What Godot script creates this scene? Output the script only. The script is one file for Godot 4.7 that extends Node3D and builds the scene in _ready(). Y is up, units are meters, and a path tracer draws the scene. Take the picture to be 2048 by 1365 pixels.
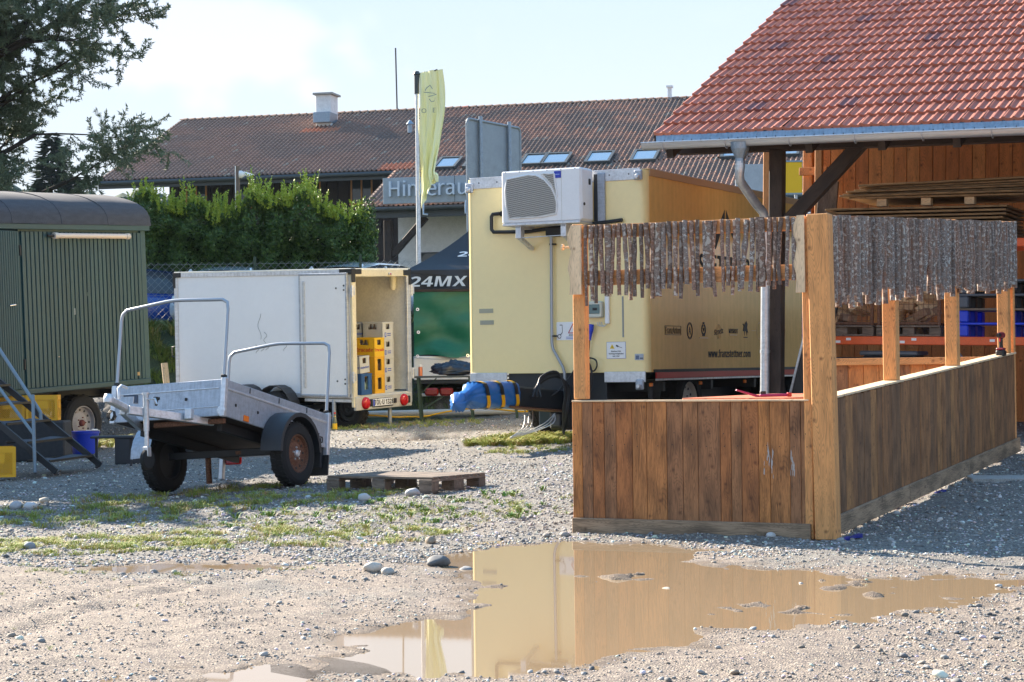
extends Node3D
# A gravel yard behind a village: bar stall, reefer trailer, box trailer, small tipping trailer, workers' wagon, barn, farmhouse.
# x to the right, y up, the yard runs away along -z. All sizes in metres.

var rng := RandomNumberGenerator.new()
var used := {}
var M := {}
var T := {}
var nz := FastNoiseLite.new()
var nz2 := FastNoiseLite.new()

# ------------------------------------------------------------------ mesh builder
class MB:
	var v := PackedVector3Array()
	var n := PackedVector3Array()
	var uv := PackedVector2Array()
	var idx := PackedInt32Array()
	var col := PackedColorArray()
	var uo := Vector2.ZERO      # texture offset of the next shape

	func tri_fan(pts: Array, nrm: Vector3, uvs: Array) -> void:
		var b := v.size()
		for k in pts.size():
			v.append(pts[k]); n.append(nrm); uv.append(uvs[k] + uo)
		for k in range(1, pts.size() - 1):
			idx.append(b); idx.append(b + k + 1); idx.append(b + k)

	# flat convex face turned away from "inside"; u runs along the direction "along"
	func face(pts: Array, inside: Vector3, along := Vector3.ZERO) -> void:
		var nrm: Vector3 = (pts[1] - pts[0]).cross(pts[2] - pts[0]).normalized()
		var mid := Vector3.ZERO
		for p in pts: mid += p
		mid /= pts.size()
		if nrm.dot(mid - inside) < 0:
			pts.reverse(); nrm = -nrm
		var a := along
		if a == Vector3.ZERO or absf(a.normalized().dot(nrm)) > 0.9:
			a = pts[1] - pts[0]
		a = (a - nrm * a.dot(nrm)).normalized()
		var b := nrm.cross(a)
		var uvs := []
		for p in pts: uvs.append(Vector2(p.dot(a), p.dot(b)))
		tri_fan(pts, nrm, uvs)

	func box(c: Vector3, s: Vector3, bas := Basis(), bev := 0.0) -> void:
		var h := s * 0.5
		var along := bas.x if s.x >= s.y and s.x >= s.z else (bas.y if s.y >= s.z else bas.z)
		if bev <= 0.0:
			for k in 3:
				var i := (k + 1) % 3
				var j := (k + 2) % 3
				for sg in [-1.0, 1.0]:
					var pts := []
					for q in [[-1, -1], [1, -1], [1, 1], [-1, 1]]:
						var p := Vector3()
						p[k] = sg * h[k]; p[i] = q[0] * h[i]; p[j] = q[1] * h[j]
						pts.append(c + bas * p)
					face(pts, c, along)
			return
		bev = minf(bev, 0.45 * minf(s.x, minf(s.y, s.z)))
		var at := func(k: int, sx: float, sy: float, sz: float) -> Vector3:
			var p := Vector3(sx * h.x, sy * h.y, sz * h.z)
			for i in 3:
				if i != k: p[i] -= signf(p[i]) * bev
			return c + bas * p
		for k in 3:
			var i := (k + 1) % 3
			var j := (k + 2) % 3
			for sg in [-1.0, 1.0]:
				var pts := []
				for q in [[-1, -1], [1, -1], [1, 1], [-1, 1]]:
					var s3 := Vector3()
					s3[k] = sg; s3[i] = q[0]; s3[j] = q[1]
					pts.append(at.call(k, s3.x, s3.y, s3.z))
				face(pts, c, along)
			for a in [-1.0, 1.0]:
				for b in [-1.0, 1.0]:
					var lo := Vector3(); var hi := Vector3()
					lo[i] = a; hi[i] = a; lo[j] = b; hi[j] = b; lo[k] = -1; hi[k] = 1
					face([at.call(i, lo.x, lo.y, lo.z), at.call(i, hi.x, hi.y, hi.z), at.call(j, hi.x, hi.y, hi.z), at.call(j, lo.x, lo.y, lo.z)], c, along)
		for x in [-1.0, 1.0]:
			for y in [-1.0, 1.0]:
				for z in [-1.0, 1.0]:
					face([at.call(0, x, y, z), at.call(1, x, y, z), at.call(2, x, y, z)], c, along)

	# bar of rectangular section from a to b; "up" fixes the roll
	func bar(a: Vector3, b: Vector3, w: float, h: float, up := Vector3.UP, bev := 0.0) -> void:
		var x := (b - a).normalized()
		if absf(x.dot(up)) > 0.95: up = Vector3(0, 0, 1) if absf(x.z) < 0.9 else Vector3.RIGHT
		var z := x.cross(up).normalized()
		box((a + b) * 0.5, Vector3(a.distance_to(b), h, w), Basis(x, z.cross(x), z), bev)

	func tube(pts: Array, r, seg := 8, caps := true) -> void:
		var t0: Vector3 = (pts[1] - pts[0]).normalized()
		var side := t0.cross(Vector3.UP if absf(t0.y) < 0.9 else Vector3.RIGHT).normalized()
		var base := v.size()
		var run := 0.0
		for k in pts.size():
			var t: Vector3 = t0
			if k > 0 and k < pts.size() - 1: t = ((pts[k + 1] - pts[k]).normalized() + (pts[k] - pts[k - 1]).normalized()).normalized()
			elif k > 0: t = (pts[k] - pts[k - 1]).normalized()
			side = (side - t * side.dot(t)).normalized()
			var up := t.cross(side)
			var rad: float = r if (r is float) else r[k]
			if k > 0: run += pts[k].distance_to(pts[k - 1])
			for s in seg + 1:
				var a := TAU * s / seg
				var d := side * cos(a) + up * sin(a)
				v.append(pts[k] + d * rad); n.append(d); uv.append(Vector2(run, a * rad) + uo)
		for k in pts.size() - 1:
			for s in seg:
				var p := base + k * (seg + 1) + s
				var q := p + seg + 1
				idx.append_array([p, q, p + 1, p + 1, q, q + 1])
		if caps:
			for e in [0, pts.size() - 1]:
				var ring := []
				for s in seg: ring.append(v[base + e * (seg + 1) + s])
				face(ring, pts[1] if e == 0 else pts[e - 1])

	# profile of (radius, height) turned round the y axis of xf
	func lathe(prof: Array, seg := 20, xf := Transform3D(), smooth := false) -> void:
		for k in prof.size() - 1:
			var p: Vector2 = prof[k]
			var q: Vector2 = prof[k + 1]
			if p.distance_to(q) < 1e-6: continue
			var d := (q - p).normalized()
			var nl := Vector2(d.y, -d.x)
			var na := nl
			var nb := nl
			if smooth:
				if k > 0:
					var d0: Vector2 = (p - prof[k - 1]).normalized()
					na = (nl + Vector2(d0.y, -d0.x)).normalized()
				if k < prof.size() - 2:
					var d1: Vector2 = (prof[k + 2] - q).normalized()
					nb = (nl + Vector2(d1.y, -d1.x)).normalized()
			var b := v.size()
			for s in seg + 1:
				var a := TAU * s / seg
				var c := cos(a)
				var sn := sin(a)
				v.append(xf * Vector3(p.x * c, p.y, p.x * sn)); n.append((xf.basis * Vector3(na.x * c, na.y, na.x * sn)).normalized()); uv.append(Vector2(a * 0.3, p.y + p.x) + uo)
				v.append(xf * Vector3(q.x * c, q.y, q.x * sn)); n.append((xf.basis * Vector3(nb.x * c, nb.y, nb.x * sn)).normalized()); uv.append(Vector2(a * 0.3, q.y + q.x) + uo)
			for s in seg:
				var i := b + s * 2
				idx.append_array([i, i + 2, i + 1, i + 1, i + 2, i + 3])

	# flat outline in the xy plane of xf, pulled out along z by depth (centred)
	func prism(poly: PackedVector2Array, depth: float, xf := Transform3D()) -> void:
		var t := Geometry2D.triangulate_polygon(poly)
		for sg in [-1.0, 1.0]:
			var b := v.size()
			for p in poly:
				v.append(xf * Vector3(p.x, p.y, sg * depth * 0.5)); n.append((xf.basis * Vector3(0, 0, sg)).normalized()); uv.append(p + uo)
			for k in range(0, t.size(), 3):
				var a: Vector2 = poly[t[k]]
				var ccw: bool = (poly[t[k + 1]] - a).cross(poly[t[k + 2]] - a) > 0
				if ccw == (sg < 0): idx.append_array([b + t[k], b + t[k + 1], b + t[k + 2]])
				else: idx.append_array([b + t[k], b + t[k + 2], b + t[k + 1]])
		var area := 0.0
		for k in poly.size(): area += poly[k].cross(poly[(k + 1) % poly.size()])
		for k in poly.size():
			var p: Vector2 = poly[k]
			var q: Vector2 = poly[(k + 1) % poly.size()]
			var e := (q - p).normalized()
			var o := Vector2(e.y, -e.x) * signf(area)
			var pts := [xf * Vector3(p.x, p.y, -depth * 0.5), xf * Vector3(q.x, q.y, -depth * 0.5), xf * Vector3(q.x, q.y, depth * 0.5), xf * Vector3(p.x, p.y, depth * 0.5)]
			var mid: Vector3 = (pts[0] + pts[2]) * 0.5
			face(pts, mid - xf.basis * Vector3(o.x, o.y, 0) * 0.1)

	# sheet of points rows[j][i], smooth, seen from both sides
	func sheet(rows: Array, su := 1.0, sv := 1.0) -> void:
		var b := v.size()
		var w: int = rows[0].size()
		var h := rows.size()
		for j in h:
			for i in w:
				var dx: Vector3 = rows[j][mini(i + 1, w - 1)] - rows[j][maxi(i - 1, 0)]
				var dy: Vector3 = rows[mini(j + 1, h - 1)][i] - rows[maxi(j - 1, 0)][i]
				v.append(rows[j][i]); n.append(dx.cross(dy).normalized()); uv.append(Vector2(su * i / (w - 1.0), sv * j / (h - 1.0)))
		for j in h - 1:
			for i in w - 1:
				var p := b + j * w + i
				idx.append_array([p, p + w, p + 1, p + 1, p + w, p + w + 1])

	func tri(a: Vector3, b: Vector3, c: Vector3) -> void:
		tri_fan([a, b, c], (b - a).cross(c - a).normalized(), [Vector2(a.x, a.y), Vector2(b.x, b.y), Vector2(c.x, c.y)])

	func arrays() -> Array:
		var a := []
		a.resize(Mesh.ARRAY_MAX)
		a[Mesh.ARRAY_VERTEX] = v; a[Mesh.ARRAY_NORMAL] = n; a[Mesh.ARRAY_TEX_UV] = uv; a[Mesh.ARRAY_INDEX] = idx
		if col.size() == v.size(): a[Mesh.ARRAY_COLOR] = col
		return a

	func mesh() -> ArrayMesh:
		var m := ArrayMesh.new()
		m.add_surface_from_arrays(Mesh.PRIMITIVE_TRIANGLES, arrays())
		return m

# ------------------------------------------------------------------ scene helpers
func W(x: float, y: float, far: float) -> Vector3:
	return Vector3(x, y, -far)

func numbered(called: String, where := "") -> String:
	var key := where + "/" + called
	var k: int = used.get(key, 0)
	used[key] = k + 1
	return called if k == 0 else "%s_%03d" % [called, k]

func tag(o: Node3D, label: String, category := "", group := "", kind := "") -> Node3D:
	if label: o.set_meta("label", label)
	if category: o.set_meta("category", category)
	if group: o.set_meta("group", group)
	if kind: o.set_meta("kind", kind)
	return o

func thing(called: String, label: String, category: String, at: Vector3, turn := 0.0, group := "") -> Node3D:
	var o := Node3D.new()
	o.name = numbered(called)
	add_child(o)
	o.position = at
	o.rotation.y = turn
	return tag(o, label, category, group)

# one mesh as a part of "parent" (or on its own under the root)
func put(called: String, shape, mat: Material, parent: Node = self, at := Transform3D()) -> MeshInstance3D:
	var o := MeshInstance3D.new()
	o.mesh = shape.mesh() if shape is MB else shape
	for k in o.mesh.get_surface_count(): o.set_surface_override_material(k, mat)
	o.name = numbered(called, "" if parent == self else str(parent.get_instance_id()))
	parent.add_child(o)
	o.transform = at
	return o

# shortcut: a single chamfered box as a part
func bx(called: String, parent: Node, mat: Material, c: Vector3, s: Vector3, bev := 0.004, turn := Basis()) -> MeshInstance3D:
	var b := MB.new()
	b.uo = Vector2(rng.randf() * 5.0, rng.randf() * 5.0)
	b.box(Vector3.ZERO, s, Basis(), bev)
	return put(called, b, mat, parent, Transform3D(turn, c))

func lettering(called: String, parent: Node, words: String, high: float, at: Transform3D, mat: Material, wide := 1.0, deep := 0.003, serif := false, heavy := 400) -> MeshInstance3D:
	var t := TextMesh.new()
	var f := SystemFont.new()
	f.font_names = PackedStringArray(["Droid Serif" if serif else "Droid Sans"])
	f.font_weight = heavy
	t.font = f
	t.text = words
	t.font_size = 48
	t.pixel_size = high / 34.5      # cap height of the face at this size
	t.depth = deep
	t.curve_step = 2.0
	t.material = mat
	var o := MeshInstance3D.new()
	o.mesh = t
	o.name = numbered(called, str(parent.get_instance_id()))
	parent.add_child(o)
	o.transform = at * Transform3D(Basis.from_scale(Vector3(wide, 1, 1)), Vector3.ZERO)
	return o

func copies(called: String, shape: Mesh, mat: Material, xfs: Array, parent: Node = self, cols := []) -> MultiMeshInstance3D:
	var mm := MultiMesh.new()
	mm.transform_format = MultiMesh.TRANSFORM_3D
	mm.use_colors = cols.size() > 0
	mm.mesh = shape
	mm.instance_count = xfs.size()
	for k in xfs.size():
		mm.set_instance_transform(k, xfs[k])
		if cols.size() > 0: mm.set_instance_color(k, cols[k])
	var o := MultiMeshInstance3D.new()
	o.multimesh = mm
	o.material_override = mat
	o.name = numbered(called, "" if parent == self else str(parent.get_instance_id()))
	parent.add_child(o)
	return o

# the same points joined by a soft curve
func soft(p: Array, n := 6) -> Array:
	var out := []
	for k in p.size() - 1:
		var p0: Vector3 = p[maxi(k - 1, 0)]
		var p3: Vector3 = p[mini(k + 2, p.size() - 1)]
		for j in n: out.append((p[k] as Vector3).cubic_interpolate(p[k + 1], p0, p3, j / float(n)))
	out.append(p[-1])
	return out

func rnd(a: float, b: float) -> float:
	return rng.randf_range(a, b)

# ------------------------------------------------------------------ textures and materials
func paint(w: int, h: int, f: Callable) -> ImageTexture:
	var im := Image.create(w, h, false, Image.FORMAT_RGB8)
	for y in h:
		for x in w:
			im.set_pixel(x, y, (f.call(x, y) as Color).linear_to_srgb())
	im.generate_mipmaps()
	return ImageTexture.create_from_image(im)

func g3(a: float) -> Color:
	return Color(a, a, a)

func wrapn(noise: FastNoiseLite, x: float, y: float, w: float, h: float, sx: float, sy: float) -> float:
	# noise that repeats after w by h pixels: walk two circles in 3-D would need 4-D, so blend the seams instead
	var fx := x / w
	var fy := y / h
	var a := noise.get_noise_2d(x * sx, y * sy)
	var b := noise.get_noise_2d((x - w) * sx, y * sy)
	var c := noise.get_noise_2d(x * sx, (y - h) * sy)
	var d := noise.get_noise_2d((x - w) * sx, (y - h) * sy)
	return lerpf(lerpf(a, b, fx), lerpf(c, d, fx), fy) * 1.25

func make_textures() -> void:
	nz.seed = 11; nz.noise_type = FastNoiseLite.TYPE_SIMPLEX; nz.frequency = 1.0; nz.fractal_octaves = 3
	nz2.seed = 5; nz2.noise_type = FastNoiseLite.TYPE_SIMPLEX; nz2.frequency = 1.0; nz2.fractal_type = FastNoiseLite.FRACTAL_NONE
	# wood: u along the grain
	var knots := []
	for k in 9: knots.append([rnd(0, 512), rnd(0, 256), rnd(7.0, 13.0)])
	var wood := func(x: int, y: int) -> Color:
		var warp := 0.0
		var dark := 0.0
		for kn in knots:
			var dx: float = absf(x - kn[0]); dx = minf(dx, 512 - dx)
			var dy: float = absf(y - kn[1]); dy = minf(dy, 256 - dy)
			var d2: float = (dx * dx * 2.0 + dy * dy) / (kn[2] * kn[2])
			warp += 6.0 * exp(-(dx * dx * 0.12 + dy * dy) / (kn[2] * kn[2]) * 0.35) * signf(y - kn[1] + 0.01)
			dark = maxf(dark, exp(-d2 * 1.6))
		var ring := wrapn(nz2, x, y + warp * 2.0, 512, 256, 0.0035, 0.030)
		var fine := wrapn(nz, x, y, 512, 256, 0.012, 0.35)
		var broad := wrapn(nz2, x, y, 512, 256, 0.006, 0.02)
		var s := 0.5 + 0.5 * sin((ring * 4.0 + warp * 0.25) * 7.0)
		var g := 0.93 + 0.16 * fine + 0.14 * broad - 0.30 * s * s * s
		var c := Color(g, g * 0.985, g * 0.965)
		return c.lerp(Color(0.16, 0.10, 0.07), dark * 0.75)
	T.wood = paint(512, 256, wood)
	# weathered wood: darker runs and grey patches along the grain
	var aged := func(x: int, y: int) -> Color:
		var c: Color = wood.call(x, y)
		var p := wrapn(nz2, x + 90, y + 40, 512, 256, 0.011, 0.035)
		var q := wrapn(nz, x + 30, y + 10, 512, 256, 0.012, 0.25)
		var grey := clampf(p * 1.4 + 0.1, 0.0, 0.8)
		c = c * (0.90 + 0.60 * q) * (1.0 + 0.30 * wrapn(nz2, x + 11, y + 140, 512, 256, 0.005, 0.012))
		return c.lerp(Color(0.50, 0.50, 0.52) * (0.85 + 0.4 * q), grey * 0.30)
	T.aged = paint(512, 256, aged)
	# bark with pale lichen
	T.bark = paint(512, 256, func(x: int, y: int) -> Color:
		var a := wrapn(nz, x, y, 512, 256, 0.05, 0.05)
		var b := wrapn(nz, x + 200, y, 512, 256, 0.06, 0.10)
		var l := wrapn(nz2, x, y + 90, 512, 256, 0.022, 0.035)
		var m := wrapn(nz2, x + 50, y, 512, 256, 0.016, 0.02)
		var c := Color(0.18, 0.140, 0.122).lerp(Color(0.30, 0.245, 0.215), clampf(0.5 + 0.9 * a, 0, 1)) * (0.85 + 0.5 * b)
		c = c.lerp(Color(0.21, 0.125, 0.085), clampf(m * 1.6 - 0.15, 0, 0.8))
		var li := smoothstep(0.44, 0.64, l + 0.45 * b + 0.20 * m)
		return c.lerp(Color(0.52, 0.53, 0.50), li * 0.6))
	# mottle for paint, metal, render, felt
	T.mottle = paint(256, 256, func(x: int, y: int) -> Color:
		var a := wrapn(nz, x, y, 256, 256, 0.02, 0.02)
		var b := wrapn(nz, x, y + 99, 256, 256, 0.12, 0.12)
		return g3(clampf(0.93 + 0.10 * a + 0.07 * b, 0, 1)))
	T.clean = paint(256, 256, func(x: int, y: int) -> Color:
		return g3(clampf(0.965 + 0.022 * wrapn(nz, x, y, 256, 256, 0.02, 0.02) + 0.02 * wrapn(nz, x, y + 9, 256, 256, 0.11, 0.11), 0, 1)))
	T.speck = paint(256, 256, func(x: int, y: int) -> Color:
		var a := wrapn(nz, x, y, 256, 256, 0.03, 0.03)
		var b := wrapn(nz, x, y + 99, 256, 256, 0.35, 0.35)
		return g3(clampf(0.80 + 0.14 * a + 0.25 * b, 0, 1)))
	# streaks running down a wall (v is height)
	T.streak = paint(256, 256, func(x: int, y: int) -> Color:
		var a := wrapn(nz2, x, y, 256, 256, 0.09, 0.008)
		var b := wrapn(nz, x, y + 99, 256, 256, 0.25, 0.02)
		var c := wrapn(nz, x, y, 256, 256, 0.06, 0.06)
		return g3(clampf(0.95 + 0.05 * a + 0.03 * b + 0.05 * c, 0, 1)))
	# galvanised and stained aluminium
	T.zinc = paint(256, 256, func(x: int, y: int) -> Color:
		var a := wrapn(nz, x, y, 256, 256, 0.03, 0.05)
		var b := wrapn(nz2, x, y + 99, 256, 256, 0.10, 0.015)
		var s := wrapn(nz, x + 77, y, 256, 256, 0.15, 0.15)
		return Color(0.97, 0.98, 1.0) * clampf(0.88 + 0.13 * a + 0.07 * b + 0.10 * s, 0.35, 1.0))
	# rust over steel
	T.rust = paint(128, 128, func(x: int, y: int) -> Color:
		var a := wrapn(nz, x, y, 128, 128, 0.08, 0.08)
		return Color(0.10, 0.045, 0.028).lerp(Color(0.22, 0.105, 0.06), clampf(0.5 + a, 0, 1)))
	# ground: grit between stones, a colour tint and a height
	var cell := FastNoiseLite.new()
	cell.seed = 3; cell.noise_type = FastNoiseLite.TYPE_CELLULAR; cell.frequency = 1.0; cell.fractal_type = FastNoiseLite.FRACTAL_NONE
	cell.cellular_return_type = FastNoiseLite.RETURN_CELL_VALUE; cell.cellular_jitter = 1.0
	var edge := FastNoiseLite.new()
	edge.seed = 3; edge.noise_type = FastNoiseLite.TYPE_CELLULAR; edge.frequency = 1.0; edge.fractal_type = FastNoiseLite.FRACTAL_NONE
	edge.cellular_return_type = FastNoiseLite.RETURN_DISTANCE2_SUB; edge.cellular_jitter = 1.0
	T.grit = paint(1024, 1024, func(x: int, y: int) -> Color:
		var fx := x * 0.085
		var fy := y * 0.085
		var v := cell.get_noise_2d(fx, fy)
		var e := clampf((edge.get_noise_2d(fx, fy) + 1.0) * 2.2, 0.0, 1.0)
		var a := nz.get_noise_2d(x * 0.11, y * 0.11)
		var tone := 0.74 + 0.26 * v + 0.20 * a
		if v > 0.72: tone += 0.2
		var c := Color(tone, tone * (0.985 + 0.02 * v), tone * (0.97 - 0.05 * v))
		return c * (0.62 + 0.38 * e))
	T.grit_h = paint(1024, 1024, func(x: int, y: int) -> Color:
		var e := clampf((edge.get_noise_2d(x * 0.085, y * 0.085) + 1.0) * 1.6, 0.0, 1.0)
		var v := cell.get_noise_2d(x * 0.085, y * 0.085)
		var a := nz.get_noise_2d(x * 0.2, y * 0.2)
		return g3(clampf(e * (0.45 + 0.25 * v) + 0.2 + 0.18 * a, 0, 1)))

# colour given as the linear base colour of the thing
func mat(c: Color, rough := 0.7, metal := 0.0, tex: Texture2D = null, scale := 1.0, tri := false) -> StandardMaterial3D:
	var m := StandardMaterial3D.new()
	m.albedo_color = c.linear_to_srgb()
	m.roughness = rough
	m.metallic = metal
	m.cull_mode = BaseMaterial3D.CULL_DISABLED
	if tex:
		m.albedo_texture = tex
		m.uv1_scale = Vector3(scale, scale * (3.0 if tex == T.get("wood") or tex == T.get("aged") else 1.0), scale)
		if tri: m.uv1_triplanar = true
	return m

func lin(r: float, g: float, b: float) -> Color:
	return Color(r, g, b)

func make_materials() -> void:
	# timber
	M.fresh = mat(lin(0.78, 0.365, 0.125), 0.6, 0, T.wood, 0.9)
	M.fresh_b = mat(lin(0.68, 0.32, 0.115), 0.6, 0, T.wood, 0.8)
	M.pale = mat(lin(0.82, 0.62, 0.40), 0.6, 0, T.wood, 1.0)
	M.cut = mat(lin(0.80, 0.55, 0.32), 0.65)
	M.larch = []
	for c in [lin(0.42, 0.158, 0.050), lin(0.50, 0.205, 0.064), lin(0.32, 0.115, 0.040), lin(0.40, 0.178, 0.072), lin(0.56, 0.225, 0.064), lin(0.35, 0.158, 0.068)]:
		M.larch.append(mat(c, 0.7, 0, T.aged, 0.9))
	M.brown = []
	for c in [lin(0.36, 0.165, 0.062), lin(0.28, 0.13, 0.052), lin(0.42, 0.20, 0.072), lin(0.25, 0.125, 0.056)]:
		M.brown.append(mat(c, 0.75, 0, T.aged, 1.0))
	M.kick = mat(lin(0.38, 0.26, 0.165), 0.75, 0, T.aged, 0.8)
	M.grey_wood = []
	for c in [lin(0.215, 0.165, 0.128), lin(0.26, 0.20, 0.158), lin(0.18, 0.14, 0.112)]:
		M.grey_wood.append(mat(c, 0.8, 0, T.aged, 0.9))
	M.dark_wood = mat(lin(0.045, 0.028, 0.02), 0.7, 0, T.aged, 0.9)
	M.house_wood = mat(lin(0.035, 0.022, 0.018), 0.75, 0, T.wood, 0.7)
	M.barn_plank = []
	for c in [lin(0.68, 0.27, 0.075), lin(0.60, 0.225, 0.06), lin(0.72, 0.31, 0.09)]:
		M.barn_plank.append(mat(c, 0.65, 0, T.wood, 0.7))
	M.log = []
	for c in [lin(0.78, 0.56, 0.34), lin(0.66, 0.42, 0.22), lin(0.50, 0.32, 0.18), lin(0.36, 0.22, 0.14)]:
		M.log.append(mat(c, 0.8, 0, T.wood, 2.0))
	M.bark = []
	for c in [lin(1.0, 0.97, 0.94), lin(0.85, 0.74, 0.68), lin(1.25, 1.15, 1.08), lin(0.62, 0.59, 0.58), lin(1.10, 0.90, 0.80), lin(1.05, 1.08, 1.10)]:
		M.bark.append(mat(c, 0.85, 0, T.bark, 2.0))
	M.osb = mat(lin(0.36, 0.235, 0.12), 0.7, 0, T.aged, 1.4)
	# metal and plastic
	M.zinc = mat(lin(0.60, 0.63, 0.66), 0.42, 0.75, T.zinc, 0.8)
	M.alu = mat(lin(0.72, 0.73, 0.75), 0.45, 0.6, T.zinc, 0.6)
	M.alu_stained = mat(lin(0.45, 0.49, 0.55), 0.5, 0.45, T.zinc, 1.1)
	M.steel_pipe = mat(lin(0.36, 0.39, 0.43), 0.4, 0.6)
	M.chrome = mat(lin(0.75, 0.76, 0.78), 0.18, 1.0)
	M.black = mat(lin(0.012, 0.012, 0.013), 0.5)
	M.chassis = mat(lin(0.018, 0.021, 0.026), 0.55, 0, T.mottle, 1.0)
	M.rubber = mat(lin(0.018, 0.018, 0.019), 0.85, 0, T.speck, 2.0)
	M.plastic_dark = mat(lin(0.03, 0.033, 0.04), 0.5, 0, T.mottle, 1.0)
	M.rust = mat(lin(1, 1, 1), 0.85, 0.1, T.rust, 3.0)
	M.white = mat(lin(0.84, 0.84, 0.84), 0.4, 0, T.clean, 0.6)
	M.white_panel = mat(lin(0.87, 0.89, 0.92), 0.3, 0, T.clean, 0.3)
	M.cream = mat(lin(0.78, 0.70, 0.50), 0.4, 0, T.mottle, 0.4)
	M.cream_in = mat(lin(0.92, 0.87, 0.74), 0.5, 0, T.mottle, 0.5)
	M.reefer_side_bounce = mat(lin(0.90, 0.58, 0.19), 0.22, 0, T.streak, 0.35)  # side yellow deepened: warm light off the barn is put into the colour
	M.reefer_side_bounce.clearcoat_enabled = true; M.reefer_side_bounce.clearcoat = 0.6; M.reefer_side_bounce.clearcoat_roughness = 0.06
	M.reefer = mat(lin(0.92, 0.74, 0.36), 0.28, 0, T.clean, 0.3)
	M.reefer.clearcoat_enabled = true; M.reefer.clearcoat = 0.5; M.reefer.clearcoat_roughness = 0.08
	M.red = mat(lin(0.45, 0.01, 0.015), 0.35)
	M.lens_red = mat(lin(0.55, 0.012, 0.012), 0.15)
	M.orange = mat(lin(0.80, 0.13, 0.03), 0.45, 0, T.mottle, 1.0)
	M.amber = mat(lin(0.85, 0.20, 0.02), 0.2)
	M.blue = mat(lin(0.01, 0.045, 0.50), 0.4)
	M.blue_pallet = mat(lin(0.012, 0.05, 0.62), 0.45)
	M.grey_pallet = mat(lin(0.08, 0.10, 0.13), 0.5)
	M.yellow = mat(lin(0.85, 0.50, 0.01), 0.4)
	M.crate_yellow = mat(lin(0.82, 0.42, 0.015), 0.45)
	M.crate_grey = mat(lin(0.58, 0.56, 0.50), 0.5)
	M.crate_dark = mat(lin(0.26, 0.28, 0.30), 0.5)
	M.crate_blue = mat(lin(0.03, 0.10, 0.26), 0.45)
	M.ink_red = mat(lin(0.60, 0.02, 0.015), 0.5)
	M.ink_blue = mat(lin(0.02, 0.07, 0.40), 0.5)
	M.ink = mat(lin(0.015, 0.015, 0.016), 0.6)
	M.ink_pale = mat(lin(0.62, 0.45, 0.22), 0.5)
	M.paper = mat(lin(0.82, 0.82, 0.82), 0.5)
	M.glass_bottle = mat(lin(0.10, 0.055, 0.02), 0.06)
	M.glass_clear = mat(lin(0.35, 0.42, 0.30), 0.08)
	M.wagon = []
	for c in [lin(0.024, 0.078, 0.085), lin(0.021, 0.071, 0.078), lin(0.027, 0.085, 0.092)]:
		M.wagon.append(mat(c, 0.5, 0, T.mottle, 0.7))
	M.felt = mat(lin(0.085, 0.09, 0.105), 0.95, 0, T.speck, 3.0)
	M.roof_tile = []
	for c in [lin(0.41, 0.140, 0.088), lin(0.38, 0.128, 0.082), lin(0.44, 0.152, 0.096), lin(0.35, 0.118, 0.08), lin(0.22, 0.078, 0.07)]:
		M.roof_tile.append(mat(c, 0.65, 0, T.mottle, 3.0))
	M.old_tile = mat(lin(1, 1, 1), 0.85)
	M.old_tile.vertex_color_use_as_albedo = true
	M.ridge_tile = mat(lin(0.33, 0.20, 0.14), 0.85, 0, T.speck, 1.0)
	M.render = mat(lin(0.80, 0.80, 0.80), 0.85, 0, T.mottle, 0.5)
	M.gutter_dark = mat(lin(0.05, 0.06, 0.065), 0.5)
	M.blue_zinc = mat(lin(0.30, 0.38, 0.46), 0.4, 0.5, T.zinc, 1.0)
	M.sign_back = mat(lin(0.30, 0.36, 0.41), 0.5, 0.3, T.mottle, 0.6)
	M.sign_panel = mat(lin(0.36, 0.40, 0.44), 0.5, 0, T.mottle, 0.5)
	M.tarp = mat(lin(0.008, 0.15, 0.085), 0.5, 0, T.mottle, 0.8)
	M.bag = mat(lin(0.014, 0.026, 0.05), 0.3)
	M.wrap = mat(lin(0.02, 0.14, 0.42), 0.35)
	M.tent = mat(lin(0.030, 0.034, 0.042), 0.6, 0, T.mottle, 0.8)
	M.flag = mat(lin(0.97, 0.93, 0.52), 0.7)
	M.flag.backlight = Color(1.6, 1.57, 1.36)
	M.window = mat(lin(0.04, 0.05, 0.055), 0.05)
	M.skylight = mat(lin(0.55, 0.60, 0.64), 0.06, 0.9)
	M.green_leg = mat(lin(0.02, 0.05, 0.03), 0.5)
	M.table_top = mat(lin(0.30, 0.075, 0.045), 0.5, 0, T.wood, 1.0)
	M.stair_rail = mat(lin(0.20, 0.27, 0.33), 0.5, 0.2, T.mottle, 2.0)
	M.concrete = mat(lin(0.42, 0.42, 0.40), 0.9, 0, T.speck, 1.0, true)

# ------------------------------------------------------------------ the yard
# gravel bars that break the big puddle: x, far, half width, half length
const BARS := [[0.60, 10.70, 0.30, 0.22], [1.23, 9.35, 0.36, 0.24], [1.72, 10.25, 0.32, 0.22], [1.9, 9.80, 0.2, 0.14]]
var PUD := []          # [outline as (x, far), water level]

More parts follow.
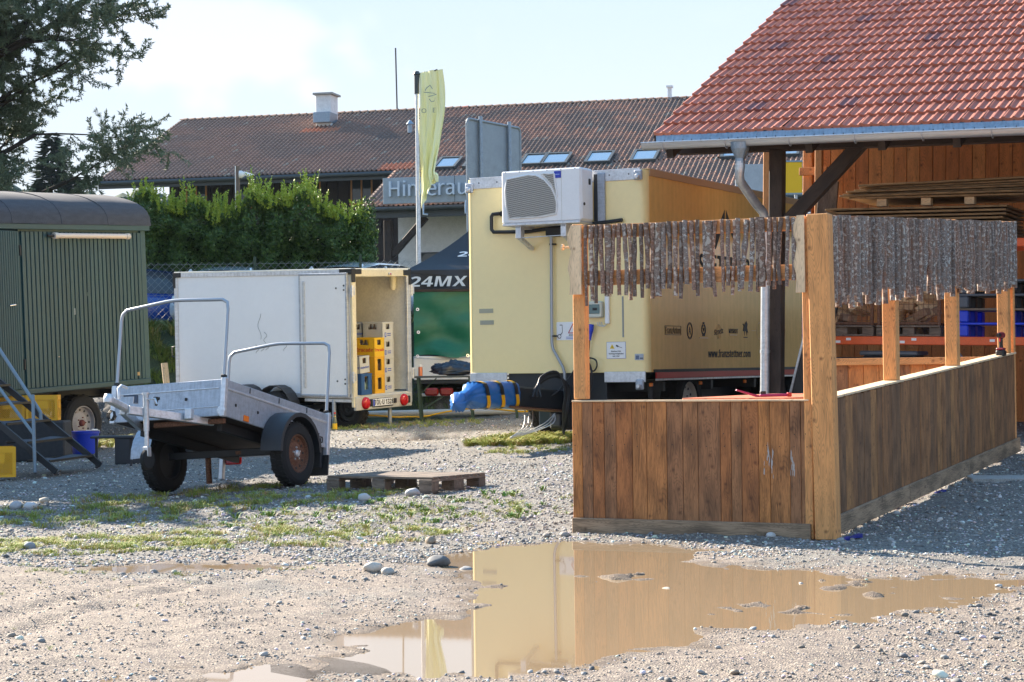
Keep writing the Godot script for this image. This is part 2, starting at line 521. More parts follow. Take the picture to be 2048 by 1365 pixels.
func puddle_outlines() -> void:
	PUD = [
		[[[-0.48, 11.72], [-0.27, 12.12], [0.03, 12.48], [0.39, 12.64], [0.86, 12.39], [1.20, 12.04], [0.99, 11.52], [1.10, 11.04], [1.49, 11.00], [1.78, 10.45], [2.32, 10.50], [2.67, 10.21], [2.13, 9.55], [1.65, 9.07], [1.16, 8.68], [0.83, 8.83], [0.64, 8.31], [0.43, 8.13], [0.20, 7.76], [-0.06, 7.60], [-0.34, 7.70], [-0.63, 7.75], [-0.71, 8.34], [-0.59, 8.92], [-0.24, 9.23], [-0.07, 9.95], [-0.18, 10.69], [-0.28, 10.94], [-0.37, 11.38]], -0.012],
		[[[-1.32, 7.36], [-1.19, 7.72], [-1.03, 7.84], [-0.84, 7.65], [-0.72, 7.26], [-0.95, 6.86], [-1.27, 6.96]], -0.012],
		[[[-2.42, 11.47], [-2.18, 11.66], [-1.78, 11.62], [-1.46, 11.45], [-1.82, 11.32], [-2.24, 11.34]], -0.014],
		[[[-2.0, 26.9], [-1.64, 27.8], [-0.95, 27.3], [-0.99, 26.5], [-1.53, 26.4]], 0.075]]

func edge_distance(poly: Array, x: float, f: float) -> float:   # > 0 inside
	var best := 1e9
	var inside := false
	var m := poly.size()
	for k in m:
		var ax: float = poly[k][0]; var ay: float = poly[k][1]
		var bx_: float = poly[(k + 1) % m][0]; var by: float = poly[(k + 1) % m][1]
		var ex := bx_ - ax
		var ey := by - ay
		var t := clampf(((x - ax) * ex + (f - ay) * ey) / (ex * ex + ey * ey), 0, 1)
		var dx := x - ax - t * ex
		var dy := f - ay - t * ey
		best = minf(best, dx * dx + dy * dy)
		if (ay > f) != (by > f) and x < ax + (f - ay) * ex / ey: inside = not inside
	return sqrt(best) if inside else -sqrt(best)

# the front of the yard falls a little towards the viewer
func fore(far: float) -> float:
	return 0.0095 * (clampf(far, 3.0, 11.9) - 11.9)

func water(lvl: float, far: float) -> float:
	return lvl + (0.0095 * (far - 11.9) if far < 15.0 else 0.0)

# large shape of the land at (x, far)
func land(x: float, far: float) -> float:
	var s := smoothstep(11.5, 16.0, far)
	var y := s * (0.035 * clampf(x, -8.0, 6.0) + 0.016 * (clampf(far, 13.0, 29.0) - 13.0))
	y += fore(far)
	y += 0.05 * exp(-(pow(x - 4.6, 2) + pow(far - 17.7, 2)) / 2.0)
	y -= 0.05 * exp(-(pow(x + 3.35, 2) + pow(far - 18.8, 2)) / 0.5)
	y += 0.03 * exp(-(pow(x + 2.05, 2) + pow(far - 18.2, 2)) / 0.5)
	y += 1.85 * smoothstep(33.3, 37.0, far + 0.3 * sin(x * 0.7))
	y += 22.0 * smoothstep(90.0, 330.0, far) + 14.0 * smoothstep(250.0, 700.0, far)
	return y

var pud_wet := 0.0
func ground_y(x: float, far: float) -> float:
	var y := land(x, far)
	var near := 1.0 - smoothstep(30.0, 45.0, far)
	pud_wet = -9.0
	if far > -2.0 and far < 45.0:
		y += near * (0.010 * nz2.get_noise_2d(x * 0.55, far * 0.55) + 0.009 * nz2.get_noise_2d(x * 2.3 + 9.0, far * 2.3) + 0.006 * nz.get_noise_2d(x * 7.0, far * 7.0))
		# old tyre ruts across the wet corner in front
		var rut := x + 2.4 - 0.28 * (far - 9.0) - 0.05 * (far - 9.0) * (far - 9.0)
		if absf(rut) < 0.5 and far < 12.0 and far > 6.0:
			var w := smoothstep(0.13, 0.02, absf(absf(rut) - 0.16)) * smoothstep(12.0, 10.5, far)
			y -= w * (0.012 + 0.009 * sin(far * 55.0 + 6.0 * absf(rut)))
	if far > 5.5 and far < 29.0 and x > -3.5 and x < 3.6:
		for p in PUD:
			var d := -99.0
			var q: Array = p[0][0]
			if absf(x - q[0]) < 4.0 and absf(far - q[1]) < 6.0: d = edge_distance(p[0], x, far)
			if d < -0.9: continue
			d += 0.08 + 0.09 * nz2.get_noise_2d(x * 1.7 + 40.0, far * 1.7) + 0.05 * nz2.get_noise_2d(x * 5.0, far * 5.0 + 20.0)
			pud_wet = maxf(pud_wet, d)
			var lvl := water(p[1], far)
			var base := y
			if d > -0.5:
				var k := smoothstep(-0.5, 0.0, d)
				y = lerpf(base, lvl + 0.003 + 0.25 * (base - land(x, far)), k)
			if d > 0.0: y -= 0.035 * smoothstep(0.0, 0.22, d)
			if lvl < 0.05 and d > -0.1:
				for q2 in BARS: y += 0.052 * exp(-(pow((x - q2[0]) / q2[2], 2) + pow((far - q2[1]) / q2[3], 2))) * (0.55 + 1.1 * nz2.get_noise_2d(x * 6.0, far * 4.0) + 0.5 * nz.get_noise_2d(x * 17.0, far * 12.0))
			if d > 0.05 and y > lvl + 0.002: y = lvl + 0.002 + 0.22 * (y - lvl - 0.002)
			y += smoothstep(-0.1, 0.15, d) * 0.013 * nz2.get_noise_2d(x * 4.1 - 7.0, far * 2.4)
	return y

func spans(list: Array) -> PackedFloat32Array:
	# [[from, to, step] ...]
	var out := PackedFloat32Array()
	for s in list:
		var t: float = s[0]
		while t < s[1] - 1e-4:
			out.append(t); t += s[2]
	out.append(list[-1][1])
	return out

func make_ground() -> void:
	var xs := spans([[-900, -300, 150], [-300, -60, 30], [-60, -14, 4], [-14, -5, 0.3], [-5, 5.2, 0.04], [5.2, 14, 0.3], [14, 60, 4], [60, 300, 30], [300, 900, 150]])
	var fs := spans([[-300, -60, 60], [-60, -4, 8], [-4, 6.2, 0.6], [6.2, 19.0, 0.04], [19.0, 27.0, 0.09], [27.0, 40.0, 0.22], [40, 70, 2.5], [70, 320, 25], [320, 1000, 170]])
	var b := MB.new()
	var w := xs.size()
	var h := fs.size()
	b.v.resize(w * h); b.n.resize(w * h); b.uv.resize(w * h); b.col.resize(w * h)
	var gravel := lin(0.285, 0.272, 0.25)
	var sand := lin(0.335, 0.280, 0.238)
	var mud := lin(0.20, 0.155, 0.12)
	var turf := lin(0.055, 0.075, 0.025)
	var asphalt := lin(0.10, 0.10, 0.10)
	for j in h:
		var f := fs[j]
		for i in w:
			var x := xs[i]
			var k := j * w + i
			b.v[k] = Vector3(x, ground_y(x, f), -f)
			b.uv[k] = Vector2(x, -f)
			var nn := nz2.get_noise_2d(x * 0.6 + 3.0, f * 0.6)
			var nf := nz.get_noise_2d(x * 3.0, f * 3.0)
			var sandy := smoothstep(0.35, -0.35, (f - 11.6) * 0.35 + nn * 0.7 + nf * 0.4 + 0.25 * maxf(0.0, x - 1.0))
			var c := gravel.lerp(sand, clampf(sandy + 0.25 * nf + 0.10, 0.0, 1.0))
			if pud_wet > -0.6: c = c.lerp(mud, smoothstep(-0.22, 0.10, pud_wet + 0.25 * nf + 0.1 * nn))
			if f > 33.2: c = c.lerp(turf, smoothstep(33.6, 34.6, f + 0.9 * nn + 0.8 * nf))
			if f > 38.6 and f < 41.0: c = asphalt
			b.col[k] = c
	for j in h:
		for i in w:
			var k := j * w + i
			var dx := b.v[j * w + mini(i + 1, w - 1)] - b.v[j * w + maxi(i - 1, 0)]
			var dz := b.v[mini(j + 1, h - 1) * w + i] - b.v[maxi(j - 1, 0) * w + i]
			b.n[k] = dx.cross(dz).normalized()
			if b.n[k].y < 0: b.n[k] = -b.n[k]
	b.idx.resize((w - 1) * (h - 1) * 6)
	var at := 0
	for j in h - 1:
		for i in w - 1:
			var p := j * w + i
			for q in [p, p + w, p + 1, p + 1, p + w, p + w + 1]:
				b.idx[at] = q; at += 1
	var m := mat(lin(1, 1, 1), 0.92, 0, T.grit, 1.0)
	m.vertex_color_use_as_albedo = true
	m.uv1_scale = Vector3(0.9, 0.9, 0.9)
	m.heightmap_enabled = true
	m.heightmap_texture = T.grit_h
	m.heightmap_scale = 1.0
	tag(put("ground", b, m), "", "", "", "structure")
	# muddy rain water
	var wm := mat(lin(0.27, 0.195, 0.12), 0.025)
	wm.metallic_specular = 0.5
	for p in PUD:
		var wb := MB.new()
		var poly := PackedVector2Array()
		for q in p[0]: poly.append(Vector2(q[0], q[1]))
		var big := Geometry2D.offset_polygon(poly, 0.34, Geometry2D.JOIN_ROUND)
		var out: PackedVector2Array = big[0]
		var t := Geometry2D.triangulate_polygon(out)
		for q in out:
			wb.v.append(Vector3(q.x, water(p[1], q.y), -q.y)); wb.n.append(Vector3(0, 1, 0.0095).normalized() if q.y < 15.0 else Vector3.UP); wb.uv.append(q)
		for k in range(0, t.size(), 3):
			var a: Vector2 = out[t[k]]
			if (out[t[k + 1]] - a).cross(out[t[k + 2]] - a) > 0: wb.idx.append_array([t[k], t[k + 2], t[k + 1]])
			else: wb.idx.append_array([t[k], t[k + 1], t[k + 2]])
		tag(put("puddle", wb, wm), "", "", "", "structure")

# ------------------------------------------------------------------ stones and plants of the yard
func pebble(sd: int, fine := 1) -> ArrayMesh:
	var r := RandomNumberGenerator.new()
	r.seed = sd
	var sp := SphereMesh.new()
	sp.radius = 0.5; sp.height = 1.0; sp.radial_segments = 6 + 3 * fine; sp.rings = 2 + 2 * fine
	var arr := sp.get_mesh_arrays()
	var vv: PackedVector3Array = arr[Mesh.ARRAY_VERTEX]
	var nn: PackedVector3Array = arr[Mesh.ARRAY_NORMAL]
	var planes := []
	for k in 7: planes.append([Vector3(r.randfn(), r.randfn(), r.randfn()).normalized(), r.randf_range(0.30, 0.46)])
	var nf := FastNoiseLite.new(); nf.seed = sd; nf.frequency = 1.1
	for k in vv.size():
		var p := vv[k]
		for q in planes:
			var d: float = p.dot(q[0]) - q[1]
			if d > 0: p -= q[0] * d * 0.85
		p *= 1.0 + 0.22 * nf.get_noise_3dv(p * 1.5)
		vv[k] = p * Vector3(1.0, 0.62, 0.8)
	var st := SurfaceTool.new()
	arr[Mesh.ARRAY_VERTEX] = vv
	arr[Mesh.ARRAY_NORMAL] = nn
	var am := ArrayMesh.new()
	am.add_surface_from_arrays(Mesh.PRIMITIVE_TRIANGLES, arr)
	st.create_from(am, 0)
	st.generate_normals()
	return st.commit()

func stone_col() -> Color:
	var t := rng.randf()
	var g := rnd(0.14, 0.36)
	if t < 0.16: return lin(rnd(0.48, 0.68), rnd(0.48, 0.66), rnd(0.46, 0.63))
	if t < 0.35: return lin(g * 1.05, g * 0.90, g * 0.75)
	if t < 0.45: return lin(g * 0.55, g * 0.57, g * 0.6)
	return lin(g, g * 0.98, g * 0.95)

func scatter_stones() -> void:
	rng.seed = 81
	var xs := [[], [], [], []]
	var cs := [[], [], [], []]
	var tries := 0
	var made := 0
	while tries < 150000 and made < 62000:
		tries += 1
		var f := 6.4 + 27.0 * pow(rng.randf(), 1.25)
		var x := rnd(-0.30, 0.30) * f
		var g := nz2.get_noise_2d(x * 0.9 + 31.0, f * 0.9)
		var dens := smoothstep(10.6, 12.6, f + g * 1.4) * 0.9 + 0.16 + 0.25 * maxf(g, 0.0)
		if x > 1.4 and f < 17.0: dens = 0.85
		if rng.randf() > dens: continue
		var y := ground_y(x, f)
		var size := 0.008 + 0.013 * pow(rng.randf(), 2.0) + (0.025 * rng.randf() if rng.randf() < 0.06 else 0.0) + (0.035 * rng.randf() if rng.randf() < 0.010 else 0.0)
		if f > 12.0: size *= 1.35
		if pud_wet > 0.02 and (size < 0.02 or rng.randf() < 0.6): continue
		if pud_wet > 0.25 and rng.randf() < 0.93: continue
		var k := rng.randi() % 4
		var bas := Basis.from_euler(Vector3(rnd(-0.4, 0.4), rnd(0, TAU), rnd(-0.4, 0.4))).scaled(Vector3(1, 1, 1) * size)
		xs[k].append(Transform3D(bas * Basis.from_scale(Vector3(rnd(0.8, 1.5), rnd(0.7, 1.2), rnd(0.8, 1.4))), Vector3(x, y + size * 0.12, -f)))
		cs[k].append(stone_col())
		made += 1
	# fine grit, half sunk, in the sunny front and round the pallet
	for k in 75000:
		var f := 6.5 + 5.5 * rng.randf() if k < 30000 else 11.5 + 9.0 * pow(rng.randf(), 1.2)
		var x := rnd(-0.29, 0.29) * f
		if nz2.get_noise_2d(x * 1.4 + 5.0, f * 1.4) + 0.5 * nz.get_noise_2d(x * 4.0, f * 4.0) < (0.10 if f < 11.5 else -0.35) and rng.randf() < 0.85: continue
		var y := ground_y(x, f)
		if pud_wet > 0.0: continue
		var size := 0.006 + 0.009 * pow(rng.randf(), 2.0)
		if f > 11.5: size *= 1.7
		var j := rng.randi() % 4
		xs[j].append(Transform3D(Basis.from_euler(Vector3(rnd(-0.5, 0.5), rnd(0, TAU), rnd(-0.5, 0.5))).scaled(Vector3(rnd(0.8, 1.5), rnd(0.7, 1.2), rnd(0.8, 1.4)) * size), Vector3(x, y + size * 0.08, -f)))
		cs[j].append(stone_col() if f > 11.0 or k % 3 == 0 else lin(0.36, 0.295, 0.245) * rnd(0.75, 1.15))
	var m := mat(lin(1, 1, 1), 0.85)
	m.vertex_color_use_as_albedo = true
	for k in 4:
		tag(copies("gravel", pebble(20 + k, 0), m, xs[k], self, cs[k]), "loose grey gravel spread over the yard", "gravel", "", "stuff")

func big_stones() -> void:
	# [x, far, size, colour, label]
	var list := [
		[-0.545, 12.66, 0.10, lin(0.34, 0.27, 0.20), "rounded brown cobble lying before the puddle"],
		[-0.447, 11.35, 0.143, lin(0.17, 0.175, 0.18), "dark wedge of rock at the puddle's upper edge"],
		[-0.285, 11.2, 0.115, lin(0.25, 0.26, 0.27), "grey angular rock lying beside the dark wedge rock"],
		[-0.80, 11.0, 0.112, lin(0.62, 0.57, 0.50), "flat whitish stone on the sand near the puddle"],
		[-0.71, 10.9, 0.09, lin(0.45, 0.42, 0.38), "small pale stone beside the flat whitish stone"],
		[-0.87, 16.75, 0.15, lin(0.46, 0.46, 0.47), "grey boulder touching the front corner of the pallet"],
		[-1.28, 16.7, 0.13, lin(0.60, 0.59, 0.56), "pale round stone against the pallet's lower runner"],
		[-4.36, 18.1, 0.128, lin(0.50, 0.44, 0.36), "blocky tan stone on the shaded gravel"],
		[-4.26, 17.2, 0.15, lin(0.62, 0.62, 0.63), "largest whitish stone beside the shaded grass"],
		[-4.40, 17.25, 0.15, lin(0.50, 0.50, 0.52), "grey stone at the picture's border by shaded grass"],
		[-3.15, 12.7, 0.09, lin(0.30, 0.32, 0.36), "bluish round stone in the sunny grass strip"],
		[0.24, 10.6, 0.07, lin(0.36, 0.37, 0.38), "dark stone standing in the muddy puddle"],
		[0.06, 10.5, 0.06, lin(0.62, 0.60, 0.57), "white stone poking out of the puddle"],
		[0.79, 10.2, 0.10, lin(0.60, 0.52, 0.42), "flat tan stone island in the puddle"],
		[1.66, 12.62, 0.07, lin(0.66, 0.65, 0.63), "white pebble at the foot of the stall's front"],
		[0.215, 13.0, 0.07, lin(0.30, 0.27, 0.24), "brown stone beside the stall's left end"],
		[0.34, 13.05, 0.08, lin(0.36, 0.33, 0.30), "grey-brown stone touching the stall's kickboard end"]]
	var i := 0
	for q in list:
		var m := mat(q[3], 0.8, 0, T.speck, 3.0, true)
		var o := put("stone", pebble(60 + i, 2), m)
		i += 1
		o.transform = Transform3D(Basis.from_euler(Vector3(0, i * 1.7, 0)).scaled(Vector3.ONE * q[2]), Vector3(q[0], ground_y(q[0], q[1]) + q[2] * 0.17, -q[1]))
		tag(o, q[4], "stone", "larger stones lying in the yard")

func tuft_mesh(sd: int, blades: int, high: float, wide: float, lean: float) -> ArrayMesh:
	var r := RandomNumberGenerator.new(); r.seed = sd
	var b := MB.new()
	for k in blades:
		var a := r.randf() * TAU
		var d := Vector3(cos(a), 0, sin(a))
		var s := Vector3(-d.z, 0, d.x) * wide * r.randf_range(0.7, 1.2)
		var hh := high * r.randf_range(0.5, 1.0)
		var o := d * r.randf() * high * 0.35
		var p1 := o + d * lean * hh * 0.4 + Vector3.UP * hh * 0.6
		var p2 := o + d * lean * hh * 1.1 + Vector3.UP * hh * (1.0 - 0.3 * lean)
		var q := [o - s * 0.7, o + s * 0.7, p1 + s, p1 - s, p2]
		b.tri(q[0], q[1], q[2]); b.tri(q[0], q[2], q[3]); b.tri(q[3], q[2], q[4])
	return b.mesh()

func grow_grass() -> void:
	rng.seed = 82
	var m := mat(lin(1, 1, 1), 0.7)
	m.vertex_color_use_as_albedo = true
	m.backlight = Color(0.55, 0.6, 0.25)
	var grass := [[], []]
	var gc := [[], []]
	var weed := []
	var wc := []
	# [x, far, half width, half length, tufts, height]
	var beds := [[-2.3, 13.3, 2.0, 1.05, 1300, 0.9], [-3.1, 12.9, 1.2, 0.7, 700, 0.8], [-1.5, 14.6, 1.9, 1.2, 520, 0.75], [-3.6, 16.4, 1.5, 1.2, 560, 1.2], [-2.4, 16.9, 1.4, 0.7, 380, 1.1], [-1.6, 17.3, 0.8, 0.6, 220, 0.9],
		[-0.4, 15.6, 1.1, 1.0, 170, 0.8], [0.25, 24.4, 0.85, 1.1, 1500, 2.0], [0.3, 22.6, 0.7, 0.9, 260, 1.0], [-2.0, 11.4, 1.0, 0.5, 70, 0.6], [-2.4, 9.6, 1.0, 1.6, 22, 0.5], [-1.8, 31.2, 1.6, 1.5, 240, 1.6], [-5.6, 29.0, 0.8, 1.4, 300, 2.5], [-3.0, 18.4, 1.2, 0.7, 200, 1.4]]
	for q in beds:
		var n := 0
		var tries := 0
		while n < q[4] and tries < q[4] * 8:
			tries += 1
			var a := rng.randf() * TAU
			var rr := sqrt(rng.randf())
			var x: float = q[0] + cos(a) * rr * q[2]
			var f: float = q[1] + sin(a) * rr * q[3]
			var g := nz2.get_noise_2d(x * 2.1 + 70.0, f * 2.1) + 0.5 * nz.get_noise_2d(x * 5.0, f * 5.0)
			if g < 0.02 + 0.35 * rr * rr: continue
			var y := ground_y(x, f)
			if pud_wet > -0.12: continue
			n += 1
			var hue := rng.randf()
			var c := lin(0.19, 0.28, 0.035).lerp(lin(0.42, 0.37, 0.08), hue)
			if hue > 0.85: c = lin(0.42, 0.29, 0.12)
			var s: float = rnd(0.5, 1.1) * q[5]
			grass[rng.randi() % 2].append(Transform3D(Basis.from_euler(Vector3(rnd(-0.2, 0.2), rnd(0, TAU), 0)).scaled(Vector3(s * 1.3, s, s * 1.3)), Vector3(x, y - 0.002, -f)))
			gc[0 if grass[0].size() > gc[0].size() else 1].append(c)
	# tall grass on the bank behind the trailers
	for k in 3800:
		var x := rnd(-9.0, 5.0)
		var f := rnd(33.6, 38.2)
		if k < 1500: x = rnd(-7.2, -5.4)
		var y := ground_y(x, f)
		if nz2.get_noise_2d(x * 1.2, f * 1.2 + 8.0) < -0.25 or (f < 34.4 and rng.randf() < 0.6): continue
		var hue := rng.randf()
		var c := lin(0.09, 0.15, 0.02).lerp(lin(0.30, 0.25, 0.09), hue * hue * smoothstep(34.5, 36.5, f))
		var s := rnd(2.5, 6.0) * (1.0 if f > 36.0 else 0.7)
		var j := rng.randi() % 2
		grass[j].append(Transform3D(Basis.from_euler(Vector3(rnd(-0.2, 0.2), rnd(0, TAU), 0)).scaled(Vector3(s, s, s)), Vector3(x, y - 0.01, -f)))
		gc[j].append(c)
	for k in 2:
		while gc[k].size() < grass[k].size(): gc[k].append(lin(0.12, 0.17, 0.03))
		tag(copies("grass", tuft_mesh(40 + k, 11, 0.062, 0.0016, 0.75), m, grass[k], self, gc[k]), "short green and dry grass growing in the gravel", "grass", "", "stuff")
	# broad-leaved weeds in front of the pallet
	for k in 260:
		var x := rnd(-2.2, 0.25)
		var f := rnd(14.2, 16.8) if k < 300 else rnd(12.4, 14.5)
		if nz2.get_noise_2d(x * 1.6 + 11.0, f * 1.6) < 0.0: continue
		if x > -1.9 and x < -0.3 and f > 16.5: continue
		var s := rnd(0.35, 1.0)
		weed.append(Transform3D(Basis.from_euler(Vector3(0, rnd(0, TAU), 0)).scaled(Vector3.ONE * s), Vector3(x, ground_y(x, f) - 0.003, -f)))
		wc.append(lin(0.09, 0.20, 0.03).lerp(lin(0.20, 0.26, 0.05), rng.randf()))
	tag(copies("weeds", tuft_mesh(77, 8, 0.075, 0.008, 0.9), m, weed, self, wc), "leafy green weeds dotted between the stones", "weeds", "", "stuff")

# ------------------------------------------------------------------ trees, hedge
func leaf_mesh(long: float, wide: float) -> ArrayMesh:
	var b := MB.new()
	var p := [Vector3.ZERO, Vector3(wide * 0.5, long * 0.4, 0.12 * wide), Vector3(0, long * 0.45, -0.12 * wide), Vector3(-wide * 0.5, long * 0.4, 0.12 * wide), Vector3(0, long, 0.15 * long)]
	for q in [[0, 1, 2], [0, 2, 3], [1, 4, 2], [2, 4, 3]]:
		b.tri(p[q[0]], p[q[1]], p[q[2]])
	return b.mesh()

var leafy := 9
var twig_xf := []
var twig_col := []

func grow(b: MB, p: Vector3, d: Vector3, long: float, r: float, depth: int, leaf_from: int) -> void:
	var pts := [p]
	var rad := [r]
	var n := 5
	var q := p
	for k in n:
		d = (d + Vector3(rnd(-1, 1), rnd(-0.7, 0.9) - 0.12 * (depth), rnd(-1, 1)) * 0.16).normalized()
		q += d * long / n
		pts.append(q)
		rad.append(r * (1.0 - 0.62 * (k + 1) / n))
		if depth >= leaf_from:
			for j in (leafy if depth == leaf_from else leafy + 8):
				var ld := (d * 0.8 + Vector3(rnd(-1, 1), rnd(-0.9, 0.8), rnd(-1, 1)).normalized()).normalized()
				var x := ld.cross(Vector3(rnd(-1, 1), rnd(-1, 1), rnd(-1, 1))).normalized()
				twig_xf.append(Transform3D(Basis(x, ld, x.cross(ld)).scaled_local(Vector3.ONE * rnd(0.7, 1.25)), q - d * long / n * rng.randf()))
				var t := rng.randf()
				twig_col.append(lin(0.075, 0.115, 0.065).lerp(lin(0.15, 0.195, 0.12), t))
		if depth < leaf_from + 1 and k >= 1:
			var kids := 2 if depth > 0 else 1
			for j in kids:
				var a := Vector3(rnd(-1, 1), rnd(-0.55, 0.9), rnd(-1, 1)).normalized()
				grow(b, q, (d * 0.55 + a * 0.75).normalized(), long * (rnd(0.20, 0.34) if depth == 0 and long > 3.4 else rnd(0.42, 0.6)), rad[-1] * 0.55, depth + 1, leaf_from)
	b.tube(pts, rad, 6 if depth < 2 else 4, false)

func willow() -> void:
	var t := thing("willow_tree", "tall grey-green willow spreading over the green wagon", "tree", W(-17.0, 0.95, 45.5))
	t.scale = Vector3.ONE * 1.4
	var b := MB.new()
	b.tube([Vector3(0, -0.2, 0), Vector3(0.1, 1.2, 0), Vector3(0.3, 2.6, 0.1), Vector3(0.2, 4.0, 0.1), Vector3(0.3, 6.2, 0)], [0.42, 0.33, 0.28, 0.22, 0.16], 10)
	twig_xf = []; twig_col = []
	rng.seed = 77
	# limbs: where each leaves the trunk, where it ends
	var limbs := [[Vector3(0.25, 3.84, 0), Vector3(4.11, 5.98, 0.40)],
		[Vector3(0.25, 3.83, 0), Vector3(4.86, 6.32, -0.60)],
		[Vector3(0.25, 3.22, 0), Vector3(5.57, 6.03, 0.20)],
		[Vector3(0.25, 3.58, 0), Vector3(5.79, 6.48, 0.00)],
		[Vector3(0.25, 2.62, 0), Vector3(5.32, 5.32, 0.60)],
		[Vector3(0.25, 2.00, 0), Vector3(5.19, 4.65, -0.40)],
		[Vector3(0.25, 2.00, 0), Vector3(4.82, 4.19, 0.20)],
		[Vector3(0.25, 2.00, 0), Vector3(5.28, 3.57, -0.60)],
		[Vector3(0.25, 2.00, 0), Vector3(4.61, 3.44, 0.60)],
		[Vector3(0.25, 2.40, 0), Vector3(4.53, 4.73, 0.00)],
		[Vector3(0.25, 3.40, 0), Vector3(3.78, 5.40, 0.60)],
		[Vector3(0.25, 2.11, 0), Vector3(3.86, 4.15, -0.40)],
		[Vector3(0.25, 4.51, 0), Vector3(5.03, 7.07, 0.20)],
		[Vector3(0.25, 5.50, 0), Vector3(4.11, 7.65, 0.40)],
		[Vector3(0.25, 6.00, 0), Vector3(2.61, 8.15, 0.00)],
		[Vector3(0.25, 5.83, 0), Vector3(1.53, 6.82, 0.40)],
		[Vector3(0.25, 4.12, 0), Vector3(1.44, 5.07, -0.40)],
		[Vector3(0.25, 5.12, 0), Vector3(3.11, 6.82, 1.20)],
		[Vector3(0.25, 4.19, 0), Vector3(2.94, 5.82, -1.40)]]
	for q in limbs:
		var d: Vector3 = q[1] - q[0]
		leafy = 6 if d.x > 0.5 else 3
		grow(b, q[0], d.normalized(), d.length() * 0.88, 0.04 + 0.010 * d.length(), 0, 2)
	put("trunk", b, mat(lin(0.035, 0.03, 0.027), 0.9), t)
	var m := mat(lin(1, 1, 1), 0.6)
	m.vertex_color_use_as_albedo = true
	m.backlight = Color(0.30, 0.36, 0.20)
	var o := copies("crown", leaf_mesh(0.075, 0.020), m, twig_xf, t, twig_col)
	o.set_meta("kind", "stuff")

# a young tree beyond the left border; its shade lies on the grass in front
func shade_tree() -> void:
	rng.seed = 78
	var t := thing("ash_tree", "leafy tree beside the yard whose shade falls on the grass", "tree", W(-12.9, land(-8.0, 25.9), 25.9))
	var b := MB.new()
	b.tube([Vector3(0, -0.2, 0), Vector3(0.05, 2.0, 0), Vector3(0.0, 4.4, 0)], [0.2, 0.15, 0.10], 8)
	twig_xf = []; twig_col = []
	leafy = 9
	for k in 7:
		var a := TAU * k / 7.0
		grow(b, Vector3(0, 3.2 + 0.35 * (k % 4), 0), Vector3(cos(a), 0.7, sin(a)).normalized(), rnd(2.2, 2.9), 0.07, 0, 2)
	put("trunk", b, mat(lin(0.05, 0.045, 0.04), 0.9), t)
	var m := mat(lin(1, 1, 1), 0.6)
	m.vertex_color_use_as_albedo = true
	m.backlight = Color(0.30, 0.36, 0.20)
	copies("crown", leaf_mesh(0.13, 0.06), m, twig_xf, t, twig_col).set_meta("kind", "stuff")

func hedge() -> void:
	rng.seed = 79
	var t := thing("hedge", "long clipped green hedge behind the wire fence", "hedge", W(-5.65, 1.95, 41.9))
	var b := MB.new()
	b.box(Vector3(0, 1.15, -0.2), Vector3(4.9, 2.3, 0.6), Basis(), 0.2)
	put("dark_core", b, mat(lin(0.012, 0.02, 0.008), 0.9), t)  # solid dark box added inside to block the view through the leaves
	var xf := []
	var cc := []
	var topline := func(x: float) -> float: return 2.66 + 0.16 * sin(x * 2.1) + 0.13 * sin(x * 5.3 + 1.0) + 0.06 * sin(x * 11.0) - 0.45 * smoothstep(1.9, 2.75, x) - 0.5 * smoothstep(-2.1, -2.8, x)
	for k in 52000:
		var x := rnd(-2.75, 2.75)
		var top: float = topline.call(x)
		var y := top * pow(rng.randf(), 0.8)
		var z := rnd(0.30, 0.70) + 0.30 * nz2.get_noise_2d(x * 1.3, y * 1.3) + 0.12 * nz2.get_noise_2d(x * 4.0, y * 4.0)
		var up := 0.25
		if k % 3 == 0:
			y = top - 0.25 * rng.randf() * rng.randf(); z = rnd(-0.6, 0.65); up = 0.7
		elif k % 11 == 0:
			x = (2.45 + rnd(0, 0.3)) * (1.0 if k % 2 == 0 else -1.0); z = rnd(-0.6, 0.6)
		z *= 1.0 - 0.35 * smoothstep(top - 0.5, top, y)
		var d := Vector3(rnd(-1, 1), rnd(-0.6, 1.0) + up, rnd(-0.3, 1.0)).normalized()
		var s := d.cross(Vector3(rnd(-1, 1), rnd(-1, 1), rnd(-1, 1))).normalized()
		xf.append(Transform3D(Basis(s, d, s.cross(d)).scaled_local(Vector3.ONE * rnd(0.7, 1.3)), Vector3(x, y, z)))
		cc.append(lin(0.03, 0.075, 0.012).lerp(lin(0.085, 0.15, 0.018), rng.randf() * rng.randf() * 1.3) if k % 9 else lin(0.14, 0.22, 0.025))
	# young shoots above the cut; their pale colour also carries the sunlit top
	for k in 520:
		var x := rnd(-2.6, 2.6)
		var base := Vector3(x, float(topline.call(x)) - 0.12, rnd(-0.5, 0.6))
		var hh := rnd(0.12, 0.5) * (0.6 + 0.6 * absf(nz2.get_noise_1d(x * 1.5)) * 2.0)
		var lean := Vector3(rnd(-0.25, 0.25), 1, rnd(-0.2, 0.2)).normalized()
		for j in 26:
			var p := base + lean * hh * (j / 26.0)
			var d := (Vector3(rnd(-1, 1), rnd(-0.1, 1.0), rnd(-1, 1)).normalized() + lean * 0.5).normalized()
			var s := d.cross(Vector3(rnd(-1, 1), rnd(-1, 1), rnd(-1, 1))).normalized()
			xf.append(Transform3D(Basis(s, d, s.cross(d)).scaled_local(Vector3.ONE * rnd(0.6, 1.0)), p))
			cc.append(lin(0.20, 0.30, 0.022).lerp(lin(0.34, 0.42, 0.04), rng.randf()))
	var m := mat(lin(1, 1, 1), 0.55)
	m.vertex_color_use_as_albedo = true
	m.backlight = Color(0.55, 0.65, 0.15)
	copies("leaves", leaf_mesh(0.078, 0.048), m, xf, t, cc).set_meta("kind", "stuff")

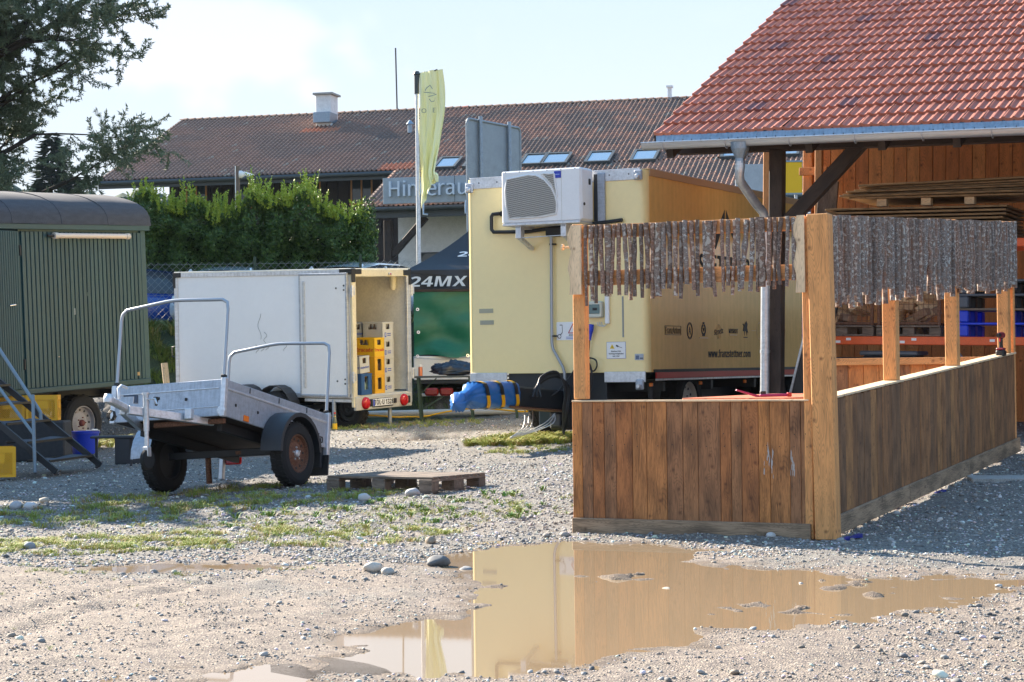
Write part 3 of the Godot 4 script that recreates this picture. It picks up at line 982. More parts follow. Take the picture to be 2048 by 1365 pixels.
func spruce(x: float, far: float, high: float, wide: float, label: String) -> void:
	var t := thing("spruce_tree", label, "tree", W(x, land(x, far) - 0.3, far), 0, "dark spruces beyond the wagon")
	var b := MB.new()
	b.tube([Vector3.ZERO, Vector3(0, high * 0.97, 0)], [0.22, 0.03], 6)
	put("trunk", b, mat(lin(0.03, 0.025, 0.02), 0.9), t)
	var xf := []
	var cc := []
	for k in 3600:
		var u := pow(rng.randf(), 0.75)
		var y := high * (1.0 - 0.97 * u)
		var tier := 0.72 + 0.28 * absf(sin(y * 2.7 + sin(y)))
		var rr := wide * pow(u, 0.9) * tier * (0.35 + 0.65 * sqrt(rng.randf()))
		var a := rng.randf() * TAU
		var d := Vector3(cos(a), rnd(-0.6, 0.05), sin(a)).normalized()
		var s := d.cross(Vector3.UP).normalized()
		xf.append(Transform3D(Basis(s, d, s.cross(d)).scaled_local(Vector3.ONE * rnd(0.7, 1.3)), Vector3(cos(a) * rr, y, sin(a) * rr)))
		cc.append(lin(0.022, 0.045, 0.028).lerp(lin(0.04, 0.065, 0.04), rng.randf()))
	var m := mat(lin(1, 1, 1), 0.8)
	m.vertex_color_use_as_albedo = true
	copies("crown", leaf_mesh(0.75, 0.34), m, xf, t, cc).set_meta("kind", "stuff")

func far_trees() -> void:
	rng.seed = 80
	spruce(-31.3, 118, 12.3, 2.5, "leftmost dark spruce seen through the willow")
	spruce(-29.2, 124, 13.6, 2.7, "tallest dark spruce rising behind the wagon roof")
	spruce(-26.6, 118, 10.6, 2.3, "spruce right of the tallest one behind the wagon")
	spruce(-29.3, 112, 8.8, 2.2, "shortest spruce standing in front of the taller ones")
	# a wood on the far slope, seen as one hazy mass under the farmhouse eave
	var xf := []
	var cc := []
	for k in 900:
		var x := rnd(-150, 60)
		var f := rnd(330, 420)
		var s := rnd(0.7, 1.3)
		xf.append(Transform3D(Basis.from_euler(Vector3(0, rnd(0, TAU), 0)).scaled(Vector3(s, s * rnd(0.8, 1.3), s)), W(x, land(x, f) - 1.0, f)))
		cc.append(lin(0.03, 0.055, 0.03).lerp(lin(0.05, 0.08, 0.04), rng.randf()))
	var b := MB.new()
	var prof := []
	for k in 9:
		var u := k / 8.0
		prof.append(Vector2(3.6 * pow(sin(PI * (0.08 + 0.92 * u)), 0.7) * (0.9 + 0.1 * float(k % 2)), u * 6.5))
	b.lathe(prof, 9)
	var m := mat(lin(1, 1, 1), 0.9)
	m.vertex_color_use_as_albedo = true
	tag(copies("forest", b.mesh(), m, xf, self, cc), "hazy wooded slope far beyond the yard", "forest", "", "stuff")

# ------------------------------------------------------------------ farmhouse beyond the hedge
func pan_tile(cw: float, long: float, roll: float) -> ArrayMesh:
	# one S-shaped pan tile; x across, z down the slope, y out of the slope; the lower end lies on the row below
	var b := MB.new()
	var prof := [Vector2(0, 0.15), Vector2(0.16, 0.0), Vector2(0.50, 0.02), Vector2(0.66, 0.7), Vector2(0.80, 1.0), Vector2(0.94, 0.7), Vector2(1.04, 0.1)]
	var top := []
	var low := []
	var lip := []
	for p in prof:
		top.append(Vector3(p.x * cw, p.y * roll, 0))
		low.append(Vector3(p.x * cw, p.y * roll + 0.022, long * 1.06))
		lip.append(Vector3(p.x * cw, p.y * roll - 0.012, long * 1.06))
	b.sheet([low, top])
	for k in prof.size() - 1: b.face([low[k], low[k + 1], lip[k + 1], lip[k]], Vector3(cw * 0.5, 0, 0))
	return b.mesh()

func farmhouse() -> void:
	var t := thing("farmhouse", "large dark timber farmhouse with a long brown tiled roof", "house", W(-16.778, 1.9, 99.2), -deg_to_rad(13.7))
	var gy := 1.9
	var ridge := 13.83 - gy
	var sl := 0.408
	var L := 34.0
	var e1 := 9.6
	var e2 := 14.6
	var x2 := 14.35
	var ang := atan(sl)
	# walls
	var b := MB.new()
	b.box(Vector3(L * 0.5 + 1.0, 3.9, 0.0), Vector3(L - 3.2, 7.8, 14.8))
	b.prism(PackedVector2Array([Vector2(-7.4, 7.75), Vector2(7.4, 7.75), Vector2(0, 7.75 + 7.4 * sl)]), L - 3.2, Transform3D(Basis(Vector3(0, 0, 1), Vector3.UP, Vector3(-1, 0, 0)), Vector3(L * 0.5 + 1.0, 0, 0)))
	put("wall", b, M.house_wood, t)
	# vertical boards of the upper storey
	for k in 22:
		bx("board", t, M.house_wood, Vector3(2.9 + k * 0.52, 6.6, 7.43), Vector3(0.44, 2.6, 0.05), 0.008)
	b = MB.new()
	b.box(Vector3(23.8, 3.0, 9.7), Vector3(17.2, 6.0, 4.6))
	put("wall", b, M.render, t).set_meta("label", "white rendered wall under the lower eave")
	var ww := bx("window", t, M.window, Vector3(16.7, 3.85, 12.02), Vector3(1.1, 0.42, 0.04), 0.002)
	bx("frame", ww, M.gutter_dark, Vector3(0, 0.24, 0.02), Vector3(1.2, 0.06, 0.06))
	for q in [[11.7, 7.25], [9.2, 7.25], [6.2, 7.25], [3.6, 7.25]]:
		var wn := bx("window", t, M.window, Vector3(q[0] + 0.4, q[1], 7.47), Vector3(0.95, 1.05, 0.03), 0.002)
		for s in [-0.5, 0.0, 0.5]: bx("frame", wn, M.fresh_b, Vector3(s * 0.98, 0, 0.03), Vector3(0.07, 1.12, 0.06))
		bx("sill", wn, M.fresh_b, Vector3(0, -0.57, 0.05), Vector3(1.15, 0.07, 0.12))
	# roof boarding under the tiles
	b = MB.new()
	var nx := Vector3(0, cos(ang), sin(ang))
	for side in [1.0, -1.0]:
		var d := Vector3(0, -sin(ang), cos(ang) * side)
		b.bar(Vector3(0, ridge - 0.12, 0) + Vector3(0, 0, 0), Vector3(0, ridge - 0.12, 0) + d * (e1 / cos(ang)), 0.1, 0.1)
		var len := e1 / cos(ang)
		b.box(Vector3(L * 0.5, ridge - 0.10, 0) + d * len * 0.5, Vector3(L, 0.10, len), Basis(Vector3.RIGHT, Vector3(0, cos(ang), sin(ang) * side), d if side > 0 else -d))
	var d2 := Vector3(0, -sin(ang), cos(ang))
	b.box(Vector3((L + x2) * 0.5, ridge - 0.10, 0) + d2 * ((e1 + e2) * 0.5 / cos(ang)), Vector3(L - x2, 0.10, (e2 - e1) / cos(ang) + 0.02), Basis(Vector3.RIGHT, nx, d2))
	var roof := put("roof", b, M.house_wood, t)
	# tiles: far too many and too small to pick apart
	var cw := 0.215
	var row := 0.335
	var tile := pan_tile(cw, row, 0.07)
	var xf := []
	var cc := []
	var sky := [[16.3, 17.1], [17.65, 18.4], [20.2, 21.0], [21.15, 22.1], [23.1, 24.0], [25.1, 26.0], [29.0, 29.8], [31.3, 32.1]]
	var rows := int(e2 / cos(ang) / row)
	for r in rows:
		var run := r * row
		var zz := run * cos(ang)
		var x0 := 0.0 if zz + row * 0.6 < e1 else x2
		var n := int((L - x0) / cw)
		for k in n:
			var x := x0 + k * cw
			var patch := nz2.get_noise_2d(x * 0.16, run * 0.35) + 0.6 * nz.get_noise_2d(x * 0.7, run * 0.9)
			var c := lin(0.185, 0.122, 0.095).lerp(lin(0.235, 0.138, 0.10), clampf(0.5 + patch, 0, 1)) * rnd(0.88, 1.1)
			if rng.randf() < 0.02: c = lin(0.25, 0.22, 0.18)
			if x > 14.0 and rng.randf() < 0.30 + 0.3 * patch: c = lin(0.34, 0.175, 0.115) * rnd(0.9, 1.1)
			if (absf(x - 8.4) < 0.9 and absf(zz - 2.6) < 0.35) or (absf(x - 14.2) < 0.8 and absf(zz - 9.0) < 0.5): c = lin(0.45, 0.17, 0.09)
			xf.append(Transform3D(Basis(Vector3.RIGHT, nx, d2), Vector3(x, ridge - 0.045, 0) + d2 * run))
			cc.append(c)
	copies("tile", tile, M.old_tile, xf, roof, cc).set_meta("kind", "stuff")
	# ridge caps
	var rb := MB.new()
	var rp := []
	for k in 7: rp.append(Vector2(-0.13 + 0.26 * k / 6.0, 0.09 * sin(PI * k / 6.0)))
	var r0 := []
	var r1 := []
	for p in rp:
		r0.append(Vector3(0, p.y * 0.9, p.x)); r1.append(Vector3(0.42, p.y * 1.1 + 0.02, p.x * 1.1))
	rb.sheet([r0, r1])
	var cap := rb.mesh()
	for k in 84:
		var o := put("ridge_tile", cap, M.ridge_tile if k != 31 and k != 32 and k != 37 else M.roof_tile[0], roof, Transform3D(Basis(), Vector3(k * 0.4, ridge - 0.03, 0)))
	# gutters
	b = MB.new()
	b.tube([Vector3(-0.2, ridge - e1 * sl - 0.18, e1 + 0.05), Vector3(x2, ridge - e1 * sl - 0.18, e1 + 0.05)], 0.10, 8)
	b.box(Vector3(x2 * 0.5, ridge - e1 * sl - 0.30, e1 - 0.12), Vector3(x2, 0.26, 0.05))
	put("gutter", b, M.gutter_dark, t)
	b = MB.new()
	b.tube([Vector3(x2 - 0.1, ridge - e2 * sl - 0.16, e2 + 0.05), Vector3(L, ridge - e2 * sl - 0.16, e2 + 0.05)], 0.09, 8)
	b.box(Vector3((L + x2) * 0.5, ridge - e2 * sl - 0.36, e2 - 0.3), Vector3(L - x2, 0.3, 0.2))
	put("gutter", b, M.gutter_dark, t)
	# posts and braces of the lower eave
	for x in [15.3, 20.5, 26.0, 31.5]:
		bx("post", t, M.dark_wood, Vector3(x, 2.6, e2 - 0.9), Vector3(0.34, 5.6, 0.34), 0.02)
		b = MB.new()
		b.bar(Vector3(x + 0.15, 3.9, e2 - 0.9), Vector3(x + 1.65, 5.5, e2 - 0.9), 0.26, 0.26, Vector3.UP, 0.02)
		put("brace", b, M.dark_wood, t)
	# chimney
	var ch := Node3D.new()
	ch.name = "chimney"; roof.add_child(ch)
	b = MB.new()
	b.box(Vector3(8.45, ridge - 0.35, 1.65), Vector3(0.78, 1.96, 1.05), Basis(), 0.02)
	put("stack", b, M.render, ch)
	b = MB.new()
	b.box(Vector3(8.45, ridge + 0.68, 1.65), Vector3(1.02, 0.10, 1.3), Basis(), 0.01)
	put("cap", b, M.concrete, ch)
	b = MB.new()
	b.box(Vector3(8.45, ridge - 0.50, 1.9), Vector3(0.86, 0.5, 1.16), Basis(), 0.01)
	put("flashing", b, M.blue_zinc, ch)
	# lightning rod, vent pipe, second small stack
	b = MB.new(); b.tube([Vector3(11.55, ridge - 0.2, 0), Vector3(11.5, ridge + 3.1, 0)], 0.04, 6)
	put("lightning_rod", b, M.gutter_dark, roof)
	b = MB.new(); b.lathe([Vector2(0.12, 0), Vector2(0.12, 0.4), Vector2(0.2, 0.42), Vector2(0.03, 0.62)], 10, Transform3D(Basis(), Vector3(13.4, ridge - 4.05 * sl, 4.0)))
	put("vent_pipe", b, M.blue_zinc, roof)
	b = MB.new(); b.box(Vector3(25.2, ridge + 0.2, 0), Vector3(0.18, 0.7, 0.18)); b.box(Vector3(25.2, ridge + 0.55, 0), Vector3(0.3, 0.1, 0.3))
	put("vent_stack", b, M.white, roof)
	# skylights
	for q in sky:
		var zc := 9.25
		var at := Transform3D(Basis(Vector3.RIGHT, nx, d2), Vector3((q[0] + q[1]) * 0.5, ridge + 0.06, 0) + d2 * (zc / cos(ang)))
		var fr := MB.new()
		var hw: float = (q[1] - q[0]) * 0.5 + 0.06
		for s in [-1.0, 1.0]:
			fr.box(Vector3(s * hw, 0, 0), Vector3(0.12, 0.16, 1.6)); fr.box(Vector3(0, 0.002, s * 0.76), Vector3(hw * 2.0, 0.16, 0.12))
		var sk := put("skylight", fr, M.gutter_dark, roof, at)
		bx("pane", sk, M.skylight, Vector3(0, 0.03, 0), Vector3(hw * 2.0 - 0.1, 0.03, 1.45), 0.004)

	# letter sign on the lower eave
	var s := thing("letter_sign", "grey fascia sign with raised pale letters on the lower roof edge", "sign", W(-16.778, 0, 99.2), -deg_to_rad(13.7))
	b = MB.new()
	b.box(Vector3(18.6, 8.44, 14.86), Vector3(6.3, 1.08, 0.12), Basis(), 0.01)
	put("panel", b, M.sign_panel, s)
	for k in 2: bx("seam", s, M.gutter_dark, Vector3(18.55 + k * 1.9, 8.44, 14.925), Vector3(0.02, 1.08, 0.006), 0.0)
	lettering("letters", s, "Hinterau", 0.64, Transform3D(Basis(), Vector3(17.42, 8.50, 15.02)), mat(lin(0.62, 0.68, 0.76), 0.5), 1.0, 0.14)
	for x in [17.2, 19.0, 20.6]:
		b = MB.new(); b.tube([Vector3(x, 7.95, 14.9), Vector3(x, 7.42, 14.95), Vector3(x + 0.2, 7.40, 14.95)], 0.05, 6)
		put("bracket", b, M.zinc, s)

# ------------------------------------------------------------------ street side: fence, cars, pole, signs
func street() -> void:
	var f := thing("wire_fence", "chain-link fence with green posts on the grassy bank", "fence", W(-5.0, 1.88, 38.0))
	for x in [-4.3, -2.15, 0.0, 2.06, 4.2, 6.35]:
		var b := MB.new(); b.tube([Vector3(x, -0.3, 0), Vector3(x, 1.44, 0)], 0.028, 8)
		put("post", b, M.green_leg, f)
	var wm := MB.new()
	var span := 10.6
	var hh := 1.28
	for k in range(-9, 76):
		for dirn in [1.0, -1.0]:
			var x0 := -4.3 + k * 0.142
			var xa := maxf(x0, -4.3)
			var xb := minf(x0 + hh, -4.3 + span)
			if xb - xa < 0.05: continue
			var ya := (xa - x0); var yb := (xb - x0)
			if dirn < 0: ya = hh - ya; yb = hh - yb
			wm.tube([Vector3(xa, 0.06 + ya, 0.004 * dirn), Vector3(xb, 0.06 + yb, 0.004 * dirn)], 0.0018 if dirn < 0 else 0.0026, 4, false)
	for y in [0.1, 0.7, 1.3]: wm.tube([Vector3(-4.3, y, 0.01), Vector3(6.3, y, 0.01)], 0.0022, 4, false)
	put("wire_mesh", wm, mat(lin(0.34, 0.36, 0.36), 0.6, 0.3), f)

	car(W(-5.95, 1.85, 41.6), 1.45, mat(lin(0.62, 0.70, 0.74), 0.2), "pale silver car behind the fence, nearest the hedge's middle")
	car(W(-3.15, 1.88, 41.3), 1.05, mat(lin(0.70, 0.76, 0.80), 0.2), "white car behind the fence above the open box trailer")
	car(W(-8.3, 1.80, 41.2), 0.35, mat(lin(0.015, 0.06, 0.28), 0.2), "blue car glimpsed between wagon and box trailer")
	car(W(-0.6, 1.75, 41.6), 1.2, mat(lin(0.02, 0.022, 0.026), 0.2), "black car behind the fence beside the flagpole")

	# flagpole and its flag
	var p := thing("flagpole", "tall white flagpole with a top arm", "flagpole", W(-2.035, 1.86, 43.0))
	var b := MB.new(); b.tube([Vector3(0, 0, 0), Vector3(0, 5.77, 0)], [0.055, 0.042], 10)
	put("pole", b, M.alu, p)
	b = MB.new(); b.tube([Vector3(0.0, 5.65, 0), Vector3(0.46, 5.83, 0.05)], 0.014, 6)
	put("arm", b, M.gutter_dark, p)
	b = MB.new(); b.lathe([Vector2(0.06, 5.3), Vector2(0.06, 5.72), Vector2(0.09, 5.73), Vector2(0.05, 5.80), Vector2(0, 5.8)], 12)
	put("cap", b, M.gutter_dark, p)
	var fl := thing("flag", "long yellow banner flag hanging from the flagpole", "flag", W(-1.975, 4.60, 43.0))
	b = MB.new()
	var rws := []
	for j in 41:
		var v := j / 40.0          # 0 top, 1 bottom
		var rw := []
		for i in 25:
			var u := i / 24.0
			var w := 0.46 + 0.04 * sin(v * 6.0) - 0.10 * smoothstep(0.55, 0.9, v) * u
			var x := u * w + 0.012 * sin(u * 19.0 + v * 9.0)
			var y := 3.02 - v * (3.02 - 0.02) + 0.09 * u * (1.0 - v)
			if v > 0.8: y += u * 0.75 * smoothstep(0.8, 1.0, v)
			x += 0.06 * sin(v * 4.5 + 1.0) * u + 0.12 * u * smoothstep(0.72, 0.85, v) * (1.0 - smoothstep(0.9, 1.0, v))
			var z := 0.09 * sin(u * 15.0 + v * 7.0) * (0.3 + 0.7 * v) + 0.10 * sin(v * 5.0 + u * 4.0) + 0.03 * sin(u * 33.0 - v * 5.0)
			rw.append(Vector3(x, y, z))
		rws.append(rw)
	b.sheet(rws)
	put("cloth", b, M.flag, fl)
	var ip := mat(lin(0.20, 0.24, 0.22), 0.6)
	for q in [["O", 0.10, 2.16], ["E", 0.32, 2.17]]: lettering("letter", fl, q[0], 0.10, Transform3D(Basis(), Vector3(q[1], q[2], 0.20)), ip, 1.2, 0.002)
	b = MB.new()
	for q in [[0.13, 2.60, 0.16, 2.66], [0.16, 2.66, 0.24, 2.72], [0.24, 2.72, 0.29, 2.64], [0.10, 2.57, 0.34, 2.54], [0.20, 2.47, 0.38, 2.52], [0.22, 2.42, 0.26, 2.36], [0.26, 2.36, 0.33, 2.37], [0.33, 2.37, 0.35, 2.45]]:
		b.bar(Vector3(q[0], q[1], 0.20), Vector3(q[2], q[3], 0.20), 0.003, 0.014)
	put("emblem", b, ip, fl)

	# back of a large road sign
	var sg := thing("road_sign", "grey back of a large road sign above the yellow trailer", "sign", W(-0.845, 1.85, 38.0), atan2(1.7, 1.04))
	b = MB.new()
	var outl := PackedVector2Array()
	for q in [[0.1, 1.75, PI], [1.9, 1.75, -PI / 2], [1.9, 4.02, 0.0], [0.1, 4.02, PI / 2]]:
		for k in 5:
			var a: float = q[2] + k * PI / 8.0
			outl.append(Vector2(q[0] + 0.1 * cos(a), q[1] + 0.1 * sin(a)))
	b.prism(outl, 0.04)
	put("plate", b, M.sign_back, sg)
	b = MB.new()
	for k in outl.size(): b.tube([Vector3(outl[k].x, outl[k].y, 0.02), Vector3(outl[(k + 1) % outl.size()].x, outl[(k + 1) % outl.size()].y, 0.02)], 0.028, 6, false)
	put("rim", b, M.sign_back, sg)
	for x in [0.42, 1.5]:
		b = MB.new(); b.tube([Vector3(x, -0.1, 0.07), Vector3(x, 4.2, 0.07)], 0.04, 8)
		put("post", b, M.blue_zinc, sg)
		b = MB.new(); b.bar(Vector3(x, 2.9, 0.1), Vector3(x + 0.28, 1.8, 0.35), 0.03, 0.03)
		put("brace", b, M.blue_zinc, sg)

	# camera on a wooden pole
	var cm := thing("camera_pole", "brown pole with a white surveillance camera above the hedge", "camera", W(-6.155, 1.86, 44.0))
	b = MB.new(); b.tube([Vector3(0, 0, 0), Vector3(0, 3.85, 0)], 0.05, 8)
	put("pole", b, mat(lin(0.16, 0.12, 0.10), 0.8), cm)
	b = MB.new(); b.tube([Vector3(-0.045, 1.5, 0.06), Vector3(-0.045, 3.85, 0.06)], 0.012, 6)
	put("cable", b, M.white, cm)
	b = MB.new(); b.lathe([Vector2(0, 0), Vector2(0.085, 0), Vector2(0.085, 0.06), Vector2(0.04, 0.12), Vector2(0, 0.12)], 12, Transform3D(Basis(Vector3(0, 1, 0), Vector3(1, 0, 0), Vector3(0, 0, -1)), Vector3(0.04, 3.66, 0.05)))
	put("mount", b, M.white, cm)
	b = MB.new(); b.tube([Vector3(0.15, 3.68, 0.05), Vector3(0.38, 3.60, 0.18)], 0.045, 10)
	put("housing", b, M.white, cm)
	b = MB.new(); b.tube([Vector3(0.375, 3.601, 0.178), Vector3(0.39, 3.596, 0.187)], 0.03, 10)
	put("lens", b, M.black, cm)

	# advertising board seen under the barn's eave
	var bb := thing("advertising_board", "grey and yellow board standing behind the barn post", "board", W(6.4, 1.9, 48.0))
	bx("panel", bb, mat(lin(0.45, 0.49, 0.54), 0.6, 0, T.mottle, 0.6), Vector3(-0.42, 3.75, 0), Vector3(0.85, 0.75, 0.05)).set_meta("label", "blank grey panel")
	bx("panel", bb, mat(lin(0.88, 0.50, 0.0), 0.5), Vector3(0.42, 3.78, 0.01), Vector3(0.75, 0.76, 0.05)).set_meta("label", "plain yellow panel")
	bx("frame", bb, M.blue_zinc, Vector3(0.42, 4.18, 0.02), Vector3(0.8, 0.04, 0.06))
	bx("frame", bb, M.blue_zinc, Vector3(0.42, 3.38, 0.02), Vector3(0.8, 0.04, 0.06))
	for x in [-0.7, 0.65]: bx("post", bb, M.zinc, Vector3(x, 1.9, -0.06), Vector3(0.07, 4.0, 0.06))

	for q in [[-2.6, 42.2, 0.55, 0.3, "largest dark rubble block behind the fence"], [-2.05, 42.0, 0.42, 1.2, "small dark rubble block beside the flagpole foot"], [-3.1, 42.3, 0.5, 2.2, "dark rubble block at the hedge's end"]]:
		var o := put("rubble_block", pebble(int(q[3] * 10) + 400, 2), mat(lin(0.06, 0.06, 0.065), 0.9, 0, T.speck, 3.0, true))
		o.transform = Transform3D(Basis.from_euler(Vector3(0.3, q[3], 0.5)).scaled(Vector3(q[2] * 1.3, q[2] * 2.2, q[2])), W(q[0], 3.0, q[1]))
		tag(o, q[4], "rubble", "rubble behind the fence")
		o.position.y = 1.85 + q[2] * 0.62

func car(at: Vector3, turn: float, paint_m: StandardMaterial3D, label: String) -> void:
	var t := thing("parked_car", label, "car", at, turn, "cars parked behind the fence")
	paint_m.clearcoat_enabled = true; paint_m.clearcoat = 0.8; paint_m.clearcoat_roughness = 0.05
	# stations along the length: x, sill, belt, half width
	var st := [[-2.05, 0.45, 0.62, 0.62], [-1.95, 0.30, 0.78, 0.80], [-1.2, 0.24, 0.92, 0.86], [0.0, 0.22, 0.95, 0.87], [1.2, 0.24, 0.92, 0.86], [1.9, 0.30, 0.86, 0.80], [2.05, 0.45, 0.70, 0.66]]
	var rows := []
	for q in st:
		var w: float = q[3]
		rows.append([Vector3(q[0], q[1], w * 0.9), Vector3(q[0], q[1] + 0.12, w), Vector3(q[0], lerpf(q[1], q[2], 0.6), w), Vector3(q[0], q[2], w * 0.93), Vector3(q[0], q[2] + 0.02, 0), Vector3(q[0], q[2], -w * 0.93), Vector3(q[0], lerpf(q[1], q[2], 0.6), -w), Vector3(q[0], q[1] + 0.12, -w), Vector3(q[0], q[1], -w * 0.9), Vector3(q[0], q[1] - 0.02, 0), Vector3(q[0], q[1], w * 0.9)])
	var b := MB.new(); b.sheet(rows)
	for e in [0, st.size() - 1]: b.face(rows[e].slice(0, 10), Vector3(0, 0.6, 0))
	put("body", b, paint_m, t)
	# greenhouse: roof skin over glass
	var rr := []
	var gg := []
	for q in [[-1.55, 0.92, 0.90, 0.80], [-0.95, 1.34, 0.92, 0.66], [-0.3, 1.45, 0.95, 0.62], [0.6, 1.46, 0.95, 0.61], [1.35, 1.36, 0.93, 0.63], [1.95, 0.95, 0.88, 0.72]]:
		var top: float = q[1]
		rr.append([Vector3(q[0], top - 0.05, q[3]), Vector3(q[0], top - 0.01, q[3] * 0.8), Vector3(q[0], top + 0.015, 0), Vector3(q[0], top - 0.01, -q[3] * 0.8), Vector3(q[0], top - 0.05, -q[3])])
		gg.append([Vector3(q[0], q[2] - 0.02, 0.81), Vector3(q[0], top - 0.055, q[3] - 0.01), Vector3(q[0], top - 0.03, 0), Vector3(q[0], top - 0.055, -q[3] + 0.01), Vector3(q[0], q[2] - 0.02, -0.81)])
	b = MB.new(); b.sheet(rr.slice(1, 5)); put("roof", b, paint_m, t)
	b = MB.new(); b.sheet(gg); put("window", b, mat(lin(0.05, 0.06, 0.07), 0.04), t)
	for x in [-1.28, -0.1, 1.1]:
		for s in [-1.0, 1.0]:
			b = MB.new(); b.bar(Vector3(x - (0.12 if x < -1 else 0.0), 0.92, s * 0.80), Vector3(x + (0.35 if x < -1 else 0.0), 1.36, s * 0.635), 0.04, 0.06)
			put("pillar", b, paint_m, t)
	for x in [-1.3, 1.25]:
		for s in [-1.0, 1.0]:
			b = MB.new(); b.lathe([Vector2(0.0, -0.1), Vector2(0.28, -0.1), Vector2(0.31, -0.07), Vector2(0.31, 0.07), Vector2(0.28, 0.1), Vector2(0.0, 0.1)], 20, Transform3D(Basis(Vector3.RIGHT, Vector3(0, 0, 1), Vector3(0, -1, 0)), Vector3(x, 0.31, s * 0.76)))
			put("wheel", b, M.rubber, t)
	for s in [-1.0, 1.0]:
		bx("headlight", t, M.chrome, Vector3(-2.0, 0.66, s * 0.55), Vector3(0.1, 0.12, 0.3), 0.03)
		bx("tail_light", t, M.lens_red, Vector3(2.02, 0.75, s * 0.6), Vector3(0.08, 0.2, 0.16), 0.03)

# ------------------------------------------------------------------ pavilion, tarpaulin trailer, beer table
func pavilion() -> void:
	var t := thing("pavilion", "black folding pavilion with white lettering behind the box trailer", "tent", W(-1.95, 0.3, 36.0), -0.02)
	var h := 2.62          # top of the valance above the ground here
	var apex := Vector3(1.5, 3.75, -1.5)
	var c := [Vector3(0, h, 0), Vector3(3, h, 0), Vector3(3, h, -3), Vector3(0, h, -3)]
	var b := MB.new()
	for k in 4:
		var rows := []
		for j in 9:
			var v := j / 8.0
			var rw := []
			for i in 9:
				var u := i / 8.0
				var p: Vector3 = c[k].lerp(c[(k + 1) % 4], u).lerp(apex, v)
				p.y -= 0.22 * sin(PI * v) * (0.4 + 0.6 * sin(PI * u))
				rw.append(p)
			rows.append(rw)
		b.sheet(rows)
	put("canopy", b, M.tent, t)
	for k in 4:
		var rows := []
		for j in 5:
			var rw := []
			for i in 25:
				var p: Vector3 = c[k].lerp(c[(k + 1) % 4], i / 24.0)
				var o := Vector3(sin(i * 1.1) * 0.012 * j, -0.095 * j, cos(i * 0.9) * 0.014 * j)
				rw.append(p + o)
			rows.append(rw)
		b = MB.new(); b.sheet(rows); put("valance", b, M.tent, t)
	lettering("letters", t, "24MX", 0.185, Transform3D(Basis(Vector3(1, 0, 0), Vector3(0.22, 1, 0), Vector3(0, 0, 1)), Vector3(0.60, h - 0.22, 0.06)), M.paper, 1.55, 0.004, false, 700)
	lettering("letters", t, "24", 0.16, Transform3D(Basis(Vector3(1, 0, 0), Vector3(0.2, 0.6, -0.7), Vector3(0, 0.7, 0.6)), Vector3(1.15, h + 0.30, -0.28)), M.paper, 1.6, 0.004, false, 700)
	for k in 4:
		b = MB.new(); b.bar(c[k] + Vector3(0.06 if c[k].x < 1 else -0.06, 0, -0.06 if c[k].z > -1 else 0.06), Vector3(c[k].x + (0.06 if c[k].x < 1 else -0.06), -0.35, c[k].z + (-0.06 if c[k].z > -1 else 0.06)), 0.05, 0.05)
		put("leg", b, M.black, t)
		b = MB.new(); b.bar(c[k] + Vector3(0, -0.04, 0), c[(k + 1) % 4] + Vector3(0, -0.34, 0), 0.02, 0.03)
		put("truss", b, M.black, t)

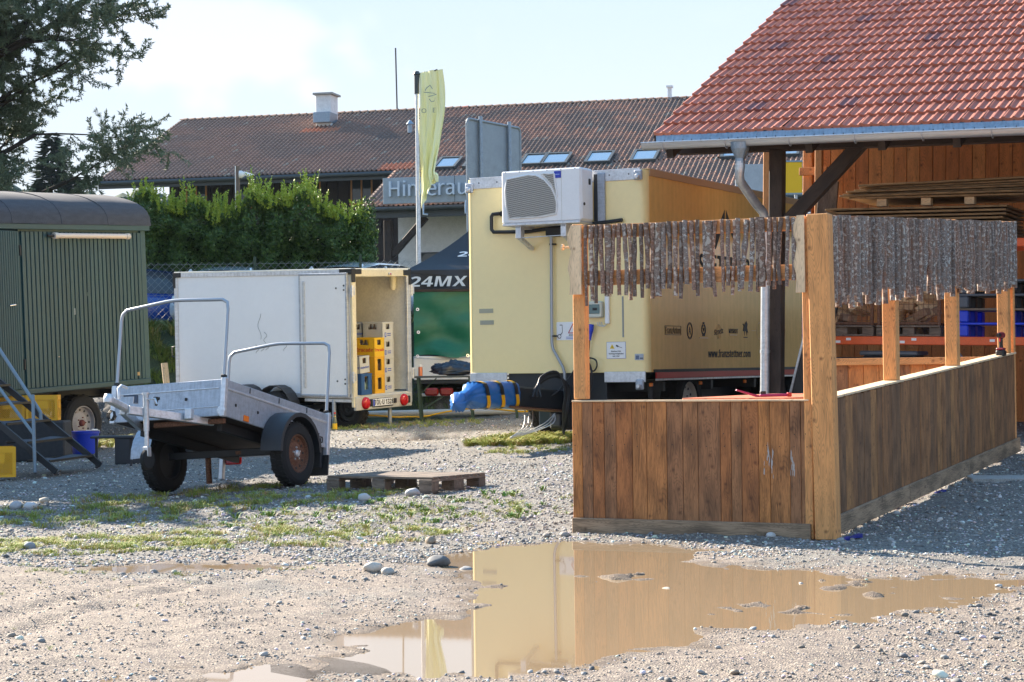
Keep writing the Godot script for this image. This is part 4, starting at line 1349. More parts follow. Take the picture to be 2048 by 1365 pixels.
func tarp_trailer() -> void:
	var y0 := 0.24
	var t := thing("tarpaulin_trailer", "white trailer under a green tarpaulin cover behind the beer table", "trailer", W(-1.72, y0, 34.2), 0.03)
	var b := MB.new()
	var rows := []
	for j in 17:
		var v := j / 16.0
		var rw := []
		for i in 25:
			var u := i / 24.0
			var z := 0.03 * sin(u * 9.0 + v * 5.0) + 0.05 * sin(u * 21.0 - v * 9.0) * v * v + 0.04 * v * sin(v * 14.0 + u * 3.0) + 0.05 * nz.get_noise_2d(u * 3.0, v * 1.2)
			rw.append(Vector3(u * 3.0, 2.22 - v * (2.22 - 1.08) + 0.03 * sin(u * TAU * 3.0) * v * v - 0.04 * u, z))
		rows.append(rw)
	b.sheet(rows)
	rows = []
	for j in 5:
		var rw := []
		for i in 7: rw.append(Vector3(3.0 * i / 6.0, 2.22 - 0.04 * i / 6.0 + 0.05 * sin(PI * j / 4.0), -1.5 * j / 4.0))
		rows.append(rw)
	b.sheet(rows)
	b.face([Vector3(0, 1.1, 0), Vector3(0, 2.22, 0), Vector3(0, 2.22, -1.5), Vector3(0, 1.1, -1.5)], Vector3(1, 1.5, -0.7))
	put("tarpaulin", b, M.tarp, t)
	bx("frame", t, M.dark_wood, Vector3(1.5, 2.23, 0.04), Vector3(3.0, 0.05, 0.04))
	bx("side_board", t, M.white, Vector3(1.5, 0.87, -0.02), Vector3(3.02, 0.42, 0.05), 0.01)
	bx("side_board", t, M.white, Vector3(1.5, 0.87, -1.48), Vector3(3.02, 0.42, 0.05), 0.01)
	bx("tail_board", t, M.white, Vector3(0.02, 0.87, -0.75), Vector3(0.05, 0.42, 1.4), 0.01)
	bx("floor", t, M.chassis, Vector3(1.5, 0.62, -0.75), Vector3(3.0, 0.06, 1.5))
	bx("light_bar", t, M.zinc, Vector3(0.55, 0.40, 0.02), Vector3(0.9, 0.05, 0.05))
	for x in [0.30, 0.56]: bx("tail_light", t, mat(lin(0.32, 0.02, 0.015), 0.2), Vector3(x, 0.45, 0.05), Vector3(0.24, 0.14, 0.07), 0.03)
	bx("storage_box", t, M.white, Vector3(1.42, 0.36, 0.10), Vector3(0.98, 0.50, 0.4), 0.05)
	bx("storage_leg", t, M.crate_dark, Vector3(1.04, 0.02, 0.12), Vector3(0.14, 0.24, 0.1))
	bx("support_arm", t, M.black, Vector3(0.80, 0.16, -0.1), Vector3(0.06, 0.42, 0.06), 0.006, Basis(Vector3(0, 0, 1), 0.5))
	for q in [[0.02, 1.08], [0.9, 1.08], [1.8, 1.07], [0.03, 1.9], [0.04, 1.5]]:
		b = MB.new(); b.lathe([Vector2(0.012, 0), Vector2(0.03, 0), Vector2(0.03, 0.02), Vector2(0.012, 0.02)], 10, Transform3D(Basis(Vector3.RIGHT, Vector3(0, 0, 1), Vector3(0, -1, 0)), Vector3(q[0] + 0.04, q[1], 0.05)))
		put("eyelet", b, M.chrome, t)
	b = MB.new()
	var rope := []
	for i in 31: rope.append(Vector3(i * 0.1, 1.06 - 0.035 * absf(sin(i * 0.35)), 0.06))
	b.tube(rope, 0.006, 5); put("rope", b, M.zinc, t)
	for x in [0.9, 2.2]:
		for z in [-0.1, -1.4]:
			b = MB.new(); b.lathe([Vector2(0.0, -0.08), Vector2(0.26, -0.08), Vector2(0.29, -0.05), Vector2(0.29, 0.05), Vector2(0.26, 0.08), Vector2(0.0, 0.08)], 20, Transform3D(Basis(Vector3.RIGHT, Vector3(0, 0, 1), Vector3(0, -1, 0)), Vector3(x, 0.27, z - 0.3)))
			put("wheel", b, M.rubber, t)

func beer_table() -> void:
	var gy := 0.20
	var t := thing("beer_table", "folding beer table with green legs between the two trailers", "table", W(-1.70, gy, 32.4), -0.03)
	bx("table_top", t, M.table_top, Vector3(1.05, 0.765, -0.25), Vector3(2.2, 0.028, 0.5), 0.006)
	bx("rim", t, M.gutter_dark, Vector3(1.05, 0.765, 0.007), Vector3(2.2, 0.034, 0.012))
	for x in [0.12, 0.98, 1.72]:
		for z in [-0.05, -0.45]:
			var b := MB.new(); b.bar(Vector3(x, 0.75, z), Vector3(x + 0.05, -0.02, z * 1.05), 0.035, 0.035)
			put("leg", b, M.green_leg, t)
		var b2 := MB.new(); b2.bar(Vector3(x + 0.02, 0.2, -0.05), Vector3(x + 0.02, 0.2, -0.45), 0.02, 0.03)
		put("stretcher", b2, M.green_leg, t)
		var b3 := MB.new(); b3.bar(Vector3(x, 0.45, -0.25), Vector3(x + 0.3, 0.74, -0.25), 0.012, 0.02)
		put("strut", b3, M.green_leg, t)
		b3 = MB.new(); b3.bar(Vector3(x + 0.04, 0.20, -0.05), Vector3(x + 0.42, 0.44, -0.05), 0.012, 0.02)
		put("strut", b3, M.green_leg, t)
	# bin bag and drinks can on it
	var bag := thing("bin_bag", "crumpled dark blue plastic bag on the beer table", "bag", W(-0.98, gy + 0.779, 32.6))
	var sp := SphereMesh.new(); sp.radius = 0.5; sp.height = 1.0; sp.radial_segments = 48; sp.rings = 24
	var arr := sp.get_mesh_arrays()
	var vv: PackedVector3Array = arr[Mesh.ARRAY_VERTEX]
	for k in vv.size():
		var p := vv[k]
		var q := p * (1.0 + 0.45 * nz.get_noise_3dv(p * 2.0) + 0.22 * absf(nz2.get_noise_3dv(p * 7.0)))
		q *= Vector3(0.72 * (1.0 + 0.4 * maxf(0.0, p.x)), 0.33, 0.36)
		if p.y < 0: q.y *= 0.3
		vv[k] = q + Vector3(0.06, 0.06, 0)
	arr[Mesh.ARRAY_VERTEX] = vv
	var am := ArrayMesh.new(); am.add_surface_from_arrays(Mesh.PRIMITIVE_TRIANGLES, arr)
	var st := SurfaceTool.new(); st.create_from(am, 0); st.generate_normals()
	put("sack", st.commit(), M.bag, bag)
	var can := thing("drinks_bottle", "copper coloured drinks bottle on the beer table's end", "bottle", W(-1.535, gy + 0.779, 32.55))
	var cb := MB.new(); cb.lathe([Vector2(0, 0), Vector2(0.034, 0), Vector2(0.036, 0.01), Vector2(0.036, 0.14), Vector2(0.03, 0.155), Vector2(0, 0.155)], 16)
	put("bottle", cb, mat(lin(0.60, 0.20, 0.11), 0.3, 0.4), can)
	cb = MB.new(); cb.lathe([Vector2(0.031, 0.1555), Vector2(0.031, 0.185), Vector2(0, 0.19)], 16)
	put("cap", cb, M.white, can)
	# hose and pipe on the ground behind
	var hs := thing("garden_hose", "yellow garden hose trailing over the gravel under the trailers", "hose", W(-3.2, 0, 33.0))
	cb = MB.new()
	var pts := []
	for i in 25:
		var x := i * 0.16
		pts.append(Vector3(x, ground_y(-3.2 + x, 33.0) + 0.14 + 0.05 * sin(i * 0.5), 0.25 * sin(i * 0.35)))
	cb.tube(pts, 0.016, 6); put("tube", cb, M.yellow, hs)
	var pp := thing("drain_pipe", "long grey plastic pipe lying behind the box trailer", "pipe", W(-4.4, 0.30, 33.7), 0.0)
	cb = MB.new(); cb.tube([Vector3(0, 0, 0), Vector3(6.5, 0.08, 0.05)], 0.06, 10); put("tube", cb, mat(lin(0.55, 0.56, 0.56), 0.5), pp)

# ------------------------------------------------------------------ barn with tiled roof
func barn_tile(cw: float, long: float) -> ArrayMesh:
	# interlocking clay tile with two troughs; x across, z down the slope, y out of it
	var b := MB.new()
	var prof := [Vector2(-0.01, 0.016), Vector2(0.07, 0.020), Vector2(0.13, 0.006), Vector2(0.29, 0.0), Vector2(0.43, 0.006), Vector2(0.48, 0.021), Vector2(0.55, 0.021), Vector2(0.61, 0.006), Vector2(0.76, 0.0), Vector2(0.90, 0.007), Vector2(0.95, 0.023), Vector2(0.995, 0.022)]
	var top := []
	var low := []
	var lip := []
	for p in prof:
		top.append(Vector3(p.x * cw, p.y, 0))
		low.append(Vector3(p.x * cw, p.y + 0.030, long + 0.02))
		lip.append(Vector3(p.x * cw, p.y * 0.7 - 0.004, long + 0.018))
	for k in prof.size() - 1:
		b.face([top[k], top[k + 1], low[k + 1], low[k]], Vector3(cw * 0.5, -1, long * 0.5), Vector3(0, 0, 1))
		b.face([low[k], low[k + 1], lip[k + 1], lip[k]], Vector3(cw * 0.5, 0, 0), Vector3(1, 0, 0))
	return b.mesh()

func barn() -> Node3D:
	var t := thing("barn", "open timber barn with a red tiled roof and zinc gutter", "barn", W(1.524, 0.0, 21.2))
	t.basis = Basis(Vector3.UP, -deg_to_rad(25.0)) * Basis(Vector3(0, 0, 1), -deg_to_rad(1.2))
	var eave := 3.62
	var pitch := deg_to_rad(25.0)
	var up := Vector3(0, sin(pitch), -cos(pitch))
	var nrm := Vector3(0, cos(pitch), sin(pitch))
	var L := 9.0
	var slope := 8.6
	# deck and rafters
	var b := MB.new()
	b.box(Vector3(L * 0.5 + 0.02, eave - 0.07, -0.05) + up * slope * 0.5, Vector3(L, 0.03, slope), Basis(Vector3.RIGHT, nrm, -up))
	b.box(Vector3(L * 0.5 + 0.02, eave + slope * sin(pitch) - 0.07 - slope * 0.5 * sin(pitch), -slope * cos(pitch) - slope * 0.5 * cos(pitch)), Vector3(L, 0.03, slope), Basis(Vector3.RIGHT, Vector3(0, cos(pitch), -sin(pitch)), Vector3(0, sin(pitch), cos(pitch))))
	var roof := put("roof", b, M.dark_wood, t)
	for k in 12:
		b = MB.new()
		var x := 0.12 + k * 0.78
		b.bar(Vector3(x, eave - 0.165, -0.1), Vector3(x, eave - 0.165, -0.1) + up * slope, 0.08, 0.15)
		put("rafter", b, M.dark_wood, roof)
	b = MB.new(); b.box(Vector3(0.0, eave - 0.06, 0) + up * slope * 0.5, Vector3(0.03, 0.14, slope), Basis(Vector3.RIGHT, nrm, -up))
	put("verge_board", b, M.dark_wood, roof)
	# tiles
	var cw := 0.2075
	var row := 0.335
	var tile := barn_tile(cw, row)
	var rest := []
	var seen := 0
	for r in 25:
		for k in 42:
			var at := Transform3D(Basis(Vector3.RIGHT, nrm, -up), Vector3(0.01 + k * cw, eave, 0.06) + up * ((r + 1) * row) + Vector3(0, rnd(-0.002, 0.002), 0))
			at.basis = at.basis * Basis.from_euler(Vector3(rnd(-0.008, 0.008), rnd(-0.006, 0.006), rnd(-0.01, 0.01)))
			if r < 17 and k < 20 - int(r * 0.27) and seen < 300:
				seen += 1
				var q := rng.randf()
				put("tile", tile, M.roof_tile[0 if q < 0.35 else (1 if q < 0.6 else (2 if q < 0.85 else (3 if q < 0.97 else 4)))], roof, at)
			else:
				rest.append(at)
	copies("tiles", tile, M.roof_tile[0], rest, roof).set_meta("kind", "stuff")
	# zinc comb under the lowest tiles
	b = MB.new()
	var comb := PackedVector2Array([Vector2(L, 0.0), Vector2(0.03, 0.0)])
	var x0 := 0.03
	while x0 < L - 0.1:
		for k in 6:
			comb.append(Vector2(x0 + 0.012 + 0.08 * k / 5.0, -0.085 - 0.02 * sin(PI * k / 5.0)))
		comb.append(Vector2(x0 + 0.104, -0.05))
		x0 += 0.104
	b.prism(comb, 0.004, Transform3D(Basis.from_euler(Vector3(-0.35, 0, 0)), Vector3(0, eave - 0.005, 0.075)))
	put("eave_comb", b, M.blue_zinc, roof)
	# gutter
	var g := Node3D.new(); g.name = "gutter"; t.add_child(g)
	b = MB.new()
	var rows := []
	for i in 2:
		var rw := []
		for k in 11:
			var a := PI + PI * k / 10.0
			rw.append(Vector3(-0.10 + i * (L + 0.2), eave - 0.095 + 0.068 * sin(a), 0.125 + 0.068 * cos(a)))
		rows.append(rw)
	b.sheet(rows)
	for e in [0, 1]: b.face(rows[e].duplicate(), Vector3(1.0, eave, 0.1) if e == 0 else Vector3(3, eave, 0.1))
	put("trough", b, M.zinc, g)
	b = MB.new(); b.tube([Vector3(-0.10, eave - 0.092, 0.197), Vector3(L + 0.1, eave - 0.092, 0.197)], 0.009, 8)
	put("bead", b, M.zinc, g)
	for k in 13:
		b = MB.new()
		var x := 0.15 + k * 0.70
		var pts := []
		for j in 8:
			var a := PI + PI * j / 7.0
			pts.append(Vector3(x, eave - 0.095 + 0.073 * sin(a), 0.125 + 0.073 * cos(a)))
		for j in 7: b.bar(pts[j], pts[j + 1], 0.028, 0.005, Vector3.RIGHT)
		put("bracket", b, M.zinc, g)
	# hopper and downpipe to the corner post
	var d := Node3D.new(); d.name = "downpipe"; t.add_child(d)
	b = MB.new()
	b.lathe([Vector2(0.115, 0.0), Vector2(0.108, -0.07), Vector2(0.058, -0.17), Vector2(0.058, -0.22)], 4, Transform3D(Basis(Vector3.UP, PI / 4), Vector3(1.0, eave - 0.12, 0.125)))
	put("hopper", b, M.blue_zinc, d)
	b = MB.new()
	b.tube([Vector3(1.0, eave - 0.32, 0.125), Vector3(1.0, eave - 0.40, 0.125), Vector3(0.99, eave - 0.47, 0.115), Vector3(0.985, eave - 0.53, 0.06), Vector3(1.03, eave - 0.74, -0.34), Vector3(1.06, eave - 0.82, -0.50), Vector3(1.075, eave - 0.92, -0.545), Vector3(1.075, 2.0, -0.55), Vector3(1.075, 0.18, -0.55)], 0.050, 14)
	put("pipe", b, M.zinc, d)
	for q in [[Vector3(1.0, eave - 0.36, 0.125), Vector3(1.0, eave - 0.385, 0.125)], [Vector3(1.075, 2.3, -0.55), Vector3(1.075, 2.27, -0.55)], [Vector3(1.075, 1.3, -0.55), Vector3(1.075, 1.27, -0.55)]]:
		b = MB.new(); b.tube(q, 0.054, 14); put("collar", b, M.zinc, d)
	# posts, purlin, braces
	for x in [1.15, 4.8, 8.4]:
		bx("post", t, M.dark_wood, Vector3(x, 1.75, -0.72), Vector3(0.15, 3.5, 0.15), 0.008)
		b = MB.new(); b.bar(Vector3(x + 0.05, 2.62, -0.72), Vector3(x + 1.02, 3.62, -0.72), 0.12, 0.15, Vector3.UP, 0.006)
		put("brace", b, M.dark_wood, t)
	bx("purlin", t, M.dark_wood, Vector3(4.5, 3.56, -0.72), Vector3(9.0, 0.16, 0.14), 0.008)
	# board wall at the back, open on the left
	for k in 52:
		bx("plank", t, M.barn_plank[rng.randi() % 3], Vector3(0.44 + k * 0.164, 2.75, -4.5 + rnd(-0.003, 0.003)), Vector3(0.158, 5.1, 0.025), 0.004)
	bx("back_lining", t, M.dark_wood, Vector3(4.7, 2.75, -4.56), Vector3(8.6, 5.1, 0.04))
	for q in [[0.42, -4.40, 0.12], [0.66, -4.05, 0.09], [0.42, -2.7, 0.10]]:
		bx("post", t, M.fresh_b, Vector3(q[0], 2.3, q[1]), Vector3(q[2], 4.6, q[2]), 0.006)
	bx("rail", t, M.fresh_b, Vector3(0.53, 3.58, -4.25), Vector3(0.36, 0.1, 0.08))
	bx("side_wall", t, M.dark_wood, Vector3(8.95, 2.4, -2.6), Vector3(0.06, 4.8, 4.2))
	bx("sill_beam", t, M.dark_wood, Vector3(4.7, 0.2, -4.42), Vector3(8.6, 0.3, 0.12))
	return t

func barn_goods(t: Node3D) -> void:
	var at := func(x: float, y: float, z: float) -> Transform3D: return t.transform * Transform3D(Basis(), Vector3(x, y, z))
	# pallet rack
	var r := thing("pallet_rack", "orange and blue steel pallet rack inside the barn", "rack", Vector3.ZERO)
	r.transform = at.call(0, 0, 0)
	for x in [1.22, 3.95, 6.7]:
		for z in [-1.62, -2.6]:
			bx("upright", r, mat(lin(0.02, 0.10, 0.36), 0.5), Vector3(x, 1.5, z), Vector3(0.08, 2.8, 0.07), 0.006)
		for k in 4: 
			var b := MB.new(); b.bar(Vector3(x, 0.4 + 0.6 * k, -1.62), Vector3(x, 1.0 + 0.6 * k, -2.6), 0.03, 0.03); put("cross_brace", b, M.zinc, r)
	for y in [1.415, 2.49]:
		for q in [[1.26, 3.91], [3.99, 6.66]]:
			for z in [-1.62, -2.6]:
				bx("beam", r, M.orange, Vector3((q[0] + q[1]) * 0.5, y, z), Vector3(q[1] - q[0], 0.092, 0.05), 0.006)
	for q in [[1.60, 1.40], [1.72, 1.43], [2.33, 1.40], [2.46, 1.43], [3.32, 1.42]]:
		bx("price_tag", r, M.paper, Vector3(q[0], q[1], -1.592), Vector3(0.055, 0.028, 0.002), 0.0)
	for x in [1.25, 3.9]: bx("bolt_plate", r, M.chrome, Vector3(x, 2.86, -1.58), Vector3(0.05, 0.015, 0.006), 0.0)
	# wire cages of firewood on wooden pallets
	var cages := [[1.27, 1.99, "first"], [2.03, 2.745, "second"]]
	for ci in 2:
		var q: Array = cages[ci]
		var w: float = q[1] - q[0]
		var xc: float = (q[0] + q[1]) * 0.5
		var p := thing("wooden_pallet", "grey wooden pallet under the %s firewood cage on the rack" % ["left", "right"][ci], "pallet", Vector3.ZERO, 0, "pallets on the barn rack")
		p.transform = at.call(xc, 1.463, -2.1)
		for z in [-0.42, 0.0, 0.42]:
			for x in [-0.5, 0.0, 0.5]: bx("block", p, M.grey_wood[0], Vector3(x * (w - 0.12), 0.062, z), Vector3(0.13, 0.078, 0.1))
			bx("runner", p, M.grey_wood[1], Vector3(0, 0.012, z), Vector3(w, 0.02, 0.1))
		for k in 7: bx("slat", p, M.grey_wood[k % 3], Vector3(0, 0.112, -0.44 + k * 0.147), Vector3(w, 0.02, 0.10))
		var c := thing("firewood_cage", "rusty wire cage full of split logs, the %s of two" % ["left", "right"][ci], "cage", Vector3.ZERO, 0, "firewood cages on the rack")
		c.transform = at.call(xc, 1.588, -2.1)
		for x in [-0.5, 0.5]:
			for z in [-0.44, 0.44]: bx("post", c, M.rust, Vector3(x * (w - 0.04), 0.36, z), Vector3(0.035, 0.72, 0.035))
		for y in [0.02, 0.70]:
			for z in [-0.44, 0.44]: bx("rail", c, M.rust, Vector3(0, y, z), Vector3(w - 0.08, 0.03, 0.03))
		var b := MB.new()
		for k in 13: b.bar(Vector3(-w * 0.5 + w * (k + 0.5) / 13.0, 0.02, 0.445), Vector3(-w * 0.5 + w * (k + 0.5) / 13.0, 0.70, 0.445), 0.005, 0.005)
		for k in 11: b.bar(Vector3(-w * 0.5, 0.05 + 0.06 * k, 0.449), Vector3(w * 0.5, 0.05 + 0.06 * k, 0.449), 0.005, 0.005)
		put("wire_mesh", b, M.rust, c)
		for k in 26:
			var lb := MB.new()
			var rr := rnd(0.045, 0.085)
			var poly := PackedVector2Array()
			var sides := 3 + rng.randi() % 3
			for s in sides: poly.append(Vector2(cos(TAU * s / sides), sin(TAU * s / sides)) * rr * rnd(0.75, 1.15))
			lb.uo = Vector2(rng.randf() * 3.0, rng.randf() * 3.0)
			lb.prism(poly, rnd(0.24, 0.36))
			var o := put("split_log", lb, M.log[rng.randi() % 4])
			var lx := rnd(-0.5, 0.5) * (w - 0.36)
			var ly := 0.08 + 0.105 * int(k / 4.5) + rnd(0, 0.03)
			o.transform = at.call(xc, 1.588, -2.1) * Transform3D(Basis.from_euler(Vector3(rnd(-0.5, 0.5), rnd(-1.4, 1.4), rnd(0, TAU))), Vector3(lx, ly, rnd(0.22, 0.34)))
			tag(o, "split firewood log in the %s wire cage" % ["left", "right"][ci], "log", "logs in the %s cage" % ["left", "right"][ci])
	# plastic pallets
	var stack := [[M.blue_pallet, "bright blue plastic pallet at the bottom of the rack's stack"], [M.blue_pallet, "blue plastic pallet second from the bottom of the stack"], [M.grey_pallet, "dark grey plastic pallet third in the rack's stack"], [M.grey_pallet, "dark grey plastic pallet topping the rack's stack"]]
	for k in 4:
		for col in 1:
			var p := thing("plastic_pallet", stack[k][1], "pallet", Vector3.ZERO, 0, "plastic pallets on the barn rack")
			p.transform = at.call(3.42, 1.463 + 0.158 * k, -2.1)
			bx("deck", p, stack[k][0] if k != 1 else M.grey_wood[0], Vector3(0, 0.142, 0), Vector3(1.1, 0.026, 0.9), 0.006)
			for x in [-0.46, 0.04, 0.50]:
				for z in [-0.38, 0.0, 0.38]:
					bx("foot", p, stack[k][0], Vector3(x, 0.064, z), Vector3(0.17, 0.126, 0.14), 0.012)
	# sheets of particle board
	for k in 9:
		var o := bx("particle_board", self, M.osb, Vector3.ZERO, Vector3(rnd(1.95, 2.05), 0.022, 1.2), 0.003)
		o.transform = at.call(2.45 + rnd(-0.03, 0.03), 2.555 + k * 0.0243 * 1.72, -2.2 + rnd(-0.03, 0.03)) * Transform3D(Basis(), Vector3.ZERO)
		tag(o, "brown particle board lying flat in the lower stack", "board", "lower stack of particle boards")
	for x in [2.06, 2.56, 3.04]:
		var o := bx("spacer_block", self, M.pale, Vector3.ZERO, Vector3(0.11, 0.085, 0.11), 0.004)
		o.transform = at.call(x, 2.963, -1.75)
		tag(o, "pale square wood block, %s between the two board stacks" % ("leftmost" if x < 2.2 else ("middle one" if x < 2.8 else "rightmost")), "block", "spacer blocks between the board stacks")
	for k in 7:
		var o := bx("particle_board", self, M.osb, Vector3.ZERO, Vector3(rnd(1.9, 2.2), 0.02, 1.2), 0.003)
		o.transform = at.call(2.66 + rnd(-0.12, 0.12) + 0.02 * k, 3.016 + k * 0.026, -2.2 + rnd(-0.08, 0.08)) * Transform3D(Basis.from_euler(Vector3(0, rnd(-0.03, 0.03), 0.004 * k)), Vector3.ZERO)
		tag(o, "brown particle board lying askew in the upper stack", "board", "upper stack of particle boards")
	# things on the barn floor
	var floor_y := 0.33
	var bin := thing("plastic_bin", "grey lidded bin in the dark under the rack", "bin", Vector3.ZERO)
	bin.transform = at.call(2.15, floor_y, -1.95)
	bx("tub", bin, M.plastic_dark, Vector3(0, 0.46, 0), Vector3(0.62, 0.92, 0.5), 0.03)
	bx("lid", bin, mat(lin(0.10, 0.115, 0.14), 0.5), Vector3(0, 0.945, 0), Vector3(0.66, 0.05, 0.54), 0.015, Basis.from_euler(Vector3(0.0, 0, 0)))
	var bar := thing("oil_drum", "black drum standing under the rack's left bay", "drum", Vector3.ZERO)
	bar.transform = at.call(1.62, floor_y, -2.0)
	var b := MB.new(); b.lathe([Vector2(0, 0), Vector2(0.28, 0), Vector2(0.29, 0.28), Vector2(0.28, 0.30), Vector2(0.28, 0.58), Vector2(0.29, 0.6), Vector2(0.28, 0.87), Vector2(0.27, 0.88), Vector2(0.0, 0.86)], 28); put("barrel", b, M.black, bar)
	b = MB.new(); b.lathe([Vector2(0.26, 0.885), Vector2(0.275, 0.895), Vector2(0.285, 0.885)], 28); put("rim", b, M.plastic_dark, bar)
	var sk := thing("sack", "white and blue woven sack slumped under the rack", "sack", Vector3.ZERO)
	sk.transform = at.call(2.86, floor_y, -1.9)
	b = MB.new(); b.lathe([Vector2(0, 0), Vector2(0.24, 0.02), Vector2(0.27, 0.3), Vector2(0.22, 0.6), Vector2(0.12, 0.85), Vector2(0.03, 0.98), Vector2(0, 1.0)], 12, Transform3D(Basis(), Vector3.ZERO), true); put("cloth", b, mat(lin(0.35, 0.40, 0.47), 0.7, 0, T.mottle, 2.0), sk)
	b = MB.new(); b.tube([Vector3(0.25, 0.32, 0.11), Vector3(0.20, 0.6, 0.12), Vector3(0.10, 0.86, 0.08)], 0.012, 5); put("stripe", b, M.wrap, sk)
	# leaning timber
	var lp := thing("leaning_plank", "weathered plank leaning against the barn's pale post", "plank", Vector3.ZERO)
	lp.transform = at.call(0.86, 0.3, -3.0) * Transform3D(Basis.from_euler(Vector3(-0.05, 0, -0.06)), Vector3.ZERO)
	bx("board", lp, M.grey_wood[0], Vector3(0, 1.53, 0), Vector3(0.24, 3.06, 0.04))
	var dp := thing("insulation_sheet", "dark sheet with a pale edge leaning beside the downpipe", "sheet", Vector3.ZERO)
	dp.transform = at.call(1.09, 0.22, -0.95) * Transform3D(Basis.from_euler(Vector3(0, 0, -0.24)), Vector3.ZERO)
	bx("sheet", dp, M.black, Vector3(0.16, 0.95, 0), Vector3(0.27, 1.9, 0.05))
	bx("edge_strip", dp, M.zinc, Vector3(0.012, 0.95, 0.01), Vector3(0.026, 1.9, 0.06))

func paving() -> void:
	# concrete slabs at the barn's threshold
	var m: Material = M.concrete
	var root := Node3D.new(); root.name = "pavement"; add_child(root)
	root.set_meta("kind", "structure")
	for i in 8:
		for j in 9:
			var f := 15.8 + j * 0.70 - 0.10 * i
			var x := 3.95 + i * 0.80 + 0.36 * j
			var y := 0.185 + 0.018 * (f - 15.8)
			if i == 0 and f > 17.4 and f < 18.3: continue
			bx("slab", root, m, W(x + 0.12, y - 0.03 + rnd(-0.003, 0.003), f), Vector3(0.78, 0.09, 0.68), 0.006, Basis(Vector3.UP, -0.10))

# ------------------------------------------------------------------ bar stall
func stick(sd: int, long: float, rad: float, bend: float) -> ArrayMesh:
	var r := RandomNumberGenerator.new(); r.seed = sd
	var n := 9
	var pts := []
	var rr := []
	var ph := r.randf() * TAU
	for k in n:
		var v := k / float(n - 1)
		pts.append(Vector3(bend * sin(v * 3.4 + ph) + r.randf_range(-1, 1) * 0.003, -long * v, 0.25 * bend * cos(v * 4.0 + ph)))
		rr.append(rad * (1.0 + r.randf_range(-0.10, 0.10) - 0.12 * v))
	if r.randf() < 0.5:
		var k := 2 + r.randi() % 5
		rr[k] *= 1.22
	var b := MB.new()
	b.uo = Vector2(r.randf() * 3.0, r.randf() * 3.0)
	b.tube(pts, rr, 8, false)
	var e := MB.new()
	for q in [0, n - 1]:
		var ring := []
		for s in 8:
			var a := TAU * s / 8.0
			ring.append(pts[q] + Vector3(cos(a) * rr[q] * 0.98, 0.0, sin(a) * rr[q] * 0.98))
		e.face(ring, pts[1] if q == 0 else pts[n - 2])
	var m := ArrayMesh.new()
	m.add_surface_from_arrays(Mesh.PRIMITIVE_TRIANGLES, b.arrays())
	m.add_surface_from_arrays(Mesh.PRIMITIVE_TRIANGLES, e.arrays())
	return m

